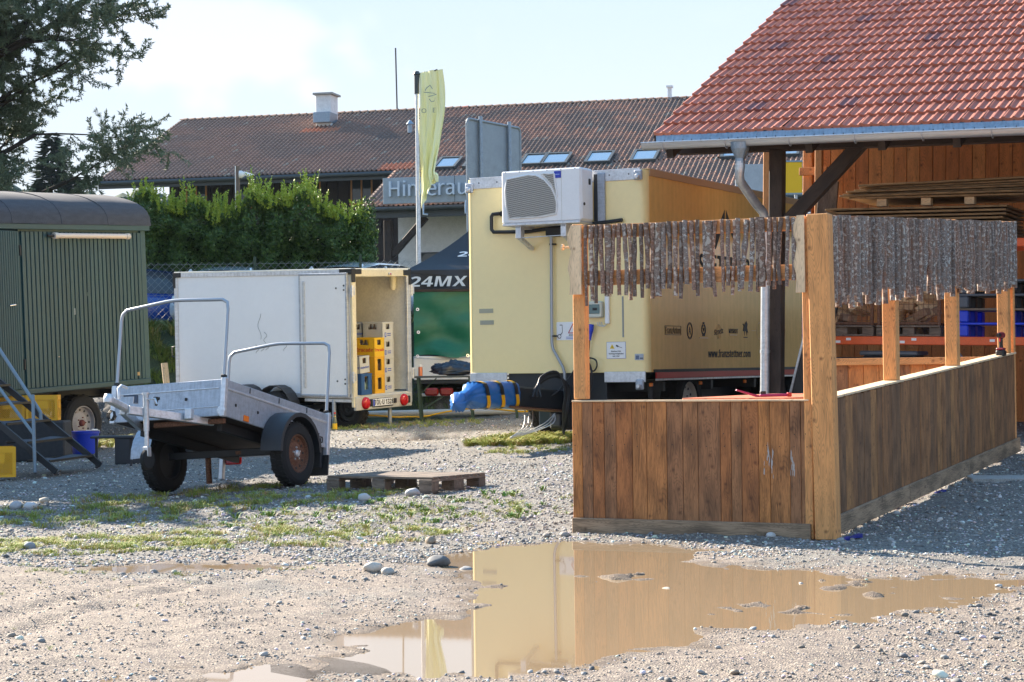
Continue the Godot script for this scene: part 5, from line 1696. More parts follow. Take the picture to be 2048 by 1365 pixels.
func stall() -> void:
	var t := thing("bar_stall", "open wooden bar stall with a fringe of barked sticks", "stall", W(1.992, 0.0, 12.563), -deg_to_rad(22.7))
	var FL := 1.725
	# front counter panel
	var fp := Node3D.new(); fp.name = "front_panel"; t.add_child(fp)
	var ed := [0.0, 0.044, 0.09, 0.14, 0.192, 0.262, 0.324, 0.41, 0.478, 0.542, 0.635, 0.68, 0.723, 0.793, 0.84, 0.921, 0.965, 1.0]
	for k in ed.size() - 1:
		var a: float = -FL + ed[k] * (FL - 0.085)
		var c: float = -FL + ed[k + 1] * (FL - 0.085)
		bx("board", fp, M.larch[rng.randi() % 6], Vector3((a + c) * 0.5, 0.475 + rnd(-0.001, 0.003), -0.012 + rnd(-0.002, 0.002)), Vector3(c - a - 0.0025, 0.83, 0.022), 0.0025)
	bx("kickboard", fp, M.kick, Vector3(-FL * 0.5 - 0.04, 0.052, 0.012), Vector3(FL - 0.08, 0.105, 0.028), 0.004, Basis(Vector3(0, 0, 1), -0.006))
	bx("rail", fp, M.pale, Vector3(-FL * 0.5 - 0.04, 0.86, -0.05), Vector3(FL - 0.09, 0.06, 0.045), 0.003)
	bx("cap", fp, M.pale, Vector3(-FL * 0.5 - 0.04, 0.898, -0.028), Vector3(FL - 0.085, 0.012, 0.075), 0.003)
	# screws
	for k in ed.size() - 1:
		var xm: float = -FL + (ed[k] + ed[k + 1]) * 0.5 * (FL - 0.085)
		for y in [0.68, 0.60]:
			var b0 := MB.new(); b0.lathe([Vector2(0, 0.0015), Vector2(0.0035, 0.001), Vector2(0.0035, -0.003)], 6, Transform3D(Basis(Vector3.RIGHT, Vector3(0, 0, 1), Vector3(0, -1, 0)), Vector3(xm + rnd(-0.02, 0.02), y + rnd(-0.01, 0.01), 0.0)))
			put("screw", b0, M.black, fp)
	# chalky scuffs on the boards
	var chalk := mat(lin(0.46, 0.44, 0.42), 0.9)
	for q in [[-0.36, 0.50, 0.07, 0.20, 16], [-0.20, 0.47, 0.03, 0.15, 9]]:
		var sc := MB.new()
		for k in q[4]:
			var cx: float = q[0] + rnd(-0.5, 0.5) * q[2]
			var cy: float = q[1] + rnd(-0.5, 0.5) * q[3]
			var hl := rnd(0.012, 0.045)
			var wd2 := rnd(0.0015, 0.005)
			sc.prism(PackedVector2Array([Vector2(cx - wd2, cy - hl * 0.6), Vector2(cx + wd2 * 0.3, cy - hl), Vector2(cx + wd2, cy + hl * 0.4), Vector2(cx - wd2 * 0.2, cy + hl)]), 0.0008, Transform3D(Basis(), Vector3(0, 0, 0.0022)))
		put("scuff", sc, chalk, fp)
	# posts
	bx("post", t, M.fresh, Vector3(-FL + 0.052, 1.505, -0.06), Vector3(0.085, 1.19, 0.09), 0.005)
	bx("post", t, M.fresh, Vector3(-0.092, 1.03, -0.045), Vector3(0.056, 2.06, 0.09), 0.004)
	bx("corner_post", t, M.fresh, Vector3(0.008, 1.05, -0.03), Vector3(0.142, 2.10, 0.13), 0.006, Basis(Vector3(0, 0, 1), 0.014))
	# front fringe
	var fr := Node3D.new(); fr.name = "front_fringe"; t.add_child(fr)
	bx("rail", fr, M.fresh_b, Vector3(-FL * 0.5 - 0.02, 2.045, -0.03), Vector3(FL - 0.06, 0.09, 0.04), 0.004)
	bx("rail", fr, M.fresh_b, Vector3(-FL * 0.5 - 0.02, 1.73, -0.03), Vector3(FL - 0.06, 0.10, 0.04), 0.004)
	# live-edged end boards
	for q in [[-FL + 0.045, 0.085, 0.47, 2.09], [-0.125, 0.062, 0.50, 2.095]]:
		var poly := PackedVector2Array([Vector2(0, -q[1] * 0.5), Vector2(-q[2], -q[1] * 0.5)])
		for k in 9: poly.append(Vector2(-q[2] + q[2] * k / 8.0, q[1] * 0.5 - 0.010 * sin(k * 1.7) - 0.006 * sin(k * 4.1)))
		var b1 := MB.new(); b1.prism(poly, 0.025, Transform3D(Basis(Vector3(0, 1, 0), Vector3(-1, 0, 0), Vector3(0, 0, 1)), Vector3(q[0], q[3], 0.013)))
		put("end_board", b1, M.pale, fr)
	var n := 37
	for k in n:
		var x := -FL + 0.115 + (FL - 0.29) * k / (n - 1.0) + rnd(-0.006, 0.006)
		var long := 0.50 + rnd(-0.05, 0.04) - 0.06 * k / n
		if k == 0: long = 0.55
		var o := put("stick", stick(500 + k, long, rnd(0.0125, 0.018) if k % 9 != 4 else 0.026, rnd(0.0, 0.011) if k % 5 != 3 else 0.02), M.bark[rng.randi() % 6], fr, Transform3D(Basis.from_euler(Vector3(0, rnd(0, TAU), rnd(-0.025, 0.025))), Vector3(x, 2.088 + rnd(-0.006, 0.006), 0.012)))
		o.set_surface_override_material(1, M.cut)
	var b := MB.new(); b.tube([Vector3(-FL + 0.01, 1.945, -0.03), Vector3(-FL - 0.055, 1.945, -0.01)], 0.008, 8); b.lathe([Vector2(0, 0), Vector2(0.02, 0.0), Vector2(0.022, 0.012), Vector2(0, 0.02)], 10, Transform3D(Basis(Vector3(0, 1, 0), Vector3(-1, 0, 0), Vector3(0, 0, 1)), Vector3(-FL - 0.05, 1.945, -0.01)))
	put("peg", b, M.pale, fr)

	# side wing, climbing with the ground: local x runs along it, away from the corner
	var wg := Node3D.new(); wg.name = "side_wing"; t.add_child(wg)
	wg.basis = Basis(Vector3.UP, deg_to_rad(22.7 + 63.5))
	var WL := 5.74
	var rise := 0.302 / WL
	var sl := atan(rise)
	var tilt := Basis(Vector3(0, 0, 1), sl)
	var bw := WL / 41.0
	var x := 0.09
	while x < WL - 0.04:
		var w := minf(bw * rnd(0.75, 1.2), WL - x - 0.02)
		bx("board", wg, M.brown[rng.randi() % 4], Vector3(x + w * 0.5, 0.47 + rise * (x + w * 0.5) + rnd(-0.002, 0.004), 0.0 + rnd(-0.002, 0.002)), Vector3(w - 0.003, 0.83, 0.022), 0.0025)
		x += w
	for q in [[0.09, 1.97], [1.97, 3.83], [3.83, 5.80]]:
		var xc: float = (q[0] + q[1]) * 0.5
		bx("kickboard", wg, M.kick, Vector3(xc, 0.065 + rise * xc, 0.026), Vector3(q[1] - q[0] - 0.006, 0.125, 0.028), 0.004, tilt)
		bx("cap", wg, M.pale, Vector3(xc, 0.898 + rise * xc, -0.05), Vector3(q[1] - q[0] - 0.01, 0.016, 0.13), 0.003, tilt)
		bx("rail", wg, M.fresh_b, Vector3(xc, 0.84 + rise * xc, -0.045), Vector3(q[1] - q[0] - 0.01, 0.09, 0.045), 0.003, tilt)
	for q in [[1.86, 0.10], [3.70, 0.10], [5.62, 0.11]]:
		bx("post", wg, M.fresh, Vector3(q[0], 1.50 + rise * q[0], -0.055), Vector3(q[1], 1.19, 0.10), 0.005)
	bx("post", wg, M.fresh, Vector3(5.755, 1.05 + rise * 5.7, -0.05), Vector3(0.06, 2.10, 0.12), 0.005)
	for y in [2.04, 1.74]: bx("rail", wg, M.fresh_b, Vector3(WL * 0.5 + 0.05, y + rise * WL * 0.5, -0.02), Vector3(WL - 0.05, 0.09, 0.04), 0.004, tilt)
	var wf := Node3D.new(); wf.name = "side_fringe"; t.add_child(wf)
	wf.basis = wg.basis
	var m := 100
	var variants := []
	for k in 14: variants.append(stick(700 + k, 0.50 + 0.018 * (k % 7), 0.021 + 0.002 * (k % 5), 0.008))
	for k in m:
		var xs := 0.10 + (WL - 0.10) * k / (m - 1.0)
		var o := put("stick", variants[rng.randi() % 14], M.bark[rng.randi() % 6], wf, Transform3D(Basis.from_euler(Vector3(0, rnd(0, TAU), rnd(-0.02, 0.02))).scaled(Vector3(1, 1.0 + 0.05 * k / m, 1)), Vector3(xs, 2.088 + rise * xs + rnd(-0.008, 0.008), 0.024 + rnd(-0.006, 0.006))))
		o.set_surface_override_material(1, M.cut)
	# back panel with fresh rail
	var bp := Node3D.new(); bp.name = "back_panel"; t.add_child(bp)
	bp.transform = Transform3D(Basis(Vector3.UP, deg_to_rad(0.0)), wg.basis * Vector3(5.70, 0.29, -0.06))
	for k in 12:
		bx("board", bp, M.barn_plank[rng.randi() % 3] if k % 4 != 2 else M.larch[3], Vector3(-0.07 - k * 0.145, 0.43, 0), Vector3(0.142, 0.82, 0.022), 0.003)
	bx("rail", bp, M.fresh, Vector3(-0.86, 0.85, 0.035), Vector3(1.74, 0.065, 0.045), 0.003)

	# orange counter inside and what lies on it
	var c := thing("counter_board", "orange counter board inside the bar stall", "counter", W(1.86, 0.0, 14.1), -deg_to_rad(22.7))
	bx("board", c, mat(lin(0.66, 0.20, 0.09), 0.5, 0, T.wood, 0.8), Vector3(0.0, 0.885, -0.25), Vector3(0.78, 0.03, 1.7), 0.004, Basis(Vector3.UP, -0.12))
	for z in [0.35, -0.9]:
		for s in [-0.28, 0.28]: bx("leg", c, M.grey_wood[0], Vector3(s, 0.435, z), Vector3(0.06, 0.87, 0.06))
	var sw := thing("pruning_saw", "magenta folding saw with a red tip on the orange counter", "saw", W(1.72, 0.90, 13.62), 0.25)
	b = MB.new(); b.prism(PackedVector2Array([Vector2(-0.17, 0.035), Vector2(-0.02, -0.012), Vector2(0.05, -0.012), Vector2(-0.05, 0.012), Vector2(-0.165, 0.045)]), 0.012, Transform3D(Basis(), Vector3(0, 0.016, 0))); put("blade", b, mat(lin(0.32, 0.008, 0.10), 0.4), sw)
	b = MB.new(); b.bar(Vector3(0.0, 0.014, 0.02), Vector3(0.20, 0.016, 0.03), 0.03, 0.02, Vector3.UP, 0.005); put("handle", b, mat(lin(0.32, 0.008, 0.10), 0.4), sw)
	bx("clasp", sw, M.black, Vector3(0.03, 0.03, 0.0), Vector3(0.04, 0.03, 0.03))
	bx("tip", sw, M.red, Vector3(0.215, 0.018, 0.03), Vector3(0.03, 0.03, 0.03))
	drill(W(4.335, 1.172, 17.28), -0.5)
	for q in [[2.10, 12.42, "blue plastic wedge at the stall's corner post"], [2.20, 12.58, "smaller blue wedge under the side wing's first plank"], [3.28, 15.0, "blue wedge under the middle of the side wing"]]:
		var wd := thing("plastic_wedge", q[2], "wedge", W(q[0], land(q[0], q[1]) - 0.004, q[1]), 0.6, "blue levelling wedges under the stall")
		b = MB.new(); b.prism(PackedVector2Array([Vector2(-0.045, 0), Vector2(0.045, 0), Vector2(0.045, 0.026), Vector2(-0.045, 0.006)]), 0.04); put("wedge", b, mat(lin(0.008, 0.02, 0.22), 0.4), wd)

func drill(at: Vector3, turn: float) -> void:
	var t := thing("cordless_drill", "red and black cordless drill standing on the stall's bar", "drill", at, turn)
	bx("battery", t, M.black, Vector3(0, 0.028, 0), Vector3(0.075, 0.056, 0.11), 0.012)
	bx("foot", t, mat(lin(0.22, 0.02, 0.03), 0.45), Vector3(0, 0.066, 0), Vector3(0.07, 0.022, 0.10), 0.010)
	var b := MB.new(); b.tube([Vector3(0, 0.07, -0.005), Vector3(0, 0.11, -0.002), Vector3(0, 0.16, 0.006)], [0.019, 0.017, 0.020], 10); put("handle", b, M.black, t)
	b = MB.new(); b.tube([Vector3(0, 0.185, -0.055), Vector3(0, 0.187, -0.04), Vector3(0, 0.187, 0.03), Vector3(0, 0.187, 0.055)], [0.024, 0.031, 0.031, 0.026], 14); put("motor_housing", b, mat(lin(0.22, 0.02, 0.03), 0.45), t)
	b = MB.new(); b.tube([Vector3(0, 0.187, 0.055), Vector3(0, 0.187, 0.07), Vector3(0, 0.187, 0.10)], [0.022, 0.020, 0.014], 12); put("chuck", b, M.black, t)
	bx("trigger", t, M.red, Vector3(0, 0.145, 0.028), Vector3(0.014, 0.03, 0.018), 0.004)

# ------------------------------------------------------------------ yellow refrigerated trailer
func wheel_mesh(t: Node3D, called: String, at: Vector3, r: float, w: float, axis: Basis, rim_m: Material, hub_m: Material, treads := 26) -> Node3D:
	var n := Node3D.new()
	n.name = numbered(called, str(t.get_instance_id()))
	t.add_child(n)
	n.transform = Transform3D(axis, at)      # local y is the axle
	var ri := r * 0.62
	var b := MB.new()
	b.lathe([Vector2(ri, -w * 0.42), Vector2(ri * 1.05, -w * 0.48), Vector2(r * 0.86, -w * 0.50), Vector2(r * 0.95, -w * 0.44), Vector2(r, -w * 0.34), Vector2(r, w * 0.34), Vector2(r * 0.95, w * 0.44), Vector2(r * 0.86, w * 0.50), Vector2(ri * 1.05, w * 0.48), Vector2(ri, w * 0.42), Vector2(ri, -w * 0.42)], 40)
	for k in treads:
		var a := TAU * k / treads
		for s in [-1.0, 1.0]:
			var c := Vector3(cos(a + s * 0.06), 0, sin(a + s * 0.06))
			b.box(c * (r + 0.003) + Vector3(0, s * w * 0.21, 0), Vector3(0.014, w * 0.30, TAU * r / treads * 0.62), Basis(c, Vector3(0, 1, 0), c.cross(Vector3.UP)))
	put("tyre", b, M.rubber, n)
	b = MB.new()
	b.lathe([Vector2(ri, w * 0.40), Vector2(ri * 0.94, w * 0.42), Vector2(ri * 0.90, w * 0.22), Vector2(ri * 0.62, w * 0.16), Vector2(ri * 0.42, w * 0.26), Vector2(0.0, w * 0.26)], 32)
	b.lathe([Vector2(0, -w * 0.1), Vector2(ri * 0.9, -w * 0.1), Vector2(ri * 0.95, -w * 0.40), Vector2(ri, -w * 0.40)], 32)
	put("rim", b, rim_m, n)
	b = MB.new()
	for k in 12:
		var a := TAU * k / 12.0
		b.lathe([Vector2(0, 0.003), Vector2(r * 0.045, 0.002), Vector2(r * 0.045, -0.004)], 8, Transform3D(Basis(), Vector3(cos(a) * ri * 0.76, w * 0.195, sin(a) * ri * 0.76)))
	put("rim_holes", b, M.black, n)
	b = MB.new()
	b.lathe([Vector2(ri * 0.20, w * 0.26), Vector2(ri * 0.19, w * 0.36), Vector2(ri * 0.13, w * 0.42), Vector2(0, w * 0.43)], 18)
	for k in 5:
		var a := TAU * k / 5.0
		b.lathe([Vector2(0.009, w * 0.26), Vector2(0.009, w * 0.33), Vector2(0, w * 0.34)], 6, Transform3D(Basis(), Vector3(cos(a) * ri * 0.32, 0, sin(a) * ri * 0.32)))
	put("hub", b, hub_m, n)
	return n

const AXLE_OUT_Z := Basis(Vector3(1, 0, 0), Vector3(0, 0, 1), Vector3(0, -1, 0))    # axle along +z
const AXLE_IN_Z := Basis(Vector3(1, 0, 0), Vector3(0, 0, -1), Vector3(0, 1, 0))
const AXLE_X := Basis(Vector3(0, 1, 0), Vector3(1, 0, 0), Vector3(0, 0, -1))        # axle along +x
const AXLE_MX := Basis(Vector3(0, -1, 0), Vector3(-1, 0, 0), Vector3(0, 0, -1))

func reefer() -> void:
	var t := thing("refrigerated_trailer", "yellow refrigerated drawbar trailer with a cooling unit on its front", "trailer", W(1.648, 0.0, 23.65), -deg_to_rad(27.6))
	var Wd := 2.5
	var Ln := 7.2
	var y0 := 1.04
	var y1 := 3.51
	# body: outline with rounded front corners, pulled up
	var out := PackedVector2Array()
	for k in 9:
		var a := PI / 2 * k / 8.0
		out.append(Vector2(-0.10 + 0.10 * sin(a) , -(-0.10 + 0.10 * cos(a))))
	out.append(Vector2(0, Ln)); out.append(Vector2(-Wd, Ln))
	for k in 9:
		var a := PI / 2 * k / 8.0
		out.append(Vector2(-Wd + 0.10 - 0.10 * cos(a), -(-0.10 + 0.10 * sin(a))))
	var b := MB.new()
	# smooth wall round the outline
	var lo := []
	var hi := []
	for p in out:
		lo.append(Vector3(p.x, y0, -p.y)); hi.append(Vector3(p.x, y1, -p.y))
	lo.append(lo[0]); hi.append(hi[0])
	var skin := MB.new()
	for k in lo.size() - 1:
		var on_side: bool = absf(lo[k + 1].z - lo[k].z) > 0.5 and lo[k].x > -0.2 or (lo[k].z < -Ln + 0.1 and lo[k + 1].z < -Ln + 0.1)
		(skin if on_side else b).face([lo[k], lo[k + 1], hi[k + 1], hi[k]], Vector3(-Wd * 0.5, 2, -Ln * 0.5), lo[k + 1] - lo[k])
	b.face(hi.slice(0, hi.size() - 1), Vector3(-1, 2, -3)); b.face(lo.slice(0, lo.size() - 1), Vector3(-1, 2, -3))
	put("box_body", b, M.reefer, t)
	put("side_skin", skin, M.reefer_side_bounce, t).set_meta("label", "printed side skin, its yellow deepened by painted warm barn bounce")
	# aluminium edge profiles
	b = MB.new()
	b.box(Vector3(-Wd * 0.5, y1 - 0.055, 0.006), Vector3(Wd - 0.14, 0.135, 0.014), Basis(), 0.004)
	b.box(Vector3(-Wd * 0.5, y1 + 0.012, -0.05), Vector3(Wd - 0.14, 0.012, 0.13), Basis(), 0.003)
	put("top_profile", b, M.alu, t)
	b = MB.new(); b.box(Vector3(0.006, y1 - 0.03, -Ln * 0.5 - 0.05), Vector3(0.016, 0.09, Ln - 0.1), Basis(), 0.004); b.box(Vector3(-0.05, y1 + 0.014, -Ln * 0.5 - 0.05), Vector3(0.12, 0.012, Ln - 0.1), Basis(), 0.003)
	put("top_profile", b, mat(lin(0.42, 0.27, 0.15), 0.6), t)
	for q in [[-2.46, 1.93 - 2.46 + 0.01], [-0.58, 0.0]]:
		b = MB.new(); b.box(Vector3((q[0] + (-1.93 if q[0] < -2 else -0.03)) * 0.5, 0.985, 0.008), Vector3(absf((-1.93 if q[0] < -2 else -0.03) - q[0]), 0.13, 0.018), Basis(), 0.004)
		put("bottom_profile", b, M.alu, t)
	for k in 9:
		b = MB.new(); b.lathe([Vector2(0, 0.006), Vector2(0.009, 0.004), Vector2(0.01, 0)], 8, Transform3D(AXLE_OUT_Z, Vector3(-2.3 + k * 0.26, y1 - 0.05, 0.013))); put("rivet", b, M.gutter_dark, t)
	b = MB.new(); b.box(Vector3(0.006, 1.055, -Ln * 0.5 - 0.06), Vector3(0.014, 0.035, Ln - 0.2)); put("side_profile", b, M.chassis, t)
	bx("red_stripe", t, mat(lin(0.42, 0.012, 0.015), 0.4), Vector3(0.008, 0.998, -Ln * 0.5 - 0.12), Vector3(0.014, 0.075, Ln - 0.2), 0.002)
	bx("side_profile", t, M.alu, Vector3(0.006, 0.945, -Ln * 0.5 - 0.12), Vector3(0.02, 0.025, Ln - 0.2))
	# front black band below the box, plate
	bx("front_band", t, M.chassis, Vector3(-1.25, 0.86, -0.06), Vector3(1.36, 0.36, 0.05))
	bx("data_plate", t, M.zinc, Vector3(-1.70, 0.80, -0.03), Vector3(0.20, 0.10, 0.006), 0.0)
	bx("front_panel", t, M.cream, Vector3(-2.15, 0.83, -0.08), Vector3(0.22, 0.16, 0.06))
	# corner clearance fittings
	for q in [[-2.43, 3.40], [-0.085, 3.44], [-0.10, 0.89]]:
		var cf := bx("corner_lock", t, M.alu_stained, Vector3(q[0], q[1], 0.03), Vector3(0.105, 0.125, 0.04), 0.012)
		b = MB.new(); b.lathe([Vector2(0, 0.045), Vector2(0.022, 0.045), Vector2(0.034, 0.02), Vector2(0.034, 0.0)], 12, Transform3D(AXLE_OUT_Z, Vector3(0.0, -0.02, 0.018))); put("button", b, M.alu, cf)
	# cooling unit
	var ac := Node3D.new(); ac.name = "cooling_unit"; t.add_child(ac)
	ac.position = Vector3(-1.22, 3.215, 0.245)
	b = MB.new(); b.box(Vector3.ZERO, Vector3(1.085, 0.65, 0.35), Basis(), 0.018); put("casing", b, M.white, ac)
	# grille: curved opening filled with wires over a dark core
	var open := PackedVector2Array()
	for k in 13:
		var a := PI / 2 * k / 12.0
		open.append(Vector2(-0.02 + 0.24 * sin(a) * 1.0 + 0.0, -0.02 + 0.25 * cos(a)))
	open = PackedVector2Array([Vector2(-0.465, 0.225), Vector2(-0.15, 0.262), Vector2(-0.05, 0.25), Vector2(0.06, 0.19), Vector2(0.15, 0.09), Vector2(0.205, -0.02), Vector2(0.225, -0.12), Vector2(0.21, -0.23), Vector2(0.0, -0.258), Vector2(-0.44, -0.262), Vector2(-0.475, -0.10), Vector2(-0.485, 0.08)])
	b = MB.new(); b.prism(open, 0.006, Transform3D(Basis(), Vector3(0, 0, 0.176)))
	put("fan_recess", b, mat(lin(0.10, 0.10, 0.10), 0.8, 0, T.speck, 2.0), ac)
	var open2 := PackedVector2Array([Vector2(0.02, 0.27), Vector2(0.19, 0.262), Vector2(0.205, 0.14), Vector2(0.225, 0.0), Vector2(0.215, -0.03), Vector2(0.15, 0.13)])
	b = MB.new(); b.prism(open2, 0.006, Transform3D(Basis(), Vector3(0, 0, 0.1765))); put("fan_recess", b, mat(lin(0.10, 0.10, 0.10), 0.8, 0, T.speck, 2.0), ac)
	b = MB.new()
	for poly in [open, open2]:
		for k in 60:
			var x := -0.49 + k * 0.0125
			var seg: Array = cut(poly, Vector2(x, -1), Vector2(x, 1))
			if seg.size() == 2: b.bar(Vector3(seg[0].x, seg[0].y, 0.190), Vector3(seg[1].x, seg[1].y, 0.190), 0.0035, 0.0035)
		for k in 34:
			var y := -0.42 + k * 0.024
			var seg: Array = cut(poly, Vector2(-1, y - 0.11), Vector2(1, y + 0.17))
			if seg.size() == 2: b.bar(Vector3(seg[0].x, seg[0].y, 0.194), Vector3(seg[1].x, seg[1].y, 0.194), 0.006, 0.006)
	put("grille", b, mat(lin(0.62, 0.60, 0.55), 0.5), ac)
	b = MB.new()
	for poly in [open, open2]:
		for k in poly.size():
			var p: Vector2 = poly[k]
			var q: Vector2 = poly[(k + 1) % poly.size()]
			b.tube([Vector3(p.x, p.y, 0.182), Vector3(q.x, q.y, 0.182)], 0.012, 6, true)
	put("grille_rim", b, M.white, ac)
	bx("badge", ac, mat(lin(0.01, 0.04, 0.42), 0.3), Vector3(0.235, 0.248, 0.179), Vector3(0.095, 0.085, 0.008), 0.012)
	bx("badge_print", ac, mat(lin(0.35, 0.45, 0.80), 0.4), Vector3(0.235, 0.25, 0.1845), Vector3(0.06, 0.008, 0.002), 0.0)
	bx("side_panel", ac, M.white_panel, Vector3(0.545, 0.0, 0.0), Vector3(0.012, 0.60, 0.30), 0.004)
	bx("panel_seam", ac, M.crate_grey, Vector3(0.285, 0.0, 0.1765), Vector3(0.004, 0.62, 0.003), 0.0)
	bx("handle", ac, M.black, Vector3(0.548, 0.16, -0.06), Vector3(0.03, 0.075, 0.05), 0.008)
	b = MB.new(); b.lathe([Vector2(0, 0.012), Vector2(0.018, 0.01), Vector2(0.02, 0)], 10, Transform3D(AXLE_X, Vector3(0.551, -0.12, 0.1))); put("valve_cap", b, M.black, ac)
	bx("base_tray", ac, M.alu, Vector3(0, -0.337, 0), Vector3(1.06, 0.03, 0.36), 0.004)
	for k in 6: bx("screw", ac, M.gutter_dark, Vector3(-0.48 + k * 0.19, 0.31, 0.1765), Vector3(0.012, 0.012, 0.006), 0.003)
	for x in [-0.33, 0.29]:
		b = MB.new(); b.box(Vector3(x, -0.43, 0.10), Vector3(0.075, 0.155, 0.10), Basis(), 0.004); b.bar(Vector3(x, -0.36, 0.15), Vector3(x, -0.36, -0.24), 0.06, 0.05); b.bar(Vector3(x, -0.5, 0.10), Vector3(x, -0.62, -0.23), 0.05, 0.04)
		put("bracket", b, M.alu, ac)
	b = MB.new(); b.tube([Vector3(-0.33, -0.50, 0.11), Vector3(0.29, -0.49, 0.11)], 0.007, 6); put("tie_rod", b, M.alu, ac)
	bx("junction", ac, M.black, Vector3(0.0, -0.42, -0.2), Vector3(0.22, 0.12, 0.08), 0.01)
	# black refrigerant line
	b = MB.new(); b.tube([Vector3(-1.99, 3.055, 0.05), Vector3(-2.08, 3.05, 0.06), Vector3(-2.10, 3.02, 0.06), Vector3(-2.10, 2.86, 0.06), Vector3(-2.07, 2.825, 0.06), Vector3(-1.6, 2.81, 0.06), Vector3(-1.2, 2.845, 0.05), Vector3(-0.8, 2.86, 0.05), Vector3(-0.3, 2.90, 0.04)], 0.024, 8); put("refrigerant_line", b, M.black, t)
	b = MB.new(); b.lathe([Vector2(0.035, 0), Vector2(0.035, 0.03), Vector2(0, 0.035)], 10, Transform3D(AXLE_OUT_Z, Vector3(-1.97, 3.055, 0.0))); put("gland", b, M.black, t)
	# rounded door-post profile right of the unit
	bx("mast_profile", t, M.alu_stained, Vector3(-0.585, 3.18, 0.02), Vector3(0.10, 0.62, 0.03), 0.006)
	bx("mast_painted_shade", t, M.plastic_dark, Vector3(-0.66, 3.18, 0.012), Vector3(0.06, 0.60, 0.02), 0.002)  # dark strip stands in for the shade between unit and mast
	# drain pipe
	b = MB.new(); b.tube([Vector3(-1.265, 2.80, 0.05), Vector3(-1.27, 2.2, 0.05), Vector3(-1.275, 1.42, 0.05), Vector3(-1.26, 1.34, 0.05), Vector3(-1.13, 1.12, 0.05), Vector3(-1.105, 1.04, 0.05), Vector3(-1.10, 0.45, 0.05)], 0.019, 10); put("drain_pipe", b, M.steel_pipe, t)
	for y in [2.64, 1.50]: bx("clip", t, M.black, Vector3(-1.25, y, 0.04), Vector3(0.08, 0.02, 0.05), 0.004)
	# blank stickers, notices
	bx("tape_strip", t, mat(lin(0.40, 0.38, 0.27), 0.5), Vector3(-2.222, 1.835, 0.003), Vector3(0.20, 0.055, 0.003), 0.0)
	bx("tape_strip", t, mat(lin(0.36, 0.35, 0.26), 0.5), Vector3(-2.213, 1.688, 0.003), Vector3(0.195, 0.055, 0.003), 0.0)
	var wn := bx("warning_notice", t, M.paper, Vector3(-1.05, 1.56, 0.004), Vector3(0.36, 0.225, 0.004), 0.001)
	b = MB.new(); for q in [[0.0, -0.045, 0.13, -0.045], [0.0, -0.045, 0.065, 0.07], [0.13, -0.045, 0.065, 0.07]]: b.bar(Vector3(q[0] - 0.015, q[1] + 0.02, 0.004), Vector3(q[2] - 0.015, q[3] + 0.02, 0.004), 0.002, 0.010)
	put("triangle", b, mat(lin(0.45, 0.03, 0.04), 0.5), wn)
	b = MB.new(); b.bar(Vector3(-0.135, 0.075, 0.004), Vector3(-0.10, 0.075, 0.004), 0.002, 0.008); b.bar(Vector3(-0.10, 0.075, 0.004), Vector3(-0.10, -0.02, 0.004), 0.002, 0.008); b.bar(Vector3(-0.10, -0.02, 0.004), Vector3(-0.125, -0.045, 0.004), 0.002, 0.008)
	for k in 10:
		var a := TAU * k / 10.0
		b.bar(Vector3(-0.14 + 0.024 * cos(a), -0.065 + 0.024 * sin(a), 0.004), Vector3(-0.14 + 0.024 * cos(a + 0.63), -0.065 + 0.024 * sin(a + 0.63), 0.004), 0.002, 0.008)
	put("pictogram", b, M.ink, wn)
	lettering("print", wn, "ACHTUNG", 0.018, Transform3D(Basis(), Vector3(0.05, -0.052, 0.004)), M.ink, 1.0, 0.001, false, 700)
	for y in [-0.076, -0.096]: bx("print_line", wn, M.ink_blue, Vector3(0.03, y, 0.003), Vector3(0.16, 0.006, 0.001), 0.0)
	var nt := bx("cable_notice", t, M.paper, Vector3(-0.42, 1.312, 0.004), Vector3(0.25, 0.198, 0.004), 0.001)
	bx("border", nt, M.ink_blue, Vector3(0, 0, -0.0008), Vector3(0.256, 0.204, 0.004), 0.0)
	b = MB.new(); b.prism(PackedVector2Array([Vector2(-0.085, 0.02), Vector2(-0.022, 0.02), Vector2(-0.054, 0.075)]), 0.002, Transform3D(Basis(), Vector3(0, 0, 0.003))); put("triangle", b, mat(lin(0.75, 0.52, 0.03), 0.5), nt)
	b = MB.new(); b.bar(Vector3(-0.054, 0.055, 0.005), Vector3(-0.05, 0.03, 0.005), 0.002, 0.007); b.bar(Vector3(0.0, 0.06, 0.004), Vector3(0.03, 0.045, 0.004), 0.002, 0.018); b.bar(Vector3(0.03, 0.045, 0.004), Vector3(0.08, 0.028, 0.004), 0.002, 0.005); put("pictogram", b, M.ink, nt)
	for q in [["Maximal 10m", -0.012], ["Verlängerungskabel", -0.042], ["mit 1,5m²", -0.072]]: lettering("print", nt, q[0], 0.0155, Transform3D(Basis(), Vector3(0, q[1], 0.004)), M.ink, 0.95, 0.001, false, 700)
	var pl := bx("type_plate", t, M.alu_stained, Vector3(-0.115, 1.226, 0.0045), Vector3(0.115, 0.075, 0.003), 0.0)
	bx("print_block", pl, mat(lin(0.10, 0.14, 0.22), 0.5), Vector3(-0.022, -0.005, 0.002), Vector3(0.045, 0.045, 0.001), 0.0)
	bx("print_block", pl, M.ink, Vector3(0.03, -0.015, 0.002), Vector3(0.04, 0.012, 0.001), 0.0)
	# switch box, trunking, blue plug and cable
	var sb := bx("switch_box", t, mat(lin(0.60, 0.61, 0.52), 0.45), Vector3(-0.69, 1.815, 0.045), Vector3(0.225, 0.20, 0.09), 0.012)
	bx("door", sb, mat(lin(0.10, 0.17, 0.17), 0.12), Vector3(0, 0.005, 0.047), Vector3(0.185, 0.115, 0.008), 0.008)
	bx("breaker", sb, M.ink, Vector3(0.03, 0.005, 0.0525), Vector3(0.06, 0.03, 0.004), 0.0)
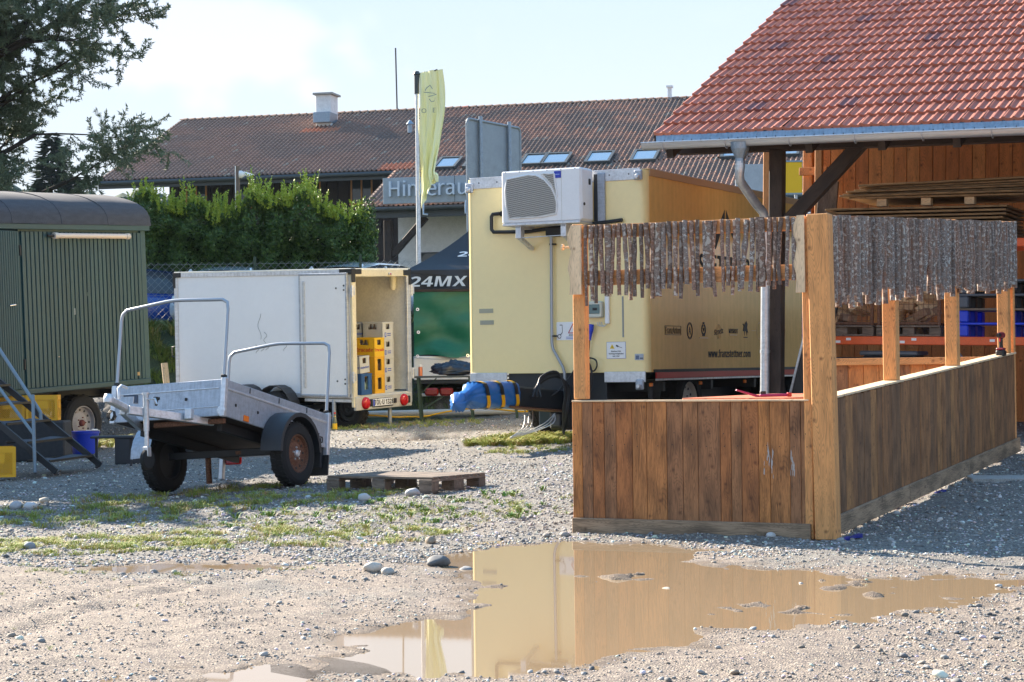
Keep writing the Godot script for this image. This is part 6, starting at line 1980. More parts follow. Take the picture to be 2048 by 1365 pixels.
	bx("trunking", t, M.white, Vector3(-0.525, 1.85, 0.02), Vector3(0.055, 0.42, 0.04), 0.004)
	b = MB.new(); b.tube([Vector3(-0.725, 1.635, 0.06), Vector3(-0.735, 1.55, 0.065)], [0.032, 0.036], 12); b.tube([Vector3(-0.735, 1.56, 0.065), Vector3(-0.745, 1.50, 0.06), Vector3(-0.755, 1.44, 0.055)], [0.034, 0.024, 0.017], 12); put("plug", b, M.blue, t)
	b = MB.new(); b.tube(soft([Vector3(-0.755, 1.45, 0.055), Vector3(-0.775, 1.3, 0.04), Vector3(-0.79, 1.14, 0.05), Vector3(-0.70, 1.06, 0.08), Vector3(-0.64, 1.12, 0.10), Vector3(-0.66, 1.20, 0.10), Vector3(-0.78, 1.22, 0.09), Vector3(-0.90, 1.14, 0.08), Vector3(-1.1, 0.80, 0.3), Vector3(-1.35, 0.72, 0.5)]), 0.010, 7); put("cable", b, M.black, t)
	b = MB.new()
	for j in 3:
		var pts := []
		for k in 25:
			var a := TAU * k / 24.0
			pts.append(Vector3(-0.80 + 0.075 * cos(a) + 0.01 * j, 0.98 + 0.20 * sin(a), 0.06 + 0.02 * j))
		b.tube(pts, 0.012, 6, false)
	put("cable_coil", b, M.black, t)
	b = MB.new()
	for j in 3:
		b.tube([Vector3(-0.66 + 0.03 * j, 1.66, 0.04), Vector3(-0.64 + 0.03 * j, 1.62, 0.05), Vector3(-0.58 + 0.01 * j, 1.605, 0.05), Vector3(-0.53, 1.63, 0.04)], 0.006, 6)
	put("conduit", b, M.crate_grey, t)
	# peeled decal strip
	bx("peeled_strip", t, mat(lin(0.34, 0.35, 0.33), 0.6, 0, T.speck, 6.0), Vector3(-0.325, 1.72, 0.002), Vector3(0.022, 0.50, 0.002), 0.0)
	# side lettering and emblems: x = 0 face, text runs away along -z
	var side := Basis(Vector3(0, 0, -1), Vector3.UP, Vector3(1, 0, 0))
	var ink: Material = M.ink
	lettering("web_address", t, "www.franzstettner.com", 0.098, Transform3D(side, Vector3(0.003, 1.262, -2.73)), ink, 1.0, 0.003, false, 600)
	lettering("logo_text", t, "FranzAnton", 0.085, Transform3D(side, Vector3(0.003, 1.555, -0.785)), ink, 0.80, 0.002)
	b = MB.new()
	for q in [[-0.53, 1.50, -1.04, 1.50], [-0.53, 1.61, -1.04, 1.61], [-0.53, 1.50, -0.53, 1.61], [-1.04, 1.50, -1.04, 1.61]]: b.bar(Vector3(0.003, q[1], q[0]), Vector3(0.003, q[3], q[2]), 0.003, 0.006)
	put("logo_frame", b, ink, t)
	b = MB.new()
	for q in [[-1.33, 0.092, 0.105], [-1.33, 0.078, 0.09]]:
		for k in 24:
			var a := TAU * k / 24.0
			b.bar(Vector3(0.003, 1.556 + q[2] * sin(a), q[0] + q[1] * cos(a)), Vector3(0.003, 1.556 + q[2] * sin(a + TAU / 24.0), q[0] + q[1] * cos(a + TAU / 24.0)), 0.003, 0.008)
	put("round_emblem", b, ink, t)
	lettering("emblem_letter", t, "A", 0.10, Transform3D(side, Vector3(0.003, 1.556, -1.33)), ink, 0.9, 0.003)
	# crest
	b = MB.new()
	for k in 18:
		var a := PI * 0.62 + (TAU - PI * 0.24) * k / 17.0 - PI * 0.0
		b.box(Vector3(0.003, 1.575 + 0.06 * sin(a), -1.80 + 0.065 * cos(a)), Vector3(0.003, 0.02, 0.028), Basis(Vector3.RIGHT, -a))
	b.box(Vector3(0.003, 1.66, -1.80), Vector3(0.003, 0.025, 0.06)); b.box(Vector3(0.003, 1.50, -1.80), Vector3(0.003, 0.02, 0.09))
	put("crest", b, ink, t)
	lettering("emblem_letter", t, "W", 0.05, Transform3D(side, Vector3(0.003, 1.575, -1.80)), ink, 1.0, 0.003)
	bx("emblem_line", t, M.ink_pale, Vector3(0.003, 1.468, -1.80), Vector3(0.003, 0.014, 0.30), 0.0)
	lettering("logo_text", t, "Stroetz", 0.075, Transform3D(Basis(Vector3(0, 0.10, -1), Vector3.UP, Vector3(1, 0, 0)), Vector3(0.003, 1.556, -2.33)), ink, 0.85, 0.002, true, 700)
	b = MB.new()
	for q in [0.045, -0.045]:
		for k in 14:
			var a := TAU * k / 14.0
			b.bar(Vector3(0.003, 1.555 + 0.10 * sin(a), -2.33 + q * 0.5 + 0.05 * cos(a)), Vector3(0.003, 1.555 + 0.10 * sin(a + TAU / 14.0), -2.33 + q * 0.5 + 0.05 * cos(a + TAU / 14.0)), 0.003, 0.004)
	put("emblem_lines", b, M.ink_pale, t)
	lettering("logo_text", t, "MYSHOT", 0.06, Transform3D(side, Vector3(0.003, 1.565, -2.86)), ink, 1.0, 0.003, false, 700)
	bx("emblem_line", t, M.ink_pale, Vector3(0.003, 1.515, -2.86), Vector3(0.003, 0.016, 0.27), 0.0)
	b = MB.new(); b.prism(PackedVector2Array([Vector2(-0.10, 0.0), Vector2(-0.07, 0.07), Vector2(-0.11, 0.10), Vector2(-0.03, 0.09), Vector2(0.03, 0.14), Vector2(0.08, 0.10), Vector2(0.06, 0.05), Vector2(0.10, -0.03), Vector2(0.06, 0.0), Vector2(0.05, -0.06), Vector2(0.02, 0.0), Vector2(-0.03, 0.0), Vector2(-0.05, -0.06), Vector2(-0.06, 0.0)]), 0.003, Transform3D(side, Vector3(0.003, 1.57, -3.32))); put("animal_emblem", b, ink, t)
	bx("emblem_line", t, ink, Vector3(0.003, 1.485, -3.32), Vector3(0.003, 0.012, 0.14), 0.0)
	b = MB.new()
	for c in [-3.87, -4.82]:
		for k in 24:
			var a := TAU * k / 24.0
			b.bar(Vector3(0.003, 1.58 + 0.115 * sin(a), c + 0.115 * cos(a)), Vector3(0.003, 1.58 + 0.115 * sin(a + TAU / 24.0), c + 0.115 * cos(a + TAU / 24.0)), 0.003, 0.006)
	b.box(Vector3(0.003, 1.58, -3.9), Vector3(0.003, 0.03, 0.04)); b.bar(Vector3(0.003, 1.58, -3.55), Vector3(0.003, 1.58, -3.72), 0.003, 0.006)
	put("round_emblem", b, M.ink_pale, t)
	lettering("emblem_letter", t, "ELAX", 0.045, Transform3D(side, Vector3(0.003, 1.58, -4.82)), M.ink_pale, 1.0, 0.002)
	# big mark: two open triangles above a name
	b = MB.new(); b.prism(PackedVector2Array([Vector2(-0.55, -0.38), Vector2(-0.02, 0.16), Vector2(-0.02, 0.02), Vector2(-0.36, -0.38)]), 0.003, Transform3D(side, Vector3(0.003, 3.02, -2.62))); b.prism(PackedVector2Array([Vector2(0.03, 0.16), Vector2(0.56, -0.38), Vector2(0.42, -0.38), Vector2(0.10, -0.02), Vector2(0.10, -0.30), Vector2(0.03, -0.22)]), 0.003, Transform3D(side, Vector3(0.003, 3.02, -2.62)))
	put("triangle_mark", b, ink, t)
	lettering("logo_text", t, "STETTNER", 0.26, Transform3D(side, Vector3(0.003, 2.42, -2.6)), ink, 1.1, 0.003, false, 600)
	# chassis, lamps, legs, wheels
	for x in [-1.75, -0.75]: bx("chassis_rail", t, M.chassis, Vector3(x, 0.78, -3.6), Vector3(0.10, 0.24, 6.9), 0.006)
	for z in [-0.6, -2.2, -3.8, -5.4, -6.6]: bx("cross_member", t, M.chassis, Vector3(-1.25, 0.86, z), Vector3(2.4, 0.12, 0.08))
	for z in [-0.15, -1.75, -3.35]:
		bx("side_marker", t, M.amber, Vector3(-0.03, 0.885, z), Vector3(0.03, 0.045, 0.07), 0.008)
	b = MB.new(); b.tube([Vector3(-0.08, 0.90, -0.25), Vector3(-0.08, 0.42, -0.30)], 0.04, 8); put("support_leg", b, M.chassis, t)
	b = MB.new(); b.tube([Vector3(-2.38, 0.95, -0.05), Vector3(-2.38, 0.86, -0.03)], [0.05, 0.06], 10); put("lamp_housing", b, M.crate_grey, t)
	bx("front_lamp", t, M.orange, Vector3(-2.46, 0.88, -0.02), Vector3(0.05, 0.06, 0.05), 0.012)
	for z in [-1.75, -5.0, -6.0]:
		for s in [0, 1]:
			wheel_mesh(t, "wheel", Vector3(-2.2 if s == 0 else -0.3, 0.63, z), 0.44, 0.28, AXLE_MX if s == 0 else AXLE_X, M.crate_grey, M.chassis)
		bx("axle", t, M.chassis, Vector3(-1.25, 0.6, z), Vector3(1.7, 0.10, 0.10))
	# mudguard and turntable ahead of the front axle
	bx("mudflap", t, mat(lin(0.02, 0.045, 0.085), 0.5), Vector3(-1.55, 0.52, -0.55), Vector3(0.42, 0.34, 0.03))
	bx("hitch_block", t, M.chassis, Vector3(-1.2, 0.50, -0.3), Vector3(0.36, 0.34, 0.5), 0.03)
	bx("tool_block", t, mat(lin(0.06, 0.07, 0.10), 0.4), Vector3(-1.24, 0.46, 0.0), Vector3(0.13, 0.16, 0.12), 0.012)
	# drawbar with blue wrapping
	var db := Node3D.new(); db.name = "drawbar"; t.add_child(db)
	b = MB.new(); b.bar(Vector3(-1.25, 0.66, -0.7), Vector3(-1.25, 0.80, 1.75), 0.22, 0.25, Vector3.UP, 0.02); put("beam", b, M.chassis, db)
	b = MB.new(); b.bar(Vector3(-1.25, 0.545, -0.4), Vector3(-1.25, 0.66, 1.5), 0.30, 0.02); put("flange", b, M.rust, db)
	var rows := []
	for j in 33:
		var v := j / 32.0
		var z := 1.25 + v * 1.35
		var rw := []
		for i in 33:
			var a := TAU * i / 32.0
			var rx := 0.145
			var ry := 0.155
			var sq := pow(pow(absf(cos(a)), 4.0) + pow(absf(sin(a)), 4.0), -0.25)
			var sh := 1.0 - 0.55 * smoothstep(0.62, 0.80, v) + 0.22 * smoothstep(0.84, 0.92, v) - 0.60 * smoothstep(0.93, 1.0, v)
			var wr := 1.0 + 0.05 * sin(i * 3.0 + v * 22.0) * (0.4 + 2.2 * smoothstep(0.55, 0.75, v)) + 0.06 * nz.get_noise_2d(i * 0.3, v * 6.0)
			rw.append(Vector3(-1.25 + cos(a) * rx * sq * sh * wr, 0.79 + 0.03 * v - 0.10 * smoothstep(0.7, 1.0, v) + sin(a) * ry * sq * sh * wr, z))
		rw[32] = rw[0]
		rows.append(rw)
	b = MB.new(); b.sheet(rows); b.face(rows[32].slice(0, 32), Vector3(-1.25, 0.8, 1.5)); put("plastic_wrap", b, M.wrap, db)
	# hazard tape wound round the wrapping
	for q in [1.30, 1.66, 2.02]:
		for k in 8:
			var a0 := TAU * k / 8.0
			var pts := []
			b = MB.new()
			for i in 5:
				var a := a0 + TAU / 32.0 * i
				var sq := pow(pow(absf(cos(a)), 4.0) + pow(absf(sin(a)), 4.0), -0.25)
				pts.append(Vector3(-1.25 + cos(a) * 0.155 * sq, 0.80 + sin(a) * 0.166 * sq, q + 0.05 * sin(a)))
			for i in 4: b.face([pts[i], pts[i + 1], pts[i + 1] + Vector3(0, 0, 0.085), pts[i] + Vector3(0, 0, 0.085)], Vector3(-1.25, 0.8, q))
			put("hazard_tape", b, M.black if k % 2 == 0 else mat(lin(0.85, 0.42, 0.0), 0.4), db)
	# air lines slung over the drawbar
	for k in 4:
		b = MB.new()
		b.tube(soft([Vector3(-1.15 + 0.03 * k, 0.76, 0.95 - 0.05 * k), Vector3(-1.12, 0.92 + 0.02 * k, 0.7), Vector3(-1.05, 1.0 + 0.02 * k, 0.4), Vector3(-1.0, 0.86, 0.15 + 0.04 * k), Vector3(-1.0 - 0.02 * k, 0.55, 0.2), Vector3(-1.1, 0.35 - 0.02 * k, 0.1), Vector3(-1.25, 0.55, -0.1)]), 0.014, 7)
		put("air_line", b, M.black if k % 2 == 0 else M.plastic_dark, db)
	for k in 3:
		b = MB.new(); b.tube(soft([Vector3(-1.3, 0.60, 0.75 - 0.1 * k), Vector3(-1.25 + 0.05 * k, 0.40, 0.9), Vector3(-1.35, 0.27, 1.05 - 0.02 * k), Vector3(-1.1 + 0.06 * k, 0.42, 0.7), Vector3(-1.05, 0.55, 0.45)]), 0.007, 5); put("safety_cable", b, M.alu, db)

func cut(poly: PackedVector2Array, a: Vector2, b: Vector2) -> Array:
	var r := Geometry2D.intersect_polyline_with_polygon(PackedVector2Array([a, b]), poly)
	if r.is_empty() or r[0].size() < 2: return []
	return [r[0][0], r[0][r[0].size() - 1]]

# ------------------------------------------------------------------ white box trailer with open rear door, crates inside
func box_trailer() -> Node3D:
	var t := thing("box_trailer", "white twin-axle box trailer with its rear door swung open", "trailer", W(-2.54, 0.0, 31.0))
	t.basis = Basis(Vector3.UP, -deg_to_rad(33.5)) * Basis(Vector3(0, 0, 1), -0.020) * Basis(Vector3(1, 0, 0), 0.035)
	var Ln := 3.78
	var Wd := 1.56
	var y0 := 0.66
	var y1 := 2.69
	bx("side_wall", t, M.white_panel, Vector3(-Ln * 0.5, (y0 + y1) * 0.5 + 0.02, -0.02), Vector3(Ln, y1 - y0 - 0.06, 0.03), 0.004)
	bx("side_wall", t, M.cream_in, Vector3(-Ln * 0.5, (y0 + y1) * 0.5 + 0.02, -Wd + 0.02), Vector3(Ln, y1 - y0 - 0.06, 0.03), 0.004)
	bx("front_wall", t, M.cream_in, Vector3(-Ln + 0.02, (y0 + y1) * 0.5 + 0.02, -Wd * 0.5), Vector3(0.03, y1 - y0 - 0.06, Wd - 0.08), 0.004)
	bx("lining", t, M.cream_in, Vector3(-Ln * 0.5, (y0 + y1) * 0.5 + 0.02, -0.04), Vector3(Ln - 0.04, y1 - y0 - 0.08, 0.008), 0.0)
	bx("roof", t, M.cream_in, Vector3(-Ln * 0.5, y1 + 0.01, -Wd * 0.5), Vector3(Ln + 0.02, 0.03, Wd + 0.02), 0.006)
	bx("floor", t, M.crate_grey, Vector3(-Ln * 0.5, y0, -Wd * 0.5), Vector3(Ln, 0.05, Wd - 0.02), 0.004)
	# edge profiles
	bx("top_profile", t, M.alu, Vector3(-Ln * 0.5, y1 - 0.035, 0.002), Vector3(Ln, 0.07, 0.02), 0.004)
	bx("bottom_profile", t, M.alu, Vector3(-Ln * 0.5, y0 + 0.02, 0.002), Vector3(Ln, 0.07, 0.02), 0.004)
	bx("corner_profile", t, M.alu, Vector3(-Ln + 0.03, (y0 + y1) * 0.5, 0.003), Vector3(0.08, y1 - y0 - 0.15, 0.018), 0.004)
	for z in [-0.05, -Wd + 0.05]:
		bx("door_post", t, M.cream if z > -1 else M.alu, Vector3(0.0, (y0 + y1) * 0.5 - 0.08, z), Vector3(0.05, y1 - y0 + 0.16, 0.10), 0.006)
	bx("door_lintel", t, M.cream, Vector3(0.0, y1 - 0.055, -Wd * 0.5), Vector3(0.05, 0.11, Wd - 0.2), 0.006)
	for q in [[-0.10, 0.012, 0.0], [0.0, 0.0, 1.0]]: pass
	for q in [[Vector3(-0.09, y1 - 0.03, 0.016), Vector3(0.26, 0.09, 0.012)], [Vector3(0.03, y1 - 0.09, -0.03), Vector3(0.014, 0.22, 0.10)], [Vector3(0.03, y1 - 0.03, -0.16), Vector3(0.014, 0.08, 0.16)], [Vector3(0.03, y1 - 0.05, -Wd + 0.10), Vector3(0.014, 0.09, 0.20)], [Vector3(0.03, y1 - 0.12, -Wd + 0.03), Vector3(0.014, 0.26, 0.06)], [Vector3(-Ln + 0.06, y1 - 0.03, 0.016), Vector3(0.18, 0.08, 0.012)], [Vector3(-Ln - 0.002, y1 - 0.12, 0.006), Vector3(0.05, 0.26, 0.03)]]:
		bx("corner_cap", t, M.black, q[0], q[1], 0.004)
	b_lamp(t, Vector3(0.04, y1 - 0.07, -0.98))
	# rear bumper with lights and plate
	var bp := bx("bumper", t, mat(lin(0.55, 0.54, 0.50), 0.5, 0, T.mottle, 1.0), Vector3(0.015, 0.555, -Wd * 0.5), Vector3(0.05, 0.22, Wd - 0.06), 0.01)
	for z in [-0.27, -1.29]:
		var b := MB.new(); b.lathe([Vector2(0.0, 0.05), Vector2(0.07, 0.045), Vector2(0.10, 0.02), Vector2(0.105, 0.0)], 3, Transform3D(Basis(Vector3(0, 1, 0), Vector3(1, 0, 0), Vector3(0, 0, -1)) , Vector3(0.045, 0.0, z + Wd * 0.5)), true)
		var b2 := MB.new(); b2.lathe([Vector2(0.0, 0.055), Vector2(0.07, 0.05), Vector2(0.095, 0.03), Vector2(0.10, 0.0)], 16, Transform3D(Basis(Vector3(0, 1, 0), Vector3(1, 0, 0), Vector3(0, 0, -1)), Vector3(0.03, 0.0, z + Wd * 0.5)), true)
		put("tail_light", b2, M.lens_red, bp)
		bx("light_base", bp, M.black, Vector3(0.03, 0, z + Wd * 0.5 - 0.10), Vector3(0.03, 0.12, 0.16), 0.02)
	var np := bx("number_plate", bp, M.paper, Vector3(0.035, -0.005, -0.725 + Wd * 0.5), Vector3(0.008, 0.115, 0.53), 0.004)
	bx("euro_band", np, M.blue, Vector3(0.0045, 0, 0.243), Vector3(0.002, 0.105, 0.04), 0.0)
	lettering("characters", np, "TÖL·U 1328", 0.078, Transform3D(Basis(Vector3(0, 0, -1), Vector3.UP, Vector3(1, 0, 0)), Vector3(0.006, 0.0, -0.02)), M.ink, 0.88, 0.002, false, 700)
	bx("plate_holder", bp, M.black, Vector3(0.03, -0.01, -0.725 + Wd * 0.5), Vector3(0.008, 0.14, 0.55), 0.004)
	bx("socket", bp, M.black, Vector3(0.03, 0.0, -1.06 + Wd * 0.5), Vector3(0.02, 0.08, 0.07), 0.006)
	# door folded back flat against the side
	var dr := Node3D.new(); dr.name = "door"; t.add_child(dr)
	dr.transform = Transform3D(Basis(Vector3.UP, -0.02), Vector3(-0.03, 0, 0.05))
	bx("leaf", dr, M.white, Vector3(-0.50, 1.655, 0), Vector3(0.98, 1.96, 0.035), 0.006)
	for q in [[Vector3(-0.50, 2.625, 0.004), Vector3(1.0, 0.035, 0.045)], [Vector3(-0.50, 0.685, 0.004), Vector3(1.0, 0.035, 0.045)], [Vector3(-0.985, 1.655, 0.004), Vector3(0.035, 1.98, 0.045)], [Vector3(-0.015, 1.655, 0.004), Vector3(0.035, 1.98, 0.045)]]:
		bx("door_frame", dr, M.alu_stained, q[0], q[1], 0.006)
	bx("locking_bar", dr, M.zinc, Vector3(-0.90, 1.66, 0.022), Vector3(0.05, 1.72, 0.02), 0.004)
	for q in [[-0.22, 2.40], [-0.06, 2.44], [-0.06, 2.37], [-0.22, 0.92], [-0.06, 0.95], [-0.06, 0.88]]:
		var b := MB.new(); b.lathe([Vector2(0, 0.012), Vector2(0.014, 0.010), Vector2(0.016, 0)], 8, Transform3D(AXLE_OUT_Z, Vector3(q[0], q[1], 0.018))); put("bolt", b, M.gutter_dark, dr)
	for y in [2.35, 0.98]:
		for z in [0.01, -Wd - 0.01]:
			var b := MB.new(); b.tube([Vector3(0.035, y - 0.09, z), Vector3(0.035, y + 0.09, z)], 0.022, 8); b.box(Vector3(0.02, y, z - 0.03), Vector3(0.02, 0.12, 0.10)); put("hinge", b, M.alu, t)
	# lamp inside
	var b := MB.new(); b.tube([Vector3(-0.25, 2.58, -Wd + 0.12), Vector3(-0.25, 2.38, -Wd + 0.12), Vector3(-0.25, 2.36, -Wd + 0.12)], [0.06, 0.06, 0.03], 10); put("inner_lamp", b, M.cream, t)
	# mudguards and wheels
	for x in [-1.45, -2.12]:
		b = MB.new()
		for k in 10:
			var a := PI * 0.02 + PI * 0.96 * k / 9.0
			var a2 := PI * 0.02 + PI * 0.96 * (k + 1) / 9.0
			if k < 9: b.bar(Vector3(x + 0.38 * cos(a), 0.44 + 0.40 * sin(a), 0.13), Vector3(x + 0.38 * cos(a2), 0.44 + 0.40 * sin(a2), 0.13), 0.24, 0.012, Vector3(0, 0, 1).cross(Vector3(cos(a2) - cos(a), sin(a2) - sin(a), 0)))
		put("mudguard", b, M.plastic_dark, t)
		wheel_mesh(t, "wheel", Vector3(x, 0.43, 0.12), 0.31, 0.2, AXLE_OUT_Z, M.crate_grey, M.chassis)
		wheel_mesh(t, "wheel", Vector3(x, 0.43, -Wd - 0.10), 0.31, 0.2, AXLE_IN_Z, M.crate_grey, M.chassis)
		bx("axle", t, M.chassis, Vector3(x, 0.43, -Wd * 0.5), Vector3(0.08, 0.08, Wd))
	# a spare wheel leaning under the tail
	wheel_mesh(t, "spare_wheel", Vector3(-0.42, 0.43, -0.45), 0.33, 0.2, AXLE_OUT_Z, M.black, M.chassis)
	bx("chassis_rail", t, M.chassis, Vector3(-Ln * 0.5 - 0.4, 0.57, -0.4), Vector3(Ln + 0.5, 0.10, 0.06))
	bx("chassis_rail", t, M.chassis, Vector3(-Ln * 0.5 - 0.4, 0.57, -Wd + 0.4), Vector3(Ln + 0.5, 0.10, 0.06))
	for q in [[-0.38, 0.0], [-0.1, -1.1]]:
		b = MB.new(); b.tube([Vector3(q[0], 0.62, q[1]), Vector3(q[0], 0.06, q[1])], 0.035, 10); put("support_leg", b, M.alu_stained, t)
	bx("skirt", t, M.alu, Vector3(-0.5, 0.605, 0.0), Vector3(0.95, 0.05, 0.03))
	# grab handle and wandering scratches on the side
	b = MB.new(); b.tube([Vector3(-Ln - 0.02, 1.45, 0.0), Vector3(-Ln - 0.09, 1.44, 0), Vector3(-Ln - 0.09, 1.28, 0), Vector3(-Ln - 0.02, 1.27, 0)], 0.012, 6); put("handle", b, M.black, t)
	for q in [[-1.92, 2.0, 0.42], [-1.80, 1.7, 0.18], [-1.97, 1.5, 0.15], [-1.86, 1.48, 0.1], [-1.76, 1.50, 0.1], [-1.38, 1.55, 0.16]]:
		var pts := []
		for k in 9: pts.append(Vector3(q[0] + 0.035 * sin(k * 0.9 + q[1] * 7.0), q[1] - q[2] * k / 8.0, -0.003))
		b = MB.new(); b.tube(pts, 0.0042, 4); put("scratch", b, M.crate_dark, t)
	return t

func b_lamp(t: Node3D, p: Vector3) -> void:
	bx("marker_lamp", t, M.crate_grey, p, Vector3(0.03, 0.045, 0.09), 0.012)
	bx("marker_lens", t, M.lens_red, p + Vector3(0.012, 0, 0), Vector3(0.012, 0.02, 0.04), 0.004)

# beer crate: walls with a window in each, some bottles; x along, z across
func crate(called: String, label: String, xf: Transform3D, s: Vector3, m: Material, words: String, ink_m: Material, group: String, tall_window := false) -> void:
	var t := thing(called, label, "crate", Vector3.ZERO, 0, group)
	t.transform = xf
	var b := MB.new()
	var th := 0.014
	var wl := 0.10
	var wh := 0.085 if not tall_window else s.y * 0.62
	var wy := s.y - 0.075 - (0.0 if not tall_window else wh * 0.5 - 0.03)
	for q in [[s.x, Vector3(0, 0, s.z * 0.5 - th * 0.5), Basis()], [s.x, Vector3(0, 0, -s.z * 0.5 + th * 0.5), Basis()], [s.z, Vector3(s.x * 0.5 - th * 0.5, 0, 0), Basis(Vector3.UP, PI / 2)], [s.z, Vector3(-s.x * 0.5 + th * 0.5, 0, 0), Basis(Vector3.UP, PI / 2)]]:
		var w: float = q[0]
		var o: Vector3 = q[1]
		var bs: Basis = q[2]
		var ww := wl if w < 0.35 else wl * 1.9
		b.box(o + Vector3(0, (wy - wh * 0.5) * 0.5, 0), Vector3(w, wy - wh * 0.5, th), bs)
		b.box(o + Vector3(0, (wy + wh * 0.5 + s.y) * 0.5, 0), Vector3(w, s.y - wy - wh * 0.5, th), bs)
		for sg in [-1.0, 1.0]: b.box(o + bs * Vector3(sg * (w + ww) * 0.25, 0, 0) + Vector3(0, wy, 0), Vector3((w - ww) * 0.5, wh, th), bs)
	b.box(Vector3(0, 0.012, 0), Vector3(s.x - 0.03, 0.02, s.z - 0.03))
	put("shell", b, m, t)
	b = MB.new()
	for sg in [-1.0, 1.0]:
		b.box(Vector3(0, s.y - 0.012, sg * (s.z * 0.5 + 0.001)), Vector3(s.x + 0.006, 0.022, 0.012), Basis(), 0.003); b.box(Vector3(sg * (s.x * 0.5 + 0.001), s.y - 0.012, 0), Vector3(0.012, 0.022, s.z - 0.012), Basis(), 0.003)
	put("rim", b, m, t)
	for q in [[-1, -1], [0, -1], [1, -1], [-1, 1], [0, 1], [1, 1], [-1, 0], [1, 0]]:
		b = MB.new()
		b.lathe([Vector2(0.0, 0.0), Vector2(0.032, 0.0), Vector2(0.034, 0.01), Vector2(0.034, 0.13), Vector2(0.026, 0.165), Vector2(0.014, 0.20), Vector2(0.013, 0.235), Vector2(0.0, 0.236)], 10, Transform3D(Basis(), Vector3(q[0] * (s.x * 0.5 - 0.055), 0.024, q[1] * (s.z * 0.5 - 0.055))))
		put("bottle", b, M.glass_bottle if m != M.crate_blue else M.glass_clear, t)
	if words:
		lettering("print", t, words, 0.05 if words.length() < 9 else 0.036, Transform3D(Basis(Vector3.UP, PI / 2), Vector3(s.x * 0.5 + 0.002, s.y * 0.34, 0)), ink_m, 0.85, 0.002, true, 700)
		lettering("print", t, words, 0.062 if words.length() < 9 else 0.045, Transform3D(Basis(), Vector3(0, s.y * 0.34, s.z * 0.5 + 0.002)), ink_m, 1.0, 0.002, true, 700)

func trailer_crates(t: Node3D) -> void:
	var at := func(x: float, y: float, z: float, turn := 0.0) -> Transform3D: return t.transform * Transform3D(Basis(Vector3.UP, turn), Vector3(x, y, z))
	var fy := 0.686
	var s := Vector3(0.40, 0.286, 0.30)
	# grey column on the right
	var nm := ["bottom", "second", "third", "top"]
	for k in 4: crate_mark(at.call(-0.30, fy + 0.288 * k, -1.08, 0.0), s, ["grey beer crate at the foot of the right-hand column in the trailer", "grey beer crate second from below in the trailer's column", "grey beer crate third from below in the trailer's column", "grey beer crate topping the right-hand column in the trailer"][k])
	# dark grey crate behind the yellow ones, one red beside it
	crate("beer_crate", "dark grey crate behind the top of the yellow stack", at.call(-0.74, fy + 0.864, -0.86, 0.0), s, M.crate_dark, "Augustiner", M.ink_blue, "crates in the box trailer")
	for k in 3: crate("beer_crate", ["dark grey crate on the trailer floor behind the yellow stack", "dark grey crate in the hidden stack, second", "dark grey crate in the hidden stack, third"][k], at.call(-0.74, fy + 0.288 * k, -0.86, 0.0), s, M.crate_dark, "", M.ink_blue, "crates in the box trailer")
	crate("beer_crate", "reddish orange crate at the trailer's left inner wall", at.call(-0.95, fy + 0.864, -0.36, 0.0), s, mat(lin(0.55, 0.13, 0.05), 0.5), "", M.ink_red, "crates in the box trailer")
	for k in 3: crate("beer_crate", ["orange crate lowest by the trailer's left inner wall", "orange crate second by the trailer's left inner wall", "orange crate third by the trailer's left inner wall"][k], at.call(-0.95, fy + 0.288 * k, -0.36, 0.0), s, mat(lin(0.55, 0.13, 0.05), 0.5), "", M.ink_red, "crates in the box trailer")
	# yellow stack
	var sy := Vector3(0.40, 0.30, 0.27)
	for k in 3: crate("lemonade_crate", ["yellow lemonade crate at the bottom of the stack", "yellow lemonade crate in the middle of the stack", "yellow lemonade crate with red print on top of the stack"][k], at.call(-0.24, fy + 0.302 * k, -0.765, 0.0), sy, M.yellow if k == 2 else M.crate_yellow, "Trucade" if k == 2 else "", M.ink_red, "yellow crates in the box trailer", k < 2)
	# blue crate with a white one on it, nearest the door post
	crate("water_crate", "blue crate of clear bottles by the open door", at.call(-0.16, fy, -0.33, 0.05), Vector3(0.36, 0.34, 0.30), M.crate_blue, "", M.paper, "crates in the box trailer", true)
	crate("beer_crate", "tilted pale crate lying on the blue bottle crate", at.call(-0.17, fy + 0.352, -0.31, 0.03) * Transform3D(Basis(Vector3(1, 0, 0), 0.06), Vector3.ZERO), Vector3(0.36, 0.27, 0.27), M.crate_grey, "Augustiner", M.ink_blue, "crates in the box trailer")

func crate_mark(xf: Transform3D, s: Vector3, label: String) -> void:
	crate("beer_crate", label, xf, s, M.crate_grey, "", M.ink_blue, "crates in the box trailer")
	var t: Node3D = get_child(get_child_count() - 1)
	bx("logo", t, M.ink_blue, Vector3(s.x * 0.5 + 0.002, s.y * 0.27, 0.065), Vector3(0.002, 0.075, 0.042), 0.0)
	for k in 2: bx("print_line", t, M.ink_blue, Vector3(s.x * 0.5 + 0.002, s.y * 0.34 - 0.03 * k, -0.03), Vector3(0.002, 0.014, 0.09), 0.0)
	bx("logo_mark", t, M.paper, Vector3(s.x * 0.5 + 0.0032, s.y * 0.28, 0.065), Vector3(0.002, 0.05, 0.010), 0.0)
	# ribs at the corners
	for sg in [-1.0, 1.0]: bx("corner_rib", t, M.crate_grey, Vector3(s.x * 0.5 + 0.003, s.y * 0.5, sg * (s.z * 0.5 - 0.015)), Vector3(0.008, s.y - 0.04, 0.02), 0.003)

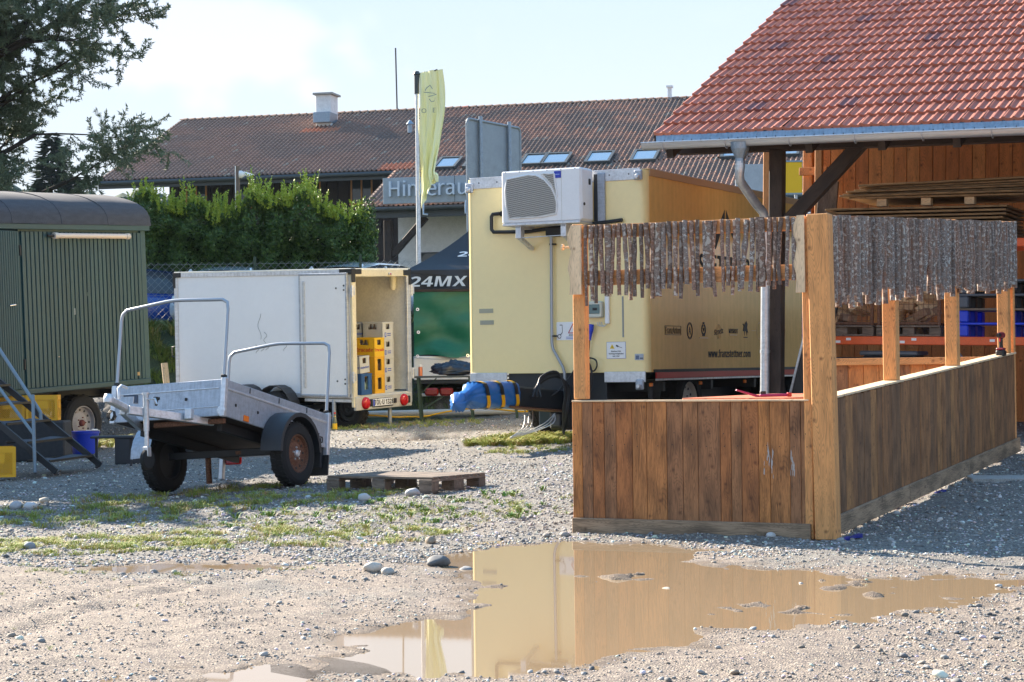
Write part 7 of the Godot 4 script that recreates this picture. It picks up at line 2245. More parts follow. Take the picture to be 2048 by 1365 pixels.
func bottle_on_ground() -> void:
	var t := thing("lemonade_bottle", "lemonade bottle with a red cap standing on the gravel", "bottle", W(-2.76, ground_y(-2.76, 30.2), 30.2))
	var b := MB.new(); b.lathe([Vector2(0, 0), Vector2(0.034, 0.0), Vector2(0.036, 0.012), Vector2(0.036, 0.15), Vector2(0.028, 0.19), Vector2(0.015, 0.24), Vector2(0.014, 0.275), Vector2(0, 0.276)], 16, Transform3D(), true)
	put("glass", b, mat(lin(0.12, 0.14, 0.10), 0.06), t)
	b = MB.new(); b.lathe([Vector2(0.0375, 0.03), Vector2(0.0375, 0.12)], 16); put("label_sleeve", b, M.yellow, t)
	b = MB.new(); b.lathe([Vector2(0.021, 0.215), Vector2(0.017, 0.235)], 12); put("neck_label", b, M.yellow, t)
	b = MB.new(); b.lathe([Vector2(0.0165, 0.268), Vector2(0.0165, 0.292), Vector2(0, 0.294)], 12); put("cap", b, M.ink_red, t)

# ------------------------------------------------------------------ small tipping trailer
func small_trailer() -> void:
	var gy := 0.012
	var t := thing("utility_trailer", "small aluminium trailer with two pipe hoops, tipped back on its tail", "trailer", W(-2.70, gy, 18.5))
	t.basis = Basis(Vector3.UP, -deg_to_rad(24.9)) * Basis(Vector3(0, 0, 1), 0.058)
	var P := Transform3D(Basis(Vector3(1, 0, 0), -0.206), Vector3(0, 0.485, 0))
	var add := func(called: String, m: Material, c: Vector3, s: Vector3, bev := 0.004) -> MeshInstance3D:
		var o := bx(called, t, m, Vector3.ZERO, s, bev)
		o.transform = P * Transform3D(Basis(), c)
		return o
	var hw := 0.605
	var z0 := -0.86
	var z1 := 0.97
	var hh := 0.335
	add.call("front_board", M.alu_stained, Vector3(0, hh * 0.5, z1 - 0.012), Vector3(hw * 2 - 0.05, hh, 0.022))
	add.call("tail_board", M.alu_stained, Vector3(0, hh * 0.5 - 0.02, z0 + 0.012), Vector3(hw * 2 - 0.05, hh + 0.04, 0.022))
	for s in [-1.0, 1.0]:
		var sb: MeshInstance3D = add.call("side_board", M.alu_stained, Vector3(s * (hw - 0.012), hh * 0.5, (z0 + z1) * 0.5), Vector3(0.022, hh, z1 - z0 - 0.05))
		for q in [[-0.55], [-0.1], [0.35], [0.72]]: bx("rivet", sb, M.black, Vector3(s * 0.013, -0.04 - 0.0 * q[0], q[0]), Vector3(0.012, 0.028, 0.028), 0.006)
		bx("rib", sb, M.alu, Vector3(s * 0.013, 0.085, 0), Vector3(0.012, 0.022, z1 - z0 - 0.06), 0.004)
		for k in 3: bx("clip", sb, M.gutter_dark, Vector3(s * 0.012, 0.135, -0.5 + 0.5 * k), Vector3(0.012, 0.05, 0.012), 0.002)
	for q in [[-1, z0], [1, z0], [-1, z1], [1, z1]]:
		add.call("corner_post", M.alu, Vector3(q[0] * (hw - 0.006), hh * 0.5 - (0.12 if q[1] < 0 else 0.0), q[1] - signf(q[1]) * 0.006), Vector3(0.05, hh + (0.27 if q[1] < 0 else 0.02), 0.05), 0.006)
	for x in [-0.22, 0.20]: add.call("bolt", M.black, Vector3(x, 0.17, z1 + 0.004), Vector3(0.028, 0.028, 0.016), 0.006)
	add.call("rib", M.alu, Vector3(0, 0.255, z1 + 0.002), Vector3(hw * 2 - 0.12, 0.012, 0.010), 0.003)
	add.call("rib", M.alu, Vector3(0, 0.085, z1 + 0.002), Vector3(hw * 2 - 0.12, 0.008, 0.008), 0.002)
	add.call("floor", M.dark_wood, Vector3(0, 0.008, (z0 + z1) * 0.5), Vector3(hw * 2 - 0.03, 0.018, z1 - z0 - 0.03))
	add.call("chassis_rail", M.chassis, Vector3(-0.42, -0.05, -0.05), Vector3(0.05, 0.09, 1.6))
	add.call("chassis_rail", M.chassis, Vector3(0.42, -0.05, -0.05), Vector3(0.05, 0.09, 1.6))
	add.call("frame_edge", M.rust, Vector3(0.18, -0.03, z1 - 0.10), Vector3(0.76, 0.045, 0.04))
	var b := MB.new()
	b.lathe([Vector2(0, 0.012), Vector2(0.034, 0.012), Vector2(0.044, 0.006), Vector2(0.046, 0.0)], 16, Transform3D(AXLE_OUT_Z, Vector3.ZERO))
	put("reflector", b, M.alu, t, P * Transform3D(Basis(), Vector3(hw - 0.02, 0.045, z1 + 0.006)))
	var sm: MeshInstance3D = add.call("side_reflector", M.amber, Vector3(hw + 0.004, 0.035, 0.60), Vector3(0.012, 0.055, 0.085), 0.004)
	# hoops
	for q in [[z1 - 0.01, 0.0], [z0 + 0.01, -0.02]]:
		b = MB.new()
		var pts := [Vector3(-hw + 0.02, 0.05, q[0]), Vector3(-hw + 0.02, 0.96 + q[1], q[0]), Vector3(-hw + 0.03, 1.02 + q[1], q[0]), Vector3(-hw + 0.08, 1.06 + q[1], q[0]), Vector3(-0.10, 1.105 + q[1], q[0]), Vector3(0.0, 1.11 + q[1], q[0]), Vector3(0.10, 1.105 + q[1], q[0]), Vector3(hw - 0.08, 1.075 + q[1], q[0]), Vector3(hw - 0.03, 1.045 + q[1], q[0]), Vector3(hw - 0.02, 0.98 + q[1], q[0]), Vector3(hw - 0.02, 0.05, q[0])]
		b.tube(pts, 0.0165, 10)
		put("hoop", b, M.steel_pipe, t, P)
		for s in [-1.0, 1.0]: add.call("hoop_socket", M.black, Vector3(s * (hw - 0.02), 0.36, q[0]), Vector3(0.045, 0.03, 0.045), 0.006)
	# drawbar, coupling, jockey wheel
	b = MB.new()
	b.bar(Vector3(-0.40, -0.02, z1 - 0.15), Vector3(-0.03, -0.03, z1 + 0.62), 0.05, 0.075, Vector3.UP, 0.004); b.bar(Vector3(0.40, -0.02, z1 - 0.15), Vector3(0.03, -0.03, z1 + 0.62), 0.05, 0.075, Vector3.UP, 0.004)
	put("drawbar", b, M.zinc, t, P)
	b = MB.new()
	b.bar(Vector3(0, -0.02, z1 + 0.55), Vector3(0, 0.02, z1 + 0.86), 0.07, 0.06, Vector3.UP, 0.012); b.lathe([Vector2(0.0, 0.05), Vector2(0.035, 0.045), Vector2(0.045, 0.0), Vector2(0.04, -0.03)], 14, Transform3D(Basis(), Vector3(0, 0.02, z1 + 0.87)), true)
	put("coupling", b, M.alu, t, P)
	b = MB.new(); b.tube([Vector3(0, 0.05, z1 + 0.72), Vector3(0, 0.14, z1 + 0.74), Vector3(0, 0.175, z1 + 0.70), Vector3(0, 0.17, z1 + 0.62)], 0.014, 8); put("coupling_lever", b, M.alu, t, P)
	b = MB.new(); b.tube([Vector3(0.09, 0.03, z1 + 0.60), Vector3(0.09, 0.10, z1 + 0.60), Vector3(0.09, 0.105, z1 + 0.60)], [0.024, 0.020, 0.012], 10); b.tube([Vector3(0.09, 0.10, z1 + 0.60), Vector3(0.03, 0.08, z1 + 0.70)], 0.008, 6); put("plug_holder", b, mat(lin(0.04, 0.06, 0.10), 0.5), t, P)
	b = MB.new(); b.tube([Vector3(0.2, 0.03, z1 + 0.45), Vector3(0.2, 0.085, z1 + 0.45)], [0.012, 0.018], 8); b.lathe([Vector2(0, 0.025), Vector2(0.03, 0.02), Vector2(0.03, 0)], 10, Transform3D(Basis(), Vector3(0.2, 0.085, z1 + 0.45))); put("clamp_knob", b, M.black, t, P)
	add.call("clamp", M.alu, Vector3(0.34, 0.0, z1 + 0.14), Vector3(0.07, 0.10, 0.06), 0.008)
	b = MB.new()
	b.tube([Vector3(0.13, 0.10, 0), Vector3(0.13, -0.22, 0)], 0.026, 12); b.tube([Vector3(0.13, -0.20, 0), Vector3(0.13, -0.38, 0)], 0.020, 10)
	b.tube([Vector3(0.13, 0.12, 0), Vector3(0.13, 0.10, 0)], 0.034, 12); b.tube([Vector3(0.13, 0.06, 0), Vector3(0.24, 0.06, 0.02), Vector3(0.26, 0.01, 0.02)], 0.010, 6)
	b.box(Vector3(0.13, -0.40, 0), Vector3(0.055, 0.09, 0.06), Basis(), 0.006)
	var jt := Transform3D(P.basis.inverse() * Basis(Vector3(1, 0, 0), -0.05), Vector3.ZERO)
	var jw := put("jockey_leg", b, M.zinc, t, Transform3D(Basis(Vector3(1, 0, 0), -0.06), P * Vector3(0, 0.02, z1 + 0.50)))
	b = MB.new(); b.lathe([Vector2(0, -0.022), Vector2(0.08, -0.022), Vector2(0.09, -0.012), Vector2(0.09, 0.012), Vector2(0.08, 0.022), Vector2(0, 0.022)], 20, Transform3D(AXLE_X, Vector3(0.13, -0.47, 0))); put("jockey_wheel", b, M.rubber, jw)
	b = MB.new()
	var coil := []
	for k in 26: coil.append(Vector3(-0.02 + 0.035 * cos(k * 0.9), -0.06 - 0.045 - 0.045 * sin(k * 0.9), z1 + 0.76 + 0.002 * k))
	b.tube(coil, 0.005, 5); put("cable", b, M.black, t, P)
	# axle and wheels (these stand on the ground, not tipped)
	bx("axle", t, M.chassis, Vector3(0, 0.33, 0), Vector3(1.30, 0.07, 0.07), 0.006)
	bx("axle_plate", t, M.rust, Vector3(0.15, 0.33, 0.037), Vector3(0.06, 0.03, 0.004), 0.0)
	wheel_mesh(t, "wheel", Vector3(0.72, 0.29, 0), 0.29, 0.165, AXLE_X, M.rust, M.alu, 34)
	wheel_mesh(t, "wheel", Vector3(-0.72, 0.29, 0), 0.29, 0.165, AXLE_MX, M.chassis, M.chassis, 34)
	for s in [-1.0, 1.0]:
		b = MB.new()
		var rr := 0.365
		var row0 := []
		var row1 := []
		for k in 13:
			var a := 0.12 + (PI - 0.10) * k / 12.0
			var rad := rr * (1.0 + 0.05 * sin(a))
			row0.append(Vector3(s * 0.615, 0.30 + rad * sin(a), rad * cos(a) + 0.02)); row1.append(Vector3(s * 0.835, 0.30 + rad * sin(a) - 0.012, rad * cos(a) + 0.02))
		b.sheet([row0, row1])
		var lip := []
		for p in row1: lip.append(p + Vector3(0, (0.29 - p.y) * 0.10, (0.02 - p.z) * 0.10))
		b.sheet([row1, lip])
		put("mudguard", b, M.plastic_dark if s > 0 else M.alu_stained, t)
	b = MB.new(); b.tube([Vector3(-0.25, 0.30, -0.05), Vector3(-0.26, 0.05, -0.06)], 0.028, 8); put("prop_stub", b, M.rust, t)
	add.call("rear_skirt", M.chassis, Vector3(0.30, -0.10, z0 + 0.05), Vector3(0.56, 0.20, 0.05))
	add.call("mudflap", M.black, Vector3(hw - 0.06, -0.17, z0 + 0.03), Vector3(0.20, 0.20, 0.02))
	for s in [-1.0, 1.0]: add.call("tail_light", M.lens_red, Vector3(s * (hw - 0.12), -0.06, z0 - 0.02), Vector3(0.18, 0.09, 0.04), 0.012)
	lettering("name", t, "Brenderüp", 0.085, P * Transform3D(Basis(Vector3(0, 0, -1), Vector3.UP, Vector3(1, 0, 0)), Vector3(hw + 0.001, 0.075, -0.52)), M.ink, 0.78, 0.003, true, 800)

# ------------------------------------------------------------------ green workers' wagon
func wagon() -> void:
	var t := thing("workers_wagon", "dark green slatted workers' wagon with an arched felt roof", "wagon", W(-5.173, 0.0, 27.95))
	t.basis = Basis(Vector3.UP, deg_to_rad(61.5)) * Basis(Vector3(0, 0, 1), 0.046)
	var y0 := 1.02
	var y1 := 3.17
	var Wd := 2.25
	var Ln := 6.0
	bx("wall", t, M.wagon[0], Vector3(-1.29, (y0 + y1) * 0.5, -0.03), Vector3(2.56, y1 - y0, 0.04))
	bx("wall", t, M.wagon[0], Vector3(-4.75, (y0 + y1) * 0.5, -0.03), Vector3(2.5, y1 - y0, 0.04))
	bx("wall", t, M.wagon[0], Vector3(-Ln * 0.5, (y0 + y1) * 0.5, -Wd + 0.03), Vector3(Ln, y1 - y0, 0.04))
	bx("wall", t, M.wagon[0], Vector3(-0.03, (y0 + y1) * 0.5, -Wd * 0.5), Vector3(0.04, y1 - y0, Wd - 0.08))
	bx("wall", t, M.wagon[0], Vector3(-Ln + 0.03, (y0 + y1) * 0.5, -Wd * 0.5), Vector3(0.04, y1 - y0, Wd - 0.08))
	for k in 29:
		bx("slat", t, M.wagon[rng.randi() % 3], Vector3(-2.50 + k * 0.0842, (y0 + y1) * 0.5 - 0.03, 0.003), Vector3(0.066, y1 - y0 - 0.08, 0.026), 0.004)
	bx("corner_board", t, M.wagon[2], Vector3(-0.055, (y0 + y1) * 0.5 - 0.02, 0.004), Vector3(0.11, y1 - y0 - 0.02, 0.034), 0.006)
	bx("sill", t, M.wagon[1], Vector3(-Ln * 0.5, y0 - 0.03, -0.01), Vector3(Ln, 0.07, 0.08), 0.006)
	bx("fascia", t, M.wagon[2], Vector3(-Ln * 0.5 + 0.03, y1 - 0.005, 0.03), Vector3(Ln + 0.06, 0.075, 0.06), 0.006)
	bx("floor", t, M.chassis, Vector3(-Ln * 0.5, y0 - 0.05, -Wd * 0.5), Vector3(Ln - 0.1, 0.06, Wd - 0.1))
	# ajar door with finer slats
	var d := Node3D.new(); d.name = "door"; t.add_child(d)
	d.transform = Transform3D(Basis(Vector3.UP, 0.127), Vector3(-2.60, 0, 0.01))
	bx("leaf", d, M.wagon[1], Vector3(-0.42, (y0 + y1) * 0.5 - 0.03, -0.012), Vector3(0.84, y1 - y0 - 0.06, 0.03))
	for k in 17: bx("slat", d, M.wagon[rng.randi() % 3], Vector3(-0.03 - k * 0.049, (y0 + y1) * 0.5 - 0.03, 0.012), Vector3(0.038, y1 - y0 - 0.08, 0.02), 0.003)
	for y in [1.35, 2.85]: bx("hinge", d, M.black, Vector3(0.01, y, 0.02), Vector3(0.03, 0.14, 0.03), 0.004)
	var b := MB.new(); b.tube([Vector3(-0.30, 2.13, 0.05), Vector3(-0.20, 2.14, 0.07)], 0.012, 8); put("handle", b, M.chrome, d)
	# arched roof
	b = MB.new()
	var rows := []
	for i in 13:
		var rw := []
		for k in 21:
			var u := k / 20.0
			var a := PI * u
			rw.append(Vector3(-Ln - 0.05 + (Ln + 0.13) * i / 12.0, y1 + 0.03 + 0.50 * pow(sin(a), 0.8) + 0.004 * sin(i * 2.0 + k), 0.07 - (Wd + 0.14) * (0.5 - 0.5 * cos(a))))
		rows.append(rw)
	b.sheet(rows); put("roof", b, M.felt, t)
	for i in 6:
		b = MB.new()
		var pts := []
		for k in 21:
			var a := PI * k / 20.0
			pts.append(Vector3(-Ln + 0.95 * i + 0.4, y1 + 0.034 + 0.50 * pow(sin(a), 0.8), 0.07 - (Wd + 0.14) * (0.5 - 0.5 * cos(a))))
		b.tube(pts, 0.006, 5, false); put("felt_seam", b, M.felt, t)
	var arch := PackedVector2Array()
	for k in 21:
		var a := PI * k / 20.0
		arch.append(Vector2(-Wd * (0.5 - 0.5 * cos(a)), 0.48 * pow(sin(a), 0.8)))
	for x in [-0.03, -Ln + 0.03]:
		b = MB.new(); b.prism(arch, 0.03, Transform3D(Basis(Vector3(0, 0, 1), Vector3.UP, Vector3(-1, 0, 0)), Vector3(x, y1 + 0.01, 0.0))); put("gable", b, M.wagon[0], t)
	# tube lamp
	var lamp := Node3D.new(); lamp.name = "tube_lamp"; t.add_child(lamp)
	b = MB.new(); b.tube([Vector3(-1.93, 3.045, 0.07), Vector3(-0.45, 3.045, 0.07)], 0.036, 12); put("tube", b, mat(lin(0.80, 0.66, 0.54), 0.35), lamp)
	for q in [[-1.97, -1.90], [-0.49, -0.42]]:
		b = MB.new(); b.tube([Vector3(q[0], 3.045, 0.07), Vector3(q[1], 3.045, 0.07)], 0.043, 12); put("end_cap", b, mat(lin(0.72, 0.62, 0.52), 0.4), lamp)
	b = MB.new(); b.tube([Vector3(-2.08, 3.045, 0.06), Vector3(-1.96, 3.045, 0.07)], 0.018, 8); put("cable_gland", b, M.black, lamp)
	# scars in the paint
	for q in [[-1.55, 2.02, 0.025, 0.09, lin(0.30, 0.33, 0.30)], [-1.90, 1.42, 0.03, 0.012, lin(0.45, 0.36, 0.25)], [-0.26, 1.10, 0.05, 0.05, lin(0.45, 0.30, 0.13)], [-1.05, 1.5, 0.01, 0.06, lin(0.12, 0.2, 0.17)], [-1.28, 2.25, 0.008, 0.05, lin(0.14, 0.22, 0.19)]]:
		bx("paint_scar", t, mat(q[4], 0.7), Vector3(q[0], q[1], 0.0175), Vector3(q[2], q[3], 0.003), 0.0)
	# running gear
	for x in [-1.25, -4.7]:
		for s in [0, 1]:
			wheel_mesh(t, "wheel", Vector3(x, 0.475, -0.28 if s == 0 else -Wd + 0.28), 0.385, 0.27, AXLE_OUT_Z if s == 0 else AXLE_IN_Z, mat(lin(0.40, 0.37, 0.35), 0.6, 0, T.mottle, 2.0), mat(lin(0.16, 0.03, 0.025), 0.6), 18)
		bx("axle", t, M.chassis, Vector3(x, 0.475, -Wd * 0.5), Vector3(0.12, 0.12, Wd - 0.5))
		bx("spring_block", t, M.chassis, Vector3(x, 0.75, -0.45), Vector3(0.5, 0.34, 0.12))
		bx("spring_block", t, M.chassis, Vector3(x, 0.75, -Wd + 0.45), Vector3(0.5, 0.34, 0.12))
	for z in [-0.5, -Wd + 0.5]: bx("chassis_rail", t, M.chassis, Vector3(-Ln * 0.5, 0.88, z), Vector3(Ln - 0.6, 0.12, 0.1))
	for x in [-0.5, -2.2, -3.8]: bx("cross_member", t, M.chassis, Vector3(x, 0.84, -Wd * 0.5), Vector3(0.1, 0.12, Wd - 0.5))
	b = MB.new(); b.bar(Vector3(-1.25, 0.5, -0.6), Vector3(-3.2, 0.42, -0.7), 0.06, 0.06); b.bar(Vector3(-1.25, 0.5, -1.6), Vector3(-3.2, 0.42, -1.5), 0.06, 0.06); put("linkage", b, M.chassis, t)

	# steps to the wagon's door
	var s := thing("steps", "dark steel steps with a blue-grey handrail by the wagon", "steps", Vector3.ZERO)
	var wdir := Vector3(0.30, 0.02, -0.95).normalized()
	var L0 := W(-5.237, 0.156, 21.7)
	var run := Vector3(-0.262, 0.207, -0.10)
	var tm := mat(lin(0.075, 0.085, 0.105), 0.7, 0.2, T.mottle, 2.0)
	for k in 5:
		var p := L0 + run * k
		b = MB.new()
		var nose := Vector3(0.27, 0, 0.10)
		var rws := []
		for i in 5:
			var rw := []
			for j in 9: rw.append(p + wdir * (0.98 * j / 8.0) + nose * (i / 4.0 - 0.75) + Vector3(0, 0.012 * sin(j * 1.3) * sin(i * 1.1) - 0.012 * absf(i - 2), 0))
			rws.append(rw)
		b.sheet(rws)
		put("tread", b, tm, s)
		for j in 2:
			b = MB.new(); b.bar(p - nose * 0.75 + wdir * 0.02 - Vector3(0, 0.02 + 0.0 * j, 0) + nose * j, p - nose * 0.75 + wdir * 0.96 - Vector3(0, 0.02, 0) + nose * j, 0.02, 0.025); put("tread_edge", b, M.black, s)
	for q in [0.0, 0.98]:
		b = MB.new(); b.bar(L0 + wdir * q + Vector3(0.16, -0.13, 0.06), L0 + wdir * q + run * 4.6 + Vector3(-0.02, -0.03, 0), 0.03, 0.07); put("stringer", b, M.chassis, s)
	b = MB.new(); b.tube([W(-6.05, 1.75, 22.15), W(-5.778, 1.377, 22.0), W(-5.40, 0.865, 21.8), W(-5.294, 0.723, 21.75), W(-5.27, 0.68, 21.75), W(-5.268, 0.60, 21.75)], 0.020, 8); put("handrail", b, M.stair_rail, s)
	b = MB.new(); b.tube([W(-6.05, 1.25, 22.15), W(-5.781, 0.937, 22.0), W(-5.345, 0.445, 21.72)], 0.018, 8); put("mid_rail", b, M.stair_rail, s)
	b = MB.new(); b.tube([W(-5.354, 0.88, 21.75), W(-5.302, 0.02, 21.6)], 0.020, 8); put("post", b, M.stair_rail, s)

	# dark plinth with two perforated crates, one more crate at the border
	var p := thing("plinth", "dark grey slab plinth under the wagon's yellow crates", "plinth", W(-6.30, -0.03, 25.5), 0.05)
	bx("slab", p, mat(lin(0.045, 0.047, 0.052), 0.85, 0, T.speck, 1.5, true), Vector3(0, 0.26, 0), Vector3(0.95, 0.52, 0.55), 0.02, Basis(Vector3(1, 0, 0), -0.0))
	mesh_crate("yellow perforated crate on the plinth, the right one", W(-6.17, 0.495, 25.62), 0.10)
	mesh_crate("yellow perforated crate on the plinth, the left one", W(-6.60, 0.495, 25.62), 0.12)
	mesh_crate("yellow perforated crate on the gravel before the steps", W(-5.70, land(-5.7, 21.4) + 0.05, 21.45), 0.35)

	var bk := thing("bucket", "blue plastic bucket standing beside the wagon wheel", "bucket", W(-5.80, ground_y(-5.8, 26.4) - 0.004, 26.4))
	b = MB.new(); b.lathe([Vector2(0, 0.005), Vector2(0.155, 0), Vector2(0.162, 0.01), Vector2(0.19, 0.28), Vector2(0.203, 0.285), Vector2(0.203, 0.315), Vector2(0.193, 0.315), Vector2(0.185, 0.28), Vector2(0.155, 0.02), Vector2(0, 0.02)], 32); put("pail", b, M.blue, bk)
	b = MB.new(); b.tube([Vector3(0.20, 0.30, 0), Vector3(0.21, 0.325, 0.06), Vector3(0.16, 0.33, 0.15), Vector3(0.06, 0.33, 0.20)], 0.006, 6); b.tube([Vector3(0.19, 0.332, 0.09), Vector3(0.13, 0.336, 0.165)], 0.012, 8); put("handle", b, M.white, bk)
	var bb := thing("storage_box", "dark plastic box on the gravel behind the small trailer", "box", W(-4.66, ground_y(-4.66, 23.7) - 0.005, 23.75), 0.12)
	bx("tub", bb, M.plastic_dark, Vector3(0, 0.165, 0), Vector3(0.36, 0.33, 0.30), 0.015)
	bx("rim", bb, M.plastic_dark, Vector3(0, 0.325, 0), Vector3(0.38, 0.03, 0.32), 0.008)
	bx("grip", bb, mat(lin(0.07, 0.075, 0.085), 0.5), Vector3(0.05, 0.265, 0.152), Vector3(0.10, 0.05, 0.008), 0.006)
	var br := thing("tray_board", "dark board lying across the drawbar's far side", "board", W(-4.70, 0.0, 22.9), 0.12)
	bx("board", br, M.plastic_dark, Vector3(0.0, 0.36, 0.02), Vector3(0.50, 0.025, 0.3), 0.006)
	for x in [-0.2, 0.2]: bx("leg", br, M.plastic_dark, Vector3(x, 0.155, -0.08), Vector3(0.03, 0.385, 0.03))

func mesh_crate(label: String, at: Vector3, turn: float) -> void:
	var t := thing("perforated_crate", label, "crate", at, turn, "yellow perforated crates by the wagon")
	var s := Vector3(0.40, 0.33, 0.30)
	var b := MB.new()
	for q in [[s.x, Vector3(0, 0, s.z * 0.5), Basis()], [s.x, Vector3(0, 0, -s.z * 0.5), Basis()], [s.z, Vector3(s.x * 0.5, 0, 0), Basis(Vector3.UP, PI / 2)], [s.z, Vector3(-s.x * 0.5, 0, 0), Basis(Vector3.UP, PI / 2)]]:
		var w: float = q[0]
		var o: Vector3 = q[1]
		var bs: Basis = q[2]
		for y in [0.015, s.y - 0.03]: b.box(o + Vector3(0, y, 0), Vector3(w, 0.03 if y < 0.1 else 0.06, 0.012), bs)
		for sg in [-1.0, 1.0]: b.box(o + bs * Vector3(sg * (w * 0.5 - 0.016), 0, 0) + Vector3(0, s.y * 0.5, 0), Vector3(0.03, s.y - 0.02, 0.014), bs)
		b.box(o + Vector3(0, s.y * 0.62, 0), Vector3(w * 0.42, s.y * 0.30, 0.011), bs)
		var n := int(w / 0.026)
		for k in range(-10, n):
			for dirn in [1.0, -1.0]:
				var x0 := -w * 0.5 + k * 0.026
				var xa := maxf(x0, -w * 0.5 + 0.02)
				var xb := minf(x0 + 0.25, w * 0.5 - 0.02)
				if xb - xa < 0.02: continue
				var ya := xa - x0
				var yb := xb - x0
				if dirn < 0: ya = 0.25 - ya; yb = 0.25 - yb
				b.bar(o + bs * Vector3(xa, 0, 0) + Vector3(0, 0.03 + ya, 0), o + bs * Vector3(xb, 0, 0) + Vector3(0, 0.03 + yb, 0), 0.008, 0.007)
	put("walls", b, M.crate_yellow, t)
	bx("base", t, M.crate_yellow, Vector3(0, 0.012, 0), Vector3(s.x - 0.02, 0.016, s.z - 0.02), 0.002)

func euro_pallet() -> void:
	var t := thing("pallet", "weathered wooden pallet lying on the gravel before the trailers", "pallet", W(-0.972, 0.03, 17.61), -deg_to_rad(35.0))
	t.basis = t.basis * Basis(Vector3(0, 0, 1), 0.012)
	for z in [-0.35, 0.0, 0.35]:
		bx("runner", t, M.grey_wood[rng.randi() % 3], Vector3(0, 0.011, z), Vector3(1.2, 0.022, 0.10 if z != 0 else 0.145), 0.003)
		for x in [-0.5275, 0.0, 0.5275]: bx("block", t, M.grey_wood[rng.randi() % 3], Vector3(x, 0.061, z), Vector3(0.145, 0.078, 0.10 if z != 0 else 0.145), 0.004)
	for x in [-0.5275, 0.0, 0.5275]: bx("stringer_board", t, M.grey_wood[rng.randi() % 3], Vector3(x, 0.111, 0), Vector3(0.145, 0.022, 0.8), 0.003)
	for k in 7:
		bx("slat", t, M.grey_wood[k % 3], Vector3(rnd(-0.004, 0.004), 0.1335, -0.345 + k * 0.115 + rnd(-0.004, 0.004)), Vector3(1.2, 0.022, 0.088), 0.003, Basis(Vector3.UP, rnd(-0.006, 0.006)))

func tools_behind() -> void:
	var t := thing("post_stub", "pale timber stub leaning in the gravel behind the small trailer", "post", W(-5.72, 0.5, 32.6))
	var b := MB.new(); b.tube([Vector3(0, -0.25, 0), Vector3(-0.10, 0.75, 0)], 0.055, 10); put("log", b, M.pale, t)
	var g := thing("gravel_heap", "heap of dark gravel between wagon and box trailer", "gravel", W(-6.4, 0.0, 32.6))
	b = MB.new()
	var rows := []
	for j in 24:
		var rw := []
		for i in 34:
			var x := -2.2 + 4.4 * i / 33.0
			var z := -1.2 + 2.4 * j / 23.0
			var e := maxf(0.0, 1.0 - (x * x / 4.8 + z * z / 1.44))
			rw.append(Vector3(x, ground_y(-6.4 + x, 32.6 - z) - 0.05 + 0.75 * e + 0.10 * e * nz.get_noise_2d(x * 4.0, z * 4.0), z))
		rows.append(rw)
	b.sheet(rows, 4.0, 2.2)
	var m := mat(lin(0.16, 0.155, 0.15), 0.9, 0, T.grit, 1.0)
	m.heightmap_enabled = true; m.heightmap_texture = T.grit_h; m.heightmap_scale = 2.0
	put("mound", b, m, g)
	g.set_meta("kind", "stuff")
	var xf := []
	var cc := []
	for k in 1800:
		var x := rnd(-2.0, 2.0)
		var z := rnd(-1.1, 1.15)
		var e := maxf(0.0, 1.0 - (x * x / 4.8 + z * z / 1.44))
		var s := rnd(0.02, 0.06)
		xf.append(Transform3D(Basis.from_euler(Vector3(rnd(-1, 1), rnd(0, TAU), rnd(-1, 1))).scaled(Vector3.ONE * s), Vector3(x, ground_y(-6.4 + x, 32.6 - z) - 0.04 + 0.75 * e, z)))
		cc.append(stone_col() * 0.7)
	var pm := mat(lin(1, 1, 1), 0.85); pm.vertex_color_use_as_albedo = true
	copies("stones", pebble(333, 0), pm, xf, g, cc).set_meta("kind", "stuff")

# ------------------------------------------------------------------ sky
func cloud_cover() -> ImageTexture:
	var w := 1536
	var h := 768
	var im := Image.create(w, h, false, Image.FORMAT_RGBA8)
	var n := FastNoiseLite.new()
	n.seed = 8; n.noise_type = FastNoiseLite.TYPE_SIMPLEX_SMOOTH; n.frequency = 1.0; n.fractal_octaves = 5
	for y in h / 2 + 4:
		var el := (0.5 - (y + 0.5) / h) * PI
		for x in w:
			var az := (x + 0.5) / w * TAU          # straight ahead (-z) is the picture's left edge
			if az > PI: az -= TAU
			var d := Vector3(sin(az) * cos(el), sin(el), -cos(az) * cos(el))
			var q := d * (1.0 / maxf(0.10, d.y + 0.08)) * 0.55
			var a := smoothstep(0.18, 0.62, n.get_noise_2d(q.x + 2.7, q.z * 1.4) + 0.12) * 0.5
			# the cumulus left of the flagpole
			var u := (az + 0.155) / 0.062
			var v := (el - 0.163) / 0.022
			var k := exp(-(u * u + v * v) * 0.9) * 1.5 + 0.6 * exp(-(pow((az + 0.18) / 0.022, 2.0) + pow((el - 0.170) / 0.017, 2.0)))
			var c := smoothstep(0.25, 0.85, k + 0.75 * n.get_noise_2d(az * 26.0, el * 44.0))
			a = maxf(a * 0.7, c * 0.9)
			im.set_pixel(x, y, Color(1, 1, 1, clampf(a, 0, 1)))
	return ImageTexture.create_from_image(im)

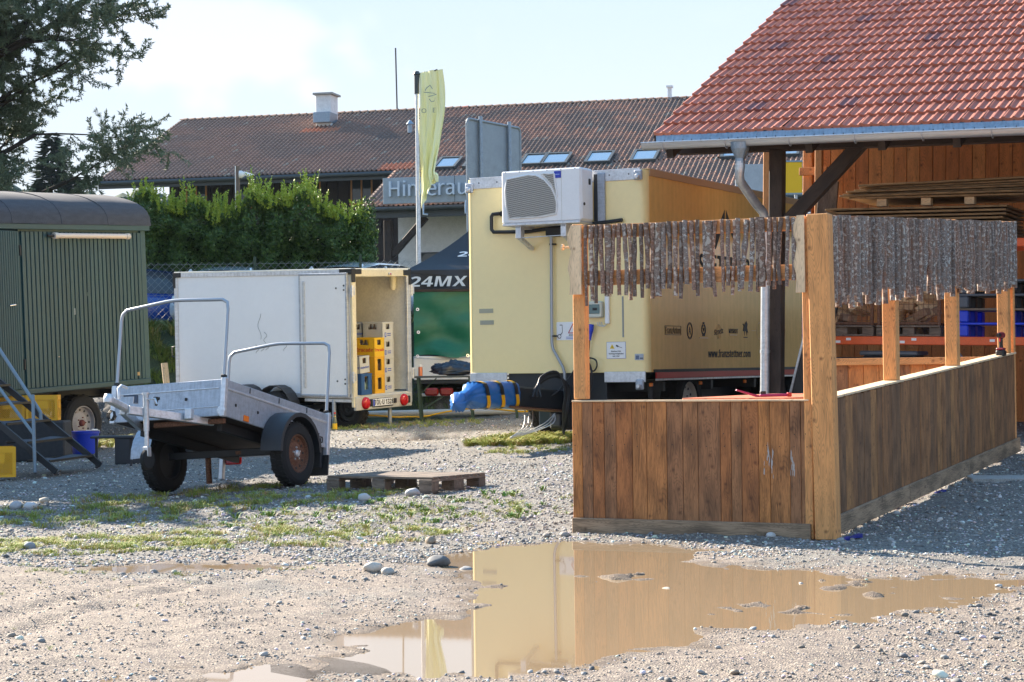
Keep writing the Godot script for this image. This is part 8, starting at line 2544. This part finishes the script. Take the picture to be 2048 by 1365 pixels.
func _ready() -> void:
	rng.seed = 20240711
	# camera
	var cam := Camera3D.new()
	cam.name = "camera"
	cam.fov = 19.8525
	cam.near = 0.1
	cam.far = 3000.0
	cam.position = Vector3(0, 1.15, 0)
	cam.basis = Basis(Vector3.RIGHT, deg_to_rad(0.6978)) * Basis(Vector3(0, 0, 1), -0.012)
	add_child(cam)
	cam.current = true
	# sky
	var env := Environment.new()
	env.background_mode = Environment.BG_SKY
	var sky := Sky.new()
	var ps := ProceduralSkyMaterial.new()
	ps.sky_top_color = Color(0.27, 0.57, 1.0).linear_to_srgb()
	ps.sky_horizon_color = Color(0.98, 1.0, 0.98).linear_to_srgb()
	ps.sky_curve = 0.22
	ps.ground_horizon_color = Color(0.55, 0.52, 0.48).linear_to_srgb()
	ps.ground_bottom_color = Color(0.30, 0.28, 0.25).linear_to_srgb()
	ps.sun_angle_max = 0.5
	ps.sky_energy_multiplier = 1.0
	ps.sky_cover = cloud_cover()
	ps.sky_cover_modulate = Color(0.45, 0.38, 0.36)
	sky.sky_material = ps
	env.sky = sky
	env.background_energy_multiplier = 0.295
	env.tonemap_mode = Environment.TONE_MAPPER_LINEAR
	env.tonemap_exposure = 3.95
	env.fog_enabled = true
	env.fog_density = 0.0001
	env.fog_light_color = Color(0.80, 0.89, 1.0)
	env.sdfgi_enabled = true
	env.ssao_enabled = true
	env.ssil_enabled = true
	var we := WorldEnvironment.new()
	we.name = "world_environment"
	we.environment = env
	add_child(we)
	# low sun from behind on the left
	var sun := DirectionalLight3D.new()
	sun.name = "sun"
	sun.light_energy = 1.6
	sun.light_color = Color(1.0, 0.945, 0.87)
	sun.light_angular_distance = 0.5
	sun.shadow_enabled = true
	add_child(sun)
	sun.look_at_from_position(Vector3.ZERO, Vector3(0.707, -0.53, 0.707), Vector3.UP)

	make_textures()
	make_materials()
	puddle_outlines()
	make_ground()
	var t := barn()
	paving()
	farmhouse()
	barn_goods(t)
	stall()
	reefer()
	var bt := box_trailer()
	trailer_crates(bt)
	small_trailer()
	wagon()
	euro_pallet()
	pavilion()
	tarp_trailer()
	beer_table()
	bottle_on_ground()
	street()
	tools_behind()
	willow()
	shade_tree()
	hedge()
	far_trees()
	big_stones()
	scatter_stones()
	grow_grass()
